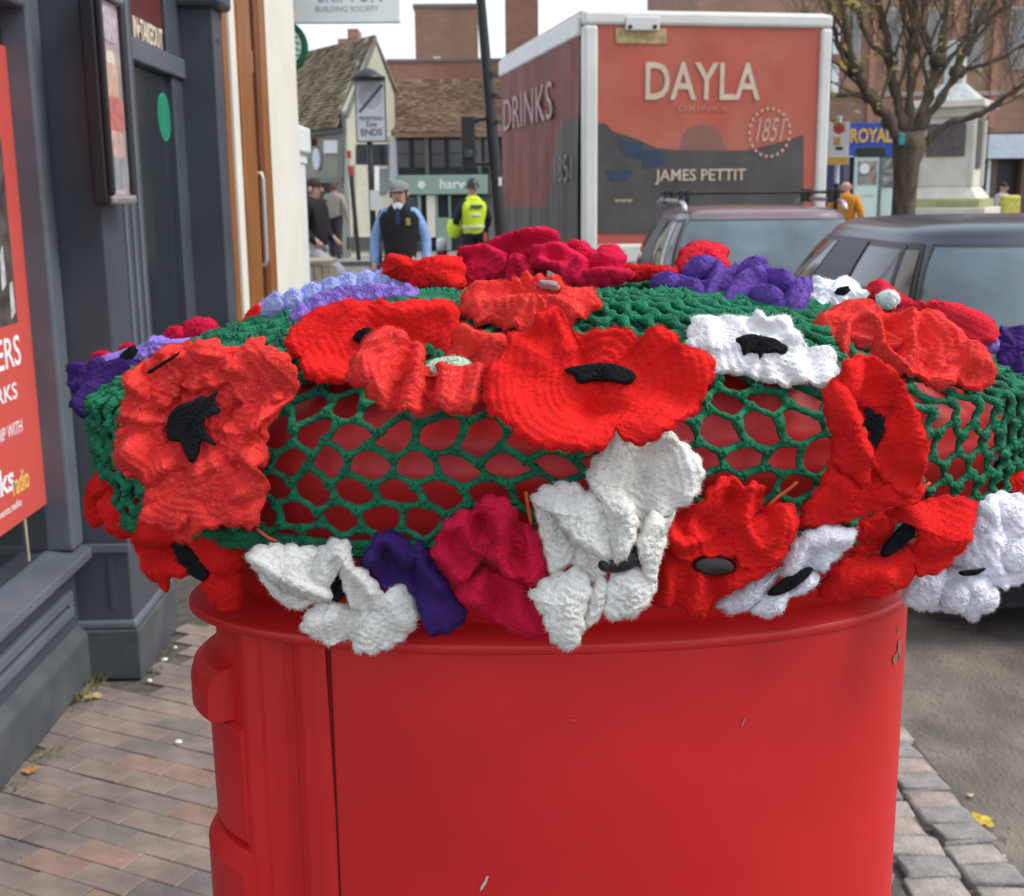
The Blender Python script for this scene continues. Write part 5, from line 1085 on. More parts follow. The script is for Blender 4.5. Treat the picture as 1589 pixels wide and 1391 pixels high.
MB().box(-.36, .36, -.53, -.506, zm(243), zm(192)).build('plaque', mat('brown_plaque', (.10, .08, .07), rough=.5, var=.3), mo, world=False); MB().box(.506, .53, -.26, .28, zm(262), zm(186)).build('plaque', plq, mo, world=False, bevel=.01)
for s1 in (-1, 1):
    for s2 in (-1, 1): MB().box(s1*.515-.04, s1*.515+.04, s2*.515-.04, s2*.515+.04, zm(290)+.002, zm(184)).build('corner_pilaster', stone, mo, world=False, bevel=.015)

# ================================================================== STREET FURNITURE
# leaning black lamp post
Yl = 9.0
pts = [onY(746+.085*q, q, Yl) for q in (632, 365, 250, 150, 60, 0, -330)]
lp = thing('lamp_post', 'slightly leaning black lamp post in front of the lorry', 'lamp post', (pts[0].x, Yl, 0))
MB().tube(pts, [.058, .046, .043, .038, .035, .033, .028], 14).build('pole', M['black'], lp, smooth=True)
MB().tube([pts[0], pts[0].lerp(pts[1], .5)], [.075, .07], 14).build('base_sleeve', M['black'], lp, smooth=True)
for (px, py, w) in ((765, 116, .041), (768, 148, .044), (771, 190, .044), (774, 283, .047)):
    c = onY(px, py, Yl); dd = (pts[4]-pts[1]).normalized(); MB().tube([c-dd*.014, c+dd*.014], w, 14).build('collar', mat('worn_black', (.03, .03, .032), rough=.5), lp, smooth=False)
c = onY(776, 282, Yl); MB().box(c.x-.012, c.x+.012, Yl-.052, Yl-.048, c.z-.03, c.z+.03).build('sticker', M['white'], lp)
hd = pts[-1]; MB().lathe((hd.x, hd.y, hd.z), [(0, .0), (.09, .0), (.17, .12), (.19, .38), (.10, .48), (.0, .52)], 20).build('lantern', M['black'], lp, smooth=True)
ts2 = thing('signal_box', 'black signal box on a short arm fixed to the lamp post', 'signal', onY(728, 225, Yl))
p, q = onY(717, 266, Yl), onY(737, 181, Yl)
MB().box(p.x, q.x, Yl-.06, Yl+.06, p.z, q.z).build('housing', M['black'], ts2, bevel=.012); c = onY(760, 184, Yl)
MB().tube([(q.x-.002, Yl, q.z-.03), (c.x-.03, Yl, c.z)], .014, 8).build('arm', M['black'], ts2); MB().tube([(q.x-.002, Yl, p.z+.05), (onY(765, 255, Yl).x-.03, Yl, p.z+.05)], .012, 8).build('arm', M['black'], ts2)
c = onY(727, 240, Yl-.06); MB().lathe((c.x, Yl-.06, c.z), [(0, -.03), (.03, -.035), (.034, -.03), (.034, .0), (0, .0)], 16, axis='y').build('lens_hood', mat('dark_lens', (.02, .03, .02), rough=.2), ts2, smooth=True)
# pedestrian zone sign with its lamp
Yz = 14.0; X = lambda px: onY(px, 170, Yz).x; Z = lambda py: onY(575, py, Yz).z
zs = thing('pedestrian_zone_sign', 'tall pale pedestrian zone ends sign on a post under a dark lamp hood', 'road sign', (X(575), Yz, 0))
MB().tube([(X(574), Yz+.06, 0), (X(570), Yz+.06, Z(120))], .035, 12).build('post', M['black'], zs, smooth=True)
MB().box(X(551), X(599), Yz, Yz+.03, Z(221), Z(118)).build('backing', M['black'], zs, bevel=.01)
fc = MB().box(X(553), X(597), Yz-.004, Yz-.0005, Z(219), Z(121)).build('face', mat('pale_grey_sign', (.56, .57, .59), rough=.4, var=.05), zs)
grey_p = mat('grey_sign_print', (.40, .41, .42), rough=.5); dark_p = mat('dark_sign_print', (.06, .06, .065), rough=.5)
r0 = X(594)-X(575); MB().lathe((X(575), Yz-.0045, Z(150)), [(r0*.84, 0), (r0, 0), (r0, .001), (r0*.84, .001)], 40, axis='y').build('circle', grey_p, fc)
MB().prism([(X(556), Yz-.0047, Z(173)), (X(559), Yz-.0047, Z(176)), (X(596), Yz-.0047, Z(134)), (X(593), Yz-.0047, Z(130))], (0, -.001, 0)).build('slash', dark_p, fc)
for (t, xa, xb, ya, yb) in (('PEDESTRIAN', 557, 593, 181, 187), ('Zone', 567, 584, 189, 197), ('ENDS', 559, 592, 200, 211)):
    lettering(t, (X(xa), Yz-.0045, Z(yb)), (1, 0, 0), (0, 0, 1), X(xb)-X(xa), Z(ya)-Z(yb), dark_p, fc, bold=.02, depth=.001)
MB().lathe((X(572), Yz-.05, Z(126)), [(0, .0), (.16, .0), (.19, .015), (.165, .05), (.10, .10), (.04, .13), (0, .135)], 24).build('lamp_hood', M['black'], zs, smooth=True)
c = onY(582, 311, Yz-.02); MB().box(c.x-.06, c.x+.05, Yz+.012, Yz+.024, c.z-.11, c.z+.11).build('paper_notice', M['white'], zs)
# striped leaning pole
pa_, pb_ = onY(557, 404, 28), onY(541, 234, 28)
sp_ = thing('striped_pole', 'thin leaning dark pole with red and white bands by the sage house', 'pole', (pa_.x, 28, 0))
MB().tube([pa_, pa_.lerp(pb_, .78)], .05, 10).build('shaft', M['black'], sp_); MB().tube([pa_.lerp(pb_, .7801), pa_.lerp(pb_, .86)], .056, 10).build('band', mat('red_band', (.35, .03, .02), rough=.5), sp_); MB().tube([pa_.lerp(pb_, .8601), pa_.lerp(pb_, .93)], .056, 10).build('band', mat('pink_band', (.5, .36, .30), rough=.5), sp_); MB().tube([pa_.lerp(pb_, .9301), pb_], .05, 10).build('band', mat('red_band', (.35, .03, .02)), sp_)
# bollards
def bollard(px, py, Y, label, white_top):
    c = onY(px, py, Y); b = thing('bollard', label, 'bollard', (c.x, Y, 0), group='black bollards by the crossing')
    h = c.z
    MB().lathe((c.x, Y, 0), [(0, -.03), (.085, -.03), (.085, .12), (.065, .15), (.062, h-.22), (.07, h-.2), (.07, h-.17), (.062, h-.16), (.0, h-.16)], 20).build('shaft', M['black'], b, smooth=True)
    MB().lathe((c.x, Y, 0), [(0, h-.159), (.064, h-.159), (.066, h-.05), (.05, h-.012), (0, h)], 20).build('cap', M['white'] if white_top else M['black'], b, smooth=True)
bollard(583, 384, 12.9, 'plain black bollard beside the man in the dark vest', False); bollard(685, 369, 15.6, 'black bollard with a white top right of the man in the dark vest', True)
# slatted planter
pc = onY(492, 404, 13.0); pl = thing('slatted_planter', 'beige slatted timber planter in front of the man in black', 'planter', (pc.x, 13.2, 0))
tan = mat('bleached_timber', (.36, .30, .20), rough=.8, var=.2, scale=6, stretch=(8, 8, 1))
px0, px1 = onY(472, 404, 13).x, onY(513, 404, 13).x; w = (px1-px0)/3
for i in range(3): MB().box(px0+i*w+.004, px0+(i+1)*w-.004, 13.0, 13.035, 0, pc.z-.06+.012*(i % 2)).build('slat', tan, pl, bevel=.006)
MB().box(px0, px1, 13.036, 13.5, 0, pc.z-.09).build('tub', tan, pl); MB().box(px0-.01, px1+.012, 12.985, 13.52, pc.z-.0475, pc.z).build('rim', tan, pl, bevel=.008)
# parking plate on a post
Yq = 16.0; X = lambda px: onY(px, 220, Yq).x; Z = lambda py: onY(1302, py, Yq).z
pk = thing('parking_plate', 'white parking plate with red ring and yellow foot on a post by the lorry', 'road sign', (X(1302), Yq, 0))
MB().tube([(X(1304), Yq+.04, 0), (X(1302), Yq+.04, Z(285))], .03, 10).build('post', M['black'], pk); MB().tube([(X(1302), Yq+.04, Z(284.9)), (X(1302), Yq+.04, Z(180))], .032, 10).build('post_top', M['white'], pk)
fc = MB().box(X(1285), X(1318), Yq, Yq+.012, Z(256), Z(190)).build('plate', M['white'], pk, bevel=.006)
c = (X(1301), Yq-.002, Z(199)); MB().lathe(c, [(.055, 0), (.075, 0), (.075, .001), (.055, .001)], 28, axis='y').build('red_ring', mat('red_print', (.5, .04, .05), rough=.5), fc)
MB().box(X(1293), X(1304), Yq-.003, Yq-.0005, Z(226), Z(213)).build('orange_mark', mat('orange_print', (.62, .32, .08), rough=.5), fc); MB().box(X(1297), X(1308), Yq-.003, Yq-.0005, Z(233), Z(228)).build('black_mark', M['black'], fc); MB().box(X(1286), X(1317), Yq-.003, Yq-.0005, Z(255), Z(244)).build('yellow_band', mat('yellow_print2', (.66, .42, .04), rough=.5), fc)
# notice board stand
Yn = 22.0; X = lambda px: onY(px, 290, Yn).x; Z = lambda py: onY(1350, py, Yn).z
nb = thing('notice_board', 'mint and white town notice board on posts behind the silver car', 'notice board', (X(1352), Yn, 0))
mw = mat('pale_mint_panel', (.55, .68, .62), rough=.45, var=.05)
MB().box(X(1326), X(1363), Yn, Yn+.06, Z(338), Z(244)).build('panel', mw, nb, bevel=.01); MB().box(X(1368), X(1388), Yn+.1, Yn+.16, Z(338), Z(292)).build('panel', mw, nb, bevel=.01)
MB().box(X(1363.5), X(1367.5), Yn-.01, Yn+.1, 0, Z(240)).build('post', mat('grey_green_post', (.10, .14, .13), rough=.5), nb); MB().box(X(1326), X(1330), Yn+.061, Yn+.12, 0, Z(240)).build('post', mat('grey_green_post', (.10, .14, .13)), nb)
MB().box(X(1328), X(1371), Yn-.03, Yn+.14, Z(243.5), Z(228)).build('header', M['black'], nb, bevel=.02)
ph = MB().box(X(1330), X(1360), Yn-.008, Yn-.0005, Z(287), Z(250)).build('picture', mat('mixed_picture', (.10, .16, .12), rough=.4, var=.8, scale=9, col2=(.45, .42, .36)), nb)
MB().lathe((X(1340), Yn-.009, Z(262)), [(0, -.002), (.09, -.002), (.09, .0), (0, .0)], 20, axis='y').build('pale_patch', mat('pale_picture', (.68, .72, .70), rough=.5), ph); MB().lathe((X(1352), Yn-.009, Z(272)), [(0, -.002), (.07, -.002), (.07, .0), (0, .0)], 16, axis='y').build('brown_patch', mat('brown_picture', (.34, .20, .14), rough=.5), ph)
MB().box(X(1369), X(1389), Yn+.08, Yn+.099, Z(290), Z(246)).build('picture', mat('mixed_picture', (.10, .16, .12)), nb)
lettering('TOWN MAP', (X(1334), Yn-.0006, Z(306)), (1, 0, 0), (0, 0, 1), X(1356)-X(1334), Z(302)-Z(306), mat('grey_print', (.35, .40, .38), rough=.5), nb, depth=.002)
# turquoise tag on the tree is added with the tree

# ================================================================== LORRY
TL, TR = onY(905, 300, 12.5), onY(1281, 300, 12.93)
tw = math.hypot(TR.x-TL.x, TR.y-TL.y); ta = math.atan2(TR.y-TL.y, TR.x-TL.x)
lorry = thing('box_lorry', 'red and grey curtain sided delivery lorry with a white frame seen from behind', 'lorry', (TL.x, TL.y, 0), ta)
Li = Matrix.Translation((TL.x, TL.y, 0)) @ Matrix.Rotation(ta, 4, 'Z'); Lm = Li.inverted()
def rear(px, py):                                              # pixel to the lorry's rear face, in the lorry's own coordinates
    o = Lm @ CO; d = Lm.to_3x3() @ ray(px, py); return o + d*(-o.y/d.y)
def side(px, py):
    o = Lm @ CO; d = Lm.to_3x3() @ ray(px, py); return o + d*(-o.x/d.x)
zT = rear(1090, 20).z; zB = rear(905, 377).z; LEN = 4.5
white_al = mat('white_lorry_frame', (.66, .65, .60), rough=.4, var=.08, scale=3)
lred = mat('lorry_red_print', (.58, .095, .065), stain=.14, rough=.5, var=.15, scale=1.3, col2=(.46, .15, .095), spec=.3)
lgrey = mat('lorry_charcoal_print', (.075, .066, .060), rough=.5, var=.25, scale=2, spec=.3, col2=(.10, .09, .082))
curt = mat('lorry_curtain_red', stain=.25, col=(.25, .055, .036), rough=.6, var=.25, scale=1.5, col2=(.27, .085, .055), spec=.25); curt_d = mat('lorry_curtain_dark', (.060, .046, .034), rough=.6, var=.3, scale=1.5)
mk = lambda: MB()
MB().box(.02, tw-.02, .05, LEN, zB-.2, zT-.02).build('load_box', mat('lorry_inner', (.05, .04, .04), rough=.8), lorry, world=False)
fr = MB(); pw = .145
fr.box(0, pw, -.03, .12, zB-.22, zT-.131).box(tw-pw*.85, tw, -.03, .12, zB-.22, zT-.131).box(0, tw, -.03, .12, zT-.13, zT).box(pw+.001, tw-pw*.85-.001, -.03, .12, zB-.22, zB-.02)
fr.build('rear_frame', white_al, lorry, world=False, bevel=.03)
xi0, xi1, zi0, zi1 = pw+.002, tw-pw*.85-.002, zB-.018, zT-.132
MB().box(xi0, xi1, .0, .045, zi0, zi1).build('roller_door', lred, lorry, world=False)
pz = lambda x, y: rear(740+x/2.74, y/2.74)
dk = [(512,525),(545,525),(580,560),(690,595),(760,630),(860,640),(1000,642),(1150,640),(1290,605),(1388,575),(1388,995),(512,995)]
MB().prism([(pz(*q).x, -.001, pz(*q).z) for q in dk], (0, -.003, 0)).build('dark_print', lgrey, lorry, world=False)
nv = mat('navy_reflection_paint', (.018, .035, .075), rough=.4, var=.3, scale=5)  # dark blue reflections in the door, painted on as flat patches
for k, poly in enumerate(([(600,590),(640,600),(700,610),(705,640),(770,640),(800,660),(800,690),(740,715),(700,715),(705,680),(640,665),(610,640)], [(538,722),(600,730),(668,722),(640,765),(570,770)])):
    MB().prism([(pz(*q).x, -.0045, pz(*q).z) for q in poly], (0, -.002, 0)).build('navy_reflection_paint', nv, lorry, world=False)
bm_ = mat('brown_reflection_paint', (.22, .095, .07), rough=.4)  # brownish hump mirrored in the door, its reflection put into a coloured patch
MB().prism([(pz(*q).x, -.0012, pz(*q).z) for q in [(860,638),(875,580),(900,545),(950,530),(1010,535),(1040,575),(1060,639)]], (0, -.0012, 0)).build('hump_reflection_paint', bm_, lorry, world=False)
cream_l = mat('lorry_cream_letters', (.56, .45, .33), rough=.5, var=.1)
def ltxt(t, x0, x1, y0, y1, bold=.0, m=None, nm='lettering', up=(0, 0, 1)):
    a, b = rear(x0, y1), rear(x1, y0); return lettering(t, (a.x, -.0085, a.z), (1, 0, 0), up, b.x-a.x, b.z-a.z, m or cream_l, lorry, name=nm, depth=.002, bold=bold, world=False)
ltxt('DAYLA', 1001, 1180, 98, 155, .012); ltxt('DRINKS', 1052, 1128, 165, 173, m=mat('faint_cream', (.48, .20, .14), rough=.5)); ltxt('JAMES PETTIT', 1016, 1157, 262, 287, .01); ltxt('www', 953, 981, 309, 315)
pale_t = mat('faded_cream', (.55, .33, .25), rough=.5)
ltxt('1851', 1172, 1212, 183, 220, .0, pale_t, up=(.18, 0, 1))
e0 = rear(1194, 206); er = rear(1226, 206).x - e0.x
for k in range(22):
    a = 2*PI*k/22; MB().prism([(e0.x+er*math.cos(a+q)*s, -.0083, e0.z+er*math.sin(a+q)*s*1.08) for q, s in ((-.07, .92), (.07, .92), (.07, 1.04), (-.07, 1.04))], (0, -.002, 0)).build('emblem_mark', pale_t, lorry, world=False)
a, b = pz(590, 185), pz(805, 122)
MB().box(a.x, b.x, -.012, -.0002, a.z, b.z).build('stained_label', mat('stained_label', (.42, .30, .13), rough=.6, var=.4, scale=14), lorry, world=False)
a, b = pz(628, 132), pz(772, 75); MB().box(a.x, b.x, -.05, -.0125, a.z, b.z).build('door_bracket', white_al, lorry, world=False, bevel=.01)
for xx in (645, 750): a = pz(xx, 118); MB().lathe((a.x, -.05, a.z), [(0, -.012), (.022, -.012), (.022, 0), (0, 0)], 12, axis='y').build('rivet', M['black'], lorry, world=False)
# left curtain side
zs0 = zB-.1
rows = []
for i in range(13):
    z = zs0 + (zT-.22-zs0)*i/12; rows.append([(-.012 - .012*math.sin(j*1.9)*(1-i/12) - .01*math.sin(j*.7+i*.4), .13 + (LEN-.2)*j/48, z) for j in range(49)])
MB().grid(rows).build('side_curtain', curt, lorry, world=False, smooth=True)
rows = []
for i in range(13):                                          # lower dark print with a curved edge
    r_ = []
    for j in range(49):
        y = .125 + (LEN-.19)*j/48; zt_ = zs0 + (zT-.22-zs0)*(.64 if y < .9 else max(.20, .64-(y-.9)*.55)); z = zs0-.002 + (zt_-zs0)*i/12
        fi = 12*(z-zs0)/(zT-.22-zs0); r_.append((-.016 - .012*math.sin(j*1.9)*(1-fi/12) - .01*math.sin(j*.7+fi*.4), y, z))
    rows.append(r_)
MB().grid(rows).build('dark_curtain_print', curt_d, lorry, world=False, smooth=True)
MB().box(-.03, .019, .121, LEN, zT-.22, zT-.015).build('side_rail', white_al, lorry, world=False, bevel=.03)
MB().box(.0, tw, .121, LEN, zT-.0145, zT+.03).build('roof', white_al, lorry, world=False, bevel=.04)
a, b = side(786, 205), side(862, 200); zt_ = side(824, 140).z
lettering('DRINKS', (-.038, a.y, a.z), (0, -1, 0), (0, 0, 1), a.y-b.y, zt_-a.z, mat('side_letters', (.40, .24, .19), rough=.5), lorry, depth=.003, world=False)
a, b = side(866, 284), side(893, 284)
lettering('1851', (-.041, a.y, a.z), (0, -1, 0), (0, 0, 1), a.y-b.y, side(880, 240).z-a.z, mat('side_letters_faint', (.15, .125, .10), rough=.5), lorry, depth=.003, world=False)
tyre = mat('tyre_rubber', (.018, .018, .018), rough=.85, var=.3, scale=20); rim_m = mat('grey_rim', (.30, .31, .32), rough=.35, metal=.6)
def wheel(x, y, r, w, parent, out):
    t = MB().lathe((x, y, r), [(r*.62, -w/2), (r*.93, -w/2), (r, -w*.36), (r, w*.36), (r*.93, w/2), (r*.62, w/2)], 32, axis='x').build('wheel', tyre, parent, world=False, smooth=False)
    m = MB().lathe((x, y, r), [(0, -w*.3), (r*.62, -w*.3), (r*.62, w*.3), (0, w*.3)], 24, axis='x')
    for k in range(5): a = 2*PI*k/5; m.box(x+out*w*.3, x+out*(w*.42), y+r*.3*math.cos(a)-.04, y+r*.3*math.cos(a)+.04, r+r*.3*math.sin(a)-.04, r+r*.3*math.sin(a)+.04)
    m.build('rim', rim_m, t, world=False); return t
for y in (1.0, LEN+.9):
    wheel(.25 if y < 2 else .58, y, .46, .3, lorry, -1); wheel(tw-.25 if y < 2 else tw-.58, y, .46, .3, lorry, 1)
MB().box(.5, tw-.5, .3, LEN+1.85, .55, zB-.21).build('chassis', M['black_matt'], lorry, world=False); MB().box(.1, tw-.1, .02, .14, .45, .62).build('underrun_bar', M['black'], lorry, world=False)
cab = MB().prism([(.42, LEN+.25, .6), (.42, LEN+1.9, .6), (.42, LEN+1.95, 1.5), (.42, LEN+1.6, 2.7), (.42, LEN+.25, 2.8)], (tw-.56, 0, 0)).build('cab', white_al, lorry, world=False, bevel=.06)
MB().box(.41, .418, LEN+.6, LEN+1.5, 1.6, 2.4).build('cab_window', M['shop_glass'], lorry, world=False)
for s in (.12, tw-.34): MB().box(s, s+.22, -.05, -.0305, zB-.2, zB-.1).build('tail_light', mat('red_lens', (.35, .01, .01), rough=.2), lorry, world=False)

# ================================================================== CARS
def car(name, label, loc, rz, paint, glass_m, w=1.76, L=4.2, h=1.44, rails=False, trim=None, tint=None):
    root = thing(name, label, 'car', loc, rz)                  # local: rear bumper at y = 0, the nose towards +y
    hw = w/2; blt = .93
    def loop(z, y0, y1, ww, n=72, p=4.5):
        out = []
        for i in range(n):
            t = 2*PI*i/n - PI/2; c, s = math.cos(t), math.sin(t)
            out.append((ww*math.copysign(abs(c)**(2/p), c), (y0+y1)/2 + (y1-y0)/2*math.copysign(abs(s)**(2/p), s), z))
        return out
    lo = [(.20, .10, L-.12, hw*.90), (.26, .02, L-.05, hw*.97), (.42, .0, L, hw*.995), (.60, .02, L-.01, hw), (.72, .06, L-.07, hw*.995), (.80, .09, L-.25, hw*.985), (.88, .11, L-.55, hw*.965), (blt, .14, L-.95, hw*.935)]
    m = MB().grid([loop(z, a, b, ww) for z, a, b, ww in lo], close_u=True)
    m.add(loop(blt, .14, L-.95, hw*.935), [tuple(range(72))]).add(loop(.20, .10, L-.12, hw*.90), [tuple(reversed(range(72)))])
    m.build('body', paint, root, world=False, smooth=True)
    # bonnet wedge
    MB().grid([[(-hw*.86+hw*1.72*j/12, y, z - .06*abs(j/6-1)**3) for j in range(13)] for (y, z) in ((L-1.35, .985), (L-1.0, .96), (L-.6, .91), (L-.25, .83), (L-.08, .72))]).build('bonnet', paint, root, world=False, smooth=True)
    # greenhouse: between the belt line and the roof edge
    N = 96; p = 5.0; hr = h-.075
    def gh(t, f, off=0.0):
        c, s = math.cos(t), math.sin(t); e = lambda v, q: math.copysign(abs(v)**(2/q), v)
        y0, y1, ww = .16+(.62-.16)*f**1.05, (L-1.15)+(L-1.95-(L-1.15))*f, hw*.925+(hw*.735-hw*.925)*f**1.15
        b = .035*math.sin(f*PI); ww += b; y0 -= b*.8
        return ((ww+off)*e(c, p), (y0+y1)/2 + ((y1-y0)/2+off)*e(s, p), blt-.01 + (hr-blt+.01)*f)
    rows = [[gh(2*PI*i/N, f/10) for i in range(N)] for f in range(11)]
    m = MB().grid(rows, close_u=True)
    last = rows[-1]; cx, cy = 0, sum(q[1] for q in last)/N; prev = None
    rr_ = [last]
    for s_, dz in ((.985, .016), (.95, .033), (.86, .052), (.65, .066), (.35, .073), (.02, .075)): rr_.append([((q[0]-cx)*s_+cx, (q[1]-cy)*s_+cy, hr+dz) for q in last])
    m.build('pillars', paint, root, world=False, smooth=True)
    MB().grid(rr_, close_u=True).build('roof', paint, root, world=False, smooth=True)
    def patch(t0, t1, f0, f1, nm, mm, off, n=16, rnd=.0, par=None):
        rows = []
        for j in range(9):
            f = f0+(f1-f0)*j/8; k = 1-rnd*abs(2*j/8-1)**4
            rows.append([gh((t0+t1)/2+(t1-t0)/2*(2*i/n-1)*k, f, off) for i in range(n+1)])
        return MB().grid(rows).build(nm, mm, par or root, world=False, smooth=True)
    # angles: -PI/2 is the back, PI the left side
    tr = trim or M['black']
    patch(-PI/2-.86, -PI/2+.86, .10, .955, 'rear_screen_seal', tr, .004, 40, .03)
    rs_ = patch(-PI/2-.83, -PI/2+.83, .14, .93, 'rear_screen', glass_m, .007, 40, .05)
    patch(PI/2-.8, PI/2+.8, .08, .93, 'windscreen', glass_m, .007, 40, .04)
    MB().tube([gh(-PI/2+.02, .13, .016), gh(-PI/2+.35, .30, .020), gh(-PI/2+.62, .36, .020)], .009, 6).build('wiper', M['black'], root, world=False)
    for sgn in (1, -1):
        T = lambda a: a if sgn > 0 else PI - a
        lo_, hi_ = PI-.62, PI+.66                              # from the front to the back of the left side
        patch(T(lo_), T(hi_), .06, .955, 'side_window_seal', tr, .004, 40, .03)
        for (a, b) in ((PI-.58, PI-.05), (PI+.03, PI+.38), (PI+.43, PI+.61)):
            patch(T(a), T(b), .11, .90, 'side_window', glass_m if tint is None else tint, .008, 16, .02)
        patch(T(PI-.04), T(PI+.02), .07, .94, 'door_pillar', M['black'], .0095, 4); patch(T(PI+.39), T(PI+.42), .07, .94, 'door_pillar', M['black'], .0095, 4)
        MB().box(sgn*-hw-.012, sgn*-hw+.012, 1.45, 1.62, .80, .83).build('door_handle', paint, root, world=False, bevel=.008); MB().box(sgn*-hw-.012, sgn*-hw+.012, 2.45, 2.62, .80, .83).build('door_handle', paint, root, world=False, bevel=.008)
        mb = MB().lathe((sgn*-(hw+.10), L-1.5, 1.0), [(0, -.07), (.07, -.06), (.095, 0), (.07, .07), (0, .085)], 14, axis='y').build('wing_mirror', paint, root, world=False, smooth=True)
        for y in (.78, L-.85):
            MB().lathe((sgn*-(hw-.10), y, .31), [(0, -.12), (.36, -.12), (.36, .115), (0, .115)], 32, axis='x').build('wheel_arch', M['black_matt'], root, world=False)
            wheel(sgn*-(hw-.09), y, .31, .2, root, -sgn)
        MB().box(sgn*-hw*.90-.10, sgn*-hw*.90+.10, .035, .12, .62, .90).build('tail_light', mat('red_lens', (.35, .01, .01)), root, world=False, bevel=.03)
        MB().box(sgn*-hw*.75-.16, sgn*-hw*.75+.16, L-.18, L-.03, .60, .72).build('headlight', mat('clear_lens', (.6, .62, .64), rough=.1), root, world=False, bevel=.03)
    MB().box(-hw*.88, hw*.88, -.03, .10, .24, .40).build('rear_bumper', M['black_matt'], root, world=False, bevel=.04)
    MB().box(-.26, .26, .0, .04, .70, .81).build('number_plate', mat('yellow_plate', (.62, .45, .05), rough=.4), root, world=False)
    MB().box(-hw*.8, hw*.8, .05, L-.1, .13, .23).build('underside', M['black_matt'], root, world=False)
    if rails:
        for sgn in (-1, 1):
            x = sgn*hw*.70; z0 = hr+.035
            MB().tube([(x, .75, z0), (x*1.0, .82, z0+.055), (x, 1.0, z0+.075), (x, 2.2, z0+.085), (x, 2.36, z0+.06), (x, 2.42, z0)], .018, 10).build('roof_rail', mat('satin_alloy', (.50, .51, .54), rough=.3, metal=.8), root, world=False, smooth=True)
        for y in (1.02, 1.9):
            cb = MB().box(-hw*.76, hw*.76, y-.022, y+.022, h+.085, h+.108).build('cross_bar', M['black'], root, world=False, bevel=.008)
            for sgn in (-1, 1):
                for q in (0, 1): MB().box(sgn*hw*(.70-.06*q)-.018, sgn*hw*(.70-.06*q)+.018, y-.04, y+.04, h+.015, h+.125).build('clamp', M['black'], cb, world=False, bevel=.008)
    return root
tail_black = mat('dark_blue_grey_car_paint', (.014, .022, .036), rough=.28, var=.08, scale=2, coat=.45)
silver = mat('mauve_grey_car_paint', (.17, .115, .12), rough=.3, var=.06, scale=2, coat=.5)
cg1 = mat('bluish_car_glass', (.10, .135, .15), rough=.10, var=.45, scale=2.2, spec=.6, coat=.25); cg2 = mat('brownish_side_glass', (.10, .085, .06), rough=.08, var=.7, scale=5, spec=.5, coat=.2, stretch=(1, 1, .4))
CX = 1.43 + .88
bc = car('parked_car', 'dark blue grey hatchback parked nearest at the right edge', (CX+.0, 4.02, -.03), math.radians(-.8), tail_black, cg1, h=1.47, tint=cg2)
bc['group'] = 'cars parked along the kerb'
sc = car('parked_car', 'mauve silver car with roof bars parked behind the dark hatchback', (CX-.16, 8.75, -.03), math.radians(-.8), silver, cg1, h=1.47, rails=True, tint=cg2)
sc['group'] = 'cars parked along the kerb'
# things seen through the near rear screen: a pale sticker and a parcel shelf

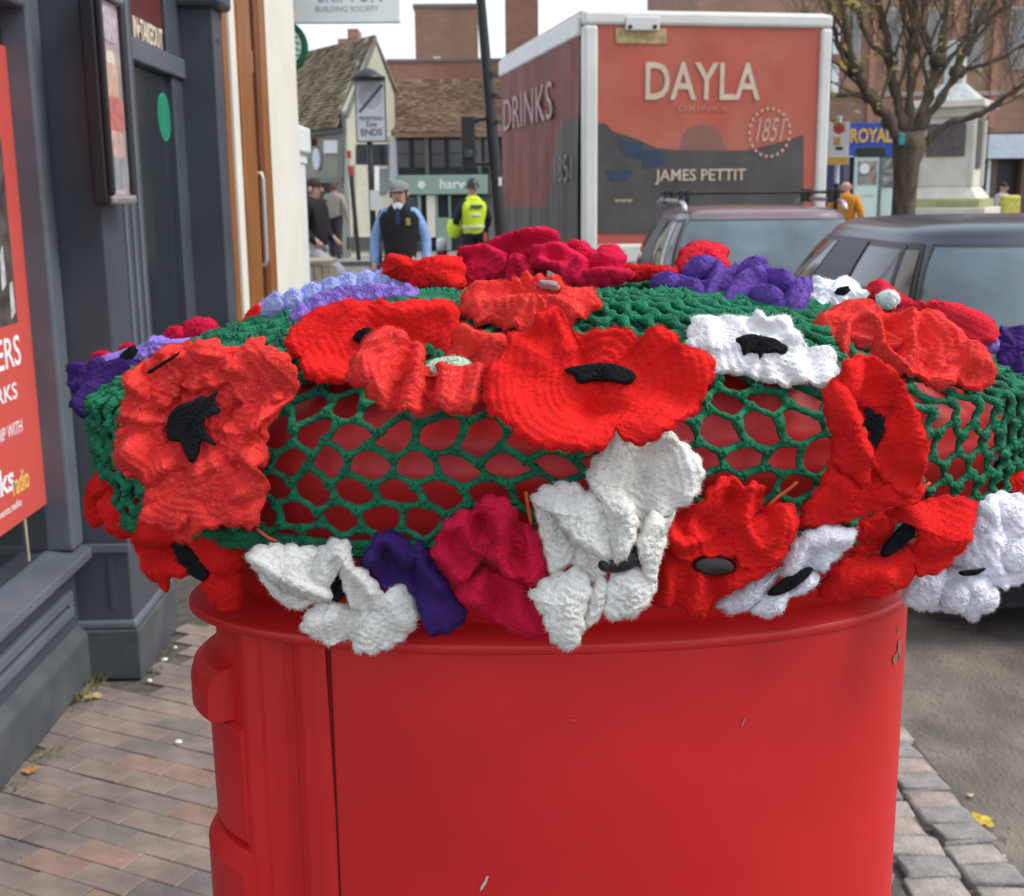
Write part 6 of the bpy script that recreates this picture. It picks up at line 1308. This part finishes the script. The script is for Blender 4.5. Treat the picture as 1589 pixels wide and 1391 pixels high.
# ================================================================== PEOPLE
skin_m = mat('skin', (.52, .29, .21), rough=.55, var=.1, scale=12)
def skinmesh(name, joints, edges, m, parent, sub=2, root=0):
    me = bpy.data.meshes.new(name); me.from_pydata([j[0] for j in joints], edges, []); me.materials.append(m)
    o = bpy.data.objects.new(name, me); COL.objects.link(o); o.parent = parent
    sk = o.modifiers.new('skin', 'SKIN'); sk.use_smooth_shade = True
    for i, j in enumerate(joints):
        v = me.skin_vertices[0].data[i]; v.radius = j[1]; v.use_root = (i == root)
    s = o.modifiers.new('sub', 'SUBSURF'); s.levels = s.render_levels = sub
    return o
def person(label, loc, rz, top, trousers, hair, sleeve=None, arms=None, legs=None, hat=None, H=1.75, face=True, bare_head=False, shoe=None, top_name='jacket', group='people in the street'):
    """a standing figure facing local -y; arms and legs are (elbow, wrist) and (knee, ankle) positions per side"""
    r = thing('person', label, 'person', loc, rz, group); 
    ARM = arms or {1: ((.27, .03, 1.14), (.29, -.05, .88)), -1: ((-.27, .03, 1.14), (-.29, -.05, .88))}
    LEG = legs or {1: ((.10, -.02, .50), (.11, .04, .09)), -1: ((-.10, -.02, .50), (-.11, .04, .09))}
    J = [((0, 0, .95), (.145, .105)), ((0, 0, 1.12), (.13, .095)), ((0, .005, 1.32), (.155, .105)), ((0, .01, 1.43), (.10, .075)), ((0, .0, 1.47), (.062, .064)), ((0, -.012, 1.515), (.070, .080)), ((0, -.012, 1.59), (.078, .098)), ((0, -.005, 1.66), (.064, .08))]
    E = [(0, 1), (1, 2), (2, 3), (3, 4), (4, 5), (5, 6), (6, 7)]
    for s in (1, -1):
        e, w = ARM[s]; n = len(J); hd = (w[0]+(w[0]-e[0])*.35, w[1]+(w[1]-e[1])*.35-.01, w[2]+(w[2]-e[2])*.35)
        J += [((s*.165, .01, 1.385), (.052, .052)), (e, (.042, .042)), (w, (.028, .030)), (hd, (.026, .036))]; E += [(2, n), (n, n+1), (n+1, n+2), (n+2, n+3)]
        k, a = LEG[s]; n = len(J)
        J += [((s*.09, 0, .86), (.085, .085)), (k, (.058, .058)), (a, (.038, .042)), ((a[0], a[1]-.13, a[2]-.05), (.034, .03))]; E += [(0, n), (n, n+1), (n+1, n+2), (n+2, n+3)]
    skinmesh('body', J, E, skin_m, r)
    # top
    JJ = [((0, 0, .80), (.18, .132)), ((0, 0, 1.05), (.172, .130)), ((0, .005, 1.27), (.19, .134)), ((0, .012, 1.40), (.165, .115)), ((0, .012, 1.51), (.075, .072))]; EE = [(0, 1), (1, 2), (2, 3), (3, 4)]
    def sleeves(J2, E2, a0):
        for s in (1, -1):
            e, w = ARM[s]; n = len(J2); J2 += [((s*.175, .01, 1.395), (.088, .084)), (e, (.061, .061)), ((w[0], w[1], w[2]-.03), (.044, .044))]; E2 += [(a0, n), (n, n+1), (n+1, n+2)]
    if sleeve is None: sleeves(JJ, EE, 2)
    else:
        for s in (1, -1): n = len(JJ); JJ.append(((s*.17, .01, 1.385), (.078, .085))); EE.append((2, n))
    skinmesh(top_name, JJ, EE, top, r)
    if sleeve is not None:
        for s in (1, -1):
            e, w = ARM[s]; sh = (s*.15, .01, 1.395)
            skinmesh('sleeve', [((s*.08, .01, 1.375), (.07, .075)), (sh, (.080, .080)), (tuple((sh[i]+e[i])/2 for i in range(3)), (.075, .07)), (e, (.066, .064)), ((w[0], w[1], w[2]-.03), (.046, .046))], [(0, 1), (1, 2), (2, 3), (3, 4)], sleeve, r)
    T = [((0, 0, 1.04), (.15, .112))]; TE = []
    for s in (1, -1):
        k, a = LEG[s]; n = len(T); T += [((s*.092, 0, .84), (.105, .105)), (k, (.078, .078)), ((a[0], a[1], a[2]-.05), (.062, .062))]; TE += [(0, n), (n, n+1), (n+1, n+2)]
    skinmesh('trousers', T, TE, trousers, r)
    for s in (1, -1):
        k, a = LEG[s]; skinmesh('shoe', [((a[0], a[1]+.04, a[2]-.045), (.046, .042)), ((a[0], a[1]-.06, a[2]-.05), (.048, .036)), ((a[0], a[1]-.17, a[2]-.06), (.042, .026))], [(0, 1), (1, 2)], shoe or M['black'], r)
    if hair is not None:
        hb = MB(); rows = []
        for i in range(8):
            f = i/7*PI*.56; rows.append([(.092*math.sin(f)*math.cos(t), .012+.112*math.sin(f)*math.sin(t) , 1.655+.108*math.cos(f) - (.05 if math.sin(t) > 0 else -.02)*math.sin(f)**3) for t in [2*PI*j/20 for j in range(20)]])
        hb.grid(rows, close_u=True).build('hair', hair, r, world=False, smooth=True)
    if face:
        for s in (1, -1):
            MB().lathe((s*.033, -.094, 1.64), [(0, -.006), (.011, -.004), (.011, .004), (0, .006)], 8, axis='y').build('eye', M['black'], r, world=False)
            MB().lathe((s*.088, .0, 1.625), [(0, -.012), (.022, -.008), (.028, .0), (.02, .008), (0, .01)], 10, axis='x', sy=1.4).build('ear', skin_m, r, world=False, smooth=True)
        MB().tube([(0, -.098, 1.645), (0, -.118, 1.612), (0, -.112, 1.602), (0, -.09, 1.598)], [.010, .017, .016, .008], 8).build('nose', skin_m, r, world=False, smooth=True)
        MB().tube([(-.024, -.089, 1.568), (0, -.096, 1.566), (.024, -.089, 1.568)], .006, 6).build('mouth', mat('lips', (.34, .13, .11), rough=.5), r, world=False, smooth=True)
    if hat == 'cap':
        gc_ = mat('grey_tweed_cap', (.22, .21, .21), rough=.9, var=.3, scale=60)
        rows = [[((.105+.012*(math.sin(t) < 0))*math.sin(f)*math.cos(t), .01+.125*math.sin(f)*math.sin(t), 1.672+.088*math.cos(f)) for t in [2*PI*j/24 for j in range(24)]] for f in [PI*.52*i/7 for i in range(8)]]
        c_ = MB().grid(rows, close_u=True).build('cap', gc_, r, world=False, smooth=True)
        MB().grid([[(.085*math.cos(t)*q, -.09-.075*abs(math.sin(t))*q, 1.674-.018*q) for t in [PI+PI*j/12 for j in range(13)]] for q in (.3, .7, 1.0)]).build('peak', gc_, c_, world=False, smooth=True)
    if hat == 'helmet':
        rows = [[(.105*math.sin(f)*math.cos(t)*(1.12 if f > 1.5 else 1), .115*math.sin(f)*math.sin(t)*(1.12 if f > 1.5 else 1), 1.66+.15*math.cos(f)) for t in [2*PI*j/24 for j in range(24)]] for f in [PI*.52*i/7 for i in range(8)]]
        MB().grid(rows, close_u=True).build('dark_hat', M['black'], r, world=False, smooth=True)
    for ch in r.children:
        if ch.name.split('.')[0] in ('hair', 'eye', 'ear', 'nose', 'mouth', 'cap', 'dark_hat'): ch.location.z -= .05
    r.scale = (H/1.70,)*3
    return r
cloth = lambda n, c, **k: mat('cloth_'+n, c, rough=.9, var=.15, scale=25, bump=.3, bscale=60, **k)
p = onY(487, 300, 15.2)
person('man in a black jacket and pale grey trousers in profile by the planter', (p.x, 15.2, 0), math.radians(68), cloth('black', (.012, .012, .014)), cloth('pale_grey', (.42, .41, .43)), mat('dark_brown_hair', (.03, .018, .012), rough=.8),
       arms={1: ((.25, .04, 1.13), (.20, -.16, .98)), -1: ((-.25, .03, 1.13), (-.22, -.14, .98))}, legs={1: ((.10, -.10, .52), (.11, -.02, .09)), -1: ((-.11, -.40, .62), (-.12, -.46, .24))}, shoe=M['white'])
p = onY(518, 300, 29.5)
person('person in a beige jacket seen from behind outside the sage house', (p.x, 29.5, .07), math.radians(165), cloth('beige', (.30, .26, .21)), cloth('charcoal', (.028, .028, .032)), mat('brown_hair', (.07, .035, .022), rough=.8), H=1.78, face=False,
       legs={1: ((.10, -.06, .50), (.11, -.10, .09)), -1: ((-.10, .02, .50), (-.11, .16, .10))})
p = onY(619, 300, 12.4)
vest = person('man in a flat cap, dark vest and light blue shirt walking towards the viewer', (p.x, 12.4, 0), math.radians(-4), cloth('black_vest', (.010, .010, .012)), cloth('charcoal', (.028, .028, .032)), mat('grey_hair', (.25, .24, .23), rough=.8), sleeve=cloth('light_blue', (.24, .38, .66)), hat='cap', H=1.68, top_name='vest',
       arms={1: ((.255, .05, 1.14), (.265, -.03, .89)), -1: ((-.255, .05, 1.14), (-.262, -.03, .89))})
MB().add([(-.06, -.118, 1.475), (0, -.142, 1.41), (.06, -.118, 1.475), (.0, -.125, 1.50), (-.03, -.14, 1.43), (.03, -.14, 1.43)], [(0, 4, 3), (3, 5, 2), (4, 1, 5, 3)]).build('collar', cloth('shirt_white', (.62, .64, .68)), vest, world=False, fix=False)
MB().prism([(-.018, -.150, 1.44), (.018, -.150, 1.44), (.022, -.158, 1.30), (0, -.160, 1.27), (-.022, -.158, 1.30)], (0, .012, 0)).build('tie', cloth('navy_tie', (.03, .04, .10)), vest, world=False)
MB().box(.085, .125, -.160, -.145, 1.27, 1.34).build('badge', mat('gold_badge', (.50, .34, .10), rough=.4), vest, world=False, bevel=.006)
p = onY(733, 300, 19.6)
hv = person('officer in a bright yellow vest and dark hat seen from behind by the mint shop', (p.x, 19.6, 0), math.radians(205), mat('hi_vis_yellow', (.60, .78, .02), rough=.7, var=.1, scale=15), cloth('navy', (.012, .014, .03)), None, sleeve=cloth('navy_sleeve', (.012, .014, .03)), hat='helmet', H=1.74, face=False, top_name='hi_vis_vest',
       arms={1: ((.27, -.02, 1.14), (.20, -.20, 1.02)), -1: ((-.26, .03, 1.14), (-.25, -.12, .95))})
grey_tape = mat('reflective_tape', (.62, .66, .58), rough=.4)
for z in (1.02, 1.20): MB().lathe((0, 0, z), [(.186, -.02), (.189, 0), (.186, .02)], 28, sx=1.0, sy=.74).build('tape', grey_tape, hv, world=False)
MB().box(-.10, .10, .135, .142, 1.30, 1.35).build('back_patch', mat('navy_patch', (.05, .07, .12), rough=.6), hv, world=False)
MB().box(-.17, -.12, .09, .13, .80, .93).build('orange_pouch', mat('orange_pouch', (.60, .12, .03), rough=.6), hv, world=False, bevel=.01)
MB().lathe((.24, -.16, 1.0), [(0, -.15), (.09, -.13), (.12, 0), (.09, .13), (0, .15)], 14).build('yellow_bundle', mat('hi_vis_yellow', (.60, .78, .02)), hv, world=False, smooth=True)
p = onY(1312, 300, 20.0)
person('person in an orange jacket with a bare pink head beside the notice board', (p.x, 20.0, 0), math.radians(150), cloth('orange', (.58, .22, .012)), cloth('charcoal', (.028, .028, .032)), None, H=1.72, face=True)
p = onY(1556, 300, 27.0)
person('person in a pale grey coat in front of the dark shop at the right edge', (p.x, 27.0, 0), math.radians(40), cloth('pale_coat', (.38, .37, .36)), cloth('charcoal', (.028, .028, .032)), mat('dark_brown_hair', (.03, .018, .012)), H=1.68)
p = onY(1568, 318, 26.2); bg_ = thing('yellow_bag', 'bright yellow bag beside the person in the pale grey coat', 'bag', (p.x, 26.2, p.z-.25))
MB().box(p.x-.22, p.x+.16, 26.05, 26.3, p.z-.25, p.z+.2).build('body', mat('yellow_bag', (.58, .50, .10), rough=.6, var=.2), bg_, bevel=.05)
MB().box(p.x-.26, p.x+.2, 26.0, 26.36, 0, p.z-.251).build('crate_stand', mat('grey_stand', (.40, .40, .38), rough=.7), bg_, bevel=.02)

# ================================================================== THE TREE
Yt_ = 15.0
base = onY(1403, 300, Yt_)
tree = thing('pollard_tree', 'knobbly pollarded street tree with bare branches and a few yellow leaves', 'tree', (base.x, Yt_, 0))
bark = mat('mottled_bark', (.095, .068, .044), rough=.95, var=.45, scale=9, bump=1.0, bscale=28, col2=(.17, .13, .088), stretch=(1, 1, .45), detail=8)
rt = random.Random(21); TP = lambda px, py, dy=0.0: onY(px, py, Yt_+dy)
tk = MB(); pts = [Vector((base.x, Yt_, -.05)), Vector((base.x, Yt_, .5)), TP(1403, 330), TP(1404, 290), TP(1407, 255), TP(1410, 230), TP(1412, 205)]
tk.tube([p + Vector((rt.gauss(0, .012), rt.gauss(0, .012), 0)) for p in pts], [.20, .155, .138, .140, .16, .205, .17], 14)
tk.build('trunk', bark, tree, smooth=True)
br = MB(); tips = []
def limb(pts, r0, r1, kids=0, depth=0, n=8):
    P = []; k = len(pts)
    for i in range(k-1):
        for s in range(4):
            f = s/4; P.append(pts[i].lerp(pts[i+1], f) + Vector((rt.gauss(0, 1), rt.gauss(0, 1), rt.gauss(0, 1)))*(r0*.16))
    P.append(pts[-1]); m = len(P)
    R = [.72*(r0+(r1-r0)*i/(m-1))*(1+.22*math.sin(i*2.3+r0*40)+rt.gauss(0, .08)) for i in range(m)]
    br.tube(P, R, n)
    if depth >= 3: tips.append(P[-1]); return
    for c in range(kids):
        i = int(m*(.25+.72*(c+rt.random()*.6)/max(1, kids))); i = min(m-2, max(1, i))
        d = (P[i+1]-P[i]).normalized(); side_ = Vector((rt.gauss(0, 1), rt.gauss(0, .8), rt.gauss(.1, .4))).normalized()
        dd = (d*.75 + side_*.75 + Vector((0, 0, .45))).normalized(); L = (P[-1]-P[0]).length*rt.uniform(.32, .6)
        q = [P[i], P[i]+dd*L*.4, P[i]+dd*L*.7+Vector((rt.gauss(0, .05), 0, .05)), P[i]+dd*L+Vector((rt.gauss(0, .08), rt.gauss(0, .08), .14))]
        limb(q, R[i]*.55, max(.005, R[i]*.14), max(1, kids-1), depth+1, 6)
LIMBS = [([(1402, 240), (1380, 190), (1350, 150), (1328, 110), (1312, 40), (1300, -60)], -.2, .105, .05, 6), ([(1406, 225), (1390, 150), (1378, 80), (1360, 0), (1350, -90)], .25, .095, .04, 6), ([(1410, 215), (1412, 130), (1418, 60), (1422, -20), (1418, -120)], -.1, .09, .04, 6),
         ([(1415, 220), (1440, 150), (1455, 90), (1470, 20), (1478, -90)], .2, .095, .04, 6), ([(1416, 225), (1452, 165), (1486, 110), (1520, 40), (1555, -60)], -.3, .085, .03, 6), ([(1420, 235), (1470, 190), (1525, 178), (1560, 150), (1610, 120), (1660, 70)], -.5, .07, .025, 6),
         ([(1350, 150), (1320, 146), (1285, 150), (1262, 140)], -.3, .05, .02, 4), ([(1486, 110), (1530, 100), (1590, 70), (1640, 40)], -.4, .04, .015, 4), ([(1378, 90), (1345, 60), (1325, 10), (1318, -70)], .3, .05, .02, 5), ([(1455, 95), (1430, 40), (1440, -60)], .4, .05, .02, 5), ([(1328, 105), (1300, 70), (1288, 10), (1275, -50)], .1, .04, .015, 4),
         ([(1500, 85), (1535, 30), (1590, -10)], .1, .04, .012, 5), ([(1418, 60), (1398, 20), (1392, -70)], -.3, .045, .02, 4), ([(1440, 150), (1468, 100), (1500, 60), (1512, -30)], .5, .05, .02, 5)]
for (q, dy, r0, r1, kd) in LIMBS: limb([TP(x, y, dy*i/(len(q)-1)) for i, (x, y) in enumerate(q)], r0, r1, kd, 0)
for (px, py) in ((1350, 150), (1380, 190), (1455, 95), (1486, 112), (1418, 70), (1328, 108)):     # knobs left by old pruning
    c = TP(px, py); br.lathe((c.x, c.y, c.z-.09), [(0, 0), (.07, .02), (.11, .08), (.09, .15), (0, .19)], 10)
br.build('branches', bark, tree, smooth=True, fix=False)
leafm = mat('yellow_leaf', (.36, .24, .02), rough=.6, var=.3, scale=3, col2=(.22, .20, .025))
lf = MB(); allv = br.v
spots = [(1300, 190), (1290, 185), (1310, 195), (1362, 165), (1366, 180), (1395, 165), (1398, 172), (1388, 150), (1280, 170), (1330, 185)] + [(rt.gauss(1310, 26), rt.gauss(12, 12)) for _ in range(30)] + [(rt.uniform(1270, 1330), rt.uniform(100, 200)) for _ in range(12)] + [(rt.uniform(1290, 1560), rt.uniform(-60, 130)) for _ in range(24)]
for (px, py) in spots:
    for k in range(3):
        c = TP(px+rt.gauss(0, 3), py+rt.gauss(0, 4), rt.uniform(-.5, .3)); s = rt.uniform(.02, .05); a = Vector((rt.gauss(0, 1), rt.gauss(0, 1), rt.gauss(0, .6))).normalized(); b2 = a.orthogonal().normalized(); nn = a.cross(b2)*.18
        lf.add([c-a*s, c-a*s*.3+b2*s*.6, c+a*s*.5+b2*s*.45, c+a*s, c+a*s*.5-b2*s*.45, c-a*s*.3-b2*s*.6, c+nn*s], [(0, 1, 6), (1, 2, 6), (2, 3, 6), (3, 4, 6), (4, 5, 6), (5, 0, 6)])
tag(lf.build('leaves', leafm, tree, fix=False), None, None, kind='stuff')
c = TP(1399, 216, -.23); MB().box(c.x-.035, c.x+.035, c.y-.02, c.y+.03, c.z-.07, c.z+.07).build('turquoise_tag', mat('turquoise_plastic', (.02, .28, .30), rough=.4), tree, bevel=.012)

# ================================================================== LITTER, LEAVES AND WEEDS
def fallen_leaf(px, py, s, col, label, rot=0.0, z=.006, lobes=5):
    c = ground(px, py, z); r = random.Random(int(px+py)); k = lobes*4; pts = []
    for i in range(k):
        a = 2*PI*i/k; rr_ = s*(1.0 if i % 4 == 0 else (.55 if i % 4 == 2 else .8))*r.uniform(.85, 1.1)
        pts.append((c.x+rr_*math.cos(a+rot), c.y+rr_*math.sin(a+rot), c.z + abs(math.sin(a*2))*s*.18))
    m = MB().add([(c.x, c.y, c.z+s*.02)]+pts, [(0, i+1, (i+1) % k+1) for i in range(k)])
    m.tube([(c.x, c.y, c.z+.002), (c.x-s*1.3*math.cos(rot), c.y-s*1.3*math.sin(rot), c.z+.004)], s*.035, 5)
    o = m.build('fallen_leaf', mat('leaf_'+col[0], col[1], rough=.7, var=.2, scale=40, bump=.2, bscale=80), None, fix=False)
    return tag(o, label, 'leaf', 'fallen leaves')
fallen_leaf(1521, 1275, .040, ('bright_yellow', (.60, .42, .035)), 'bright yellow maple leaf lying on the road beside the setts', .4, -.02)
fallen_leaf(144, 1081, .034, ('buff', (.52, .38, .20)), 'buff dry leaf lying by the base of the grey pilaster', 1.0)
fallen_leaf(48, 1196, .026, ('orange_brown', (.42, .20, .06)), 'orange brown dry leaf lying by the shop plinth at the left edge', 2.0)
fallen_leaf(1506, 1234, .012, ('pale_buff', (.5, .42, .28)), 'small pale leaf fragment on the road above the yellow leaf', .2, -.022, 3)
def pebble(px, py, s, col, label, z=.0):
    c = ground(px, py, z); r = random.Random(int(px*3+py)); bm = bmesh.new(); bmesh.ops.create_icosphere(bm, subdivisions=2, radius=s)
    for v in bm.verts: v.co *= 1+r.uniform(-.22, .22); v.co.z *= .55
    me = bpy.data.meshes.new('litter_bit'); bm.to_mesh(me); bm.free(); me.materials.append(mat('bit_'+col[0], col[1], rough=.6)); o = bpy.data.objects.new('litter_bit', me); COL.objects.link(o); o.location = (c.x, c.y, c.z+s*.4)
    return tag(o, label, 'litter', 'white bits on the pavement')
wb = ('white', (.72, .72, .66))
pebble(277, 1154, .011, wb, 'pale pebble like bit in the middle of the pavement left of the post box'); pebble(232, 1058, .009, wb, 'white bit on the pavement right of the grey pilaster base')
pebble(255, 1025, .010, wb, 'white scrap beside the grass tuft past the pilaster'); pebble(272, 1006, .007, wb, 'tiny white bit farthest along the pavement'); pebble(1424, 1346, .006, wb, 'tiny white bit lying between the setts', -.03); pebble(1556, 1330, .006, wb, 'tiny white bit at the edge of the road', -.03)
grass_m = mat('weed_green', (.12, .145, .035), rough=.8, var=.4, scale=30, col2=(.26, .24, .09))
def weeds(pxs, name, label, n=46, hh=.05):
    m = MB(); r = random.Random(len(label))
    for (px, py) in pxs:
        c = ground(px, py)
        for _ in range(n):
            b0 = Vector((c.x+r.gauss(0, .02), c.y+r.gauss(0, .035), -.004)); h_ = hh*r.uniform(.4, 1.2); d_ = Vector((r.gauss(.15, .4), r.gauss(0, .4), 1)).normalized(); w_ = Vector((r.gauss(0, 1), r.gauss(0, 1), 0)).normalized()*.0016
            m.add([b0-w_, b0+w_, b0+d_*h_*.6+w_*.7, b0+d_*h_*.6-w_*.7, b0+d_*h_+Vector((d_.x, d_.y, -.2))*h_*.3], [(0, 1, 2, 3), (3, 2, 4)])
    o = m.build(name, grass_m, None, fix=False); tag(o, label, 'weeds', None, 'stuff'); return o
weeds([(134, 1083), (122, 1090), (150, 1066), (157, 1058)], 'weeds', 'tuft of weeds at the foot of the grey pilaster')
weeds([(70, 1178), (78, 1172), (25, 1222)], 'weeds', 'thin weeds along the foot of the shop riser at the left edge', 26, .035)
weeds([(236, 1038), (250, 1020), (262, 1000)], 'weeds', 'mossy weeds beside the pilaster base further along', 40, .02)
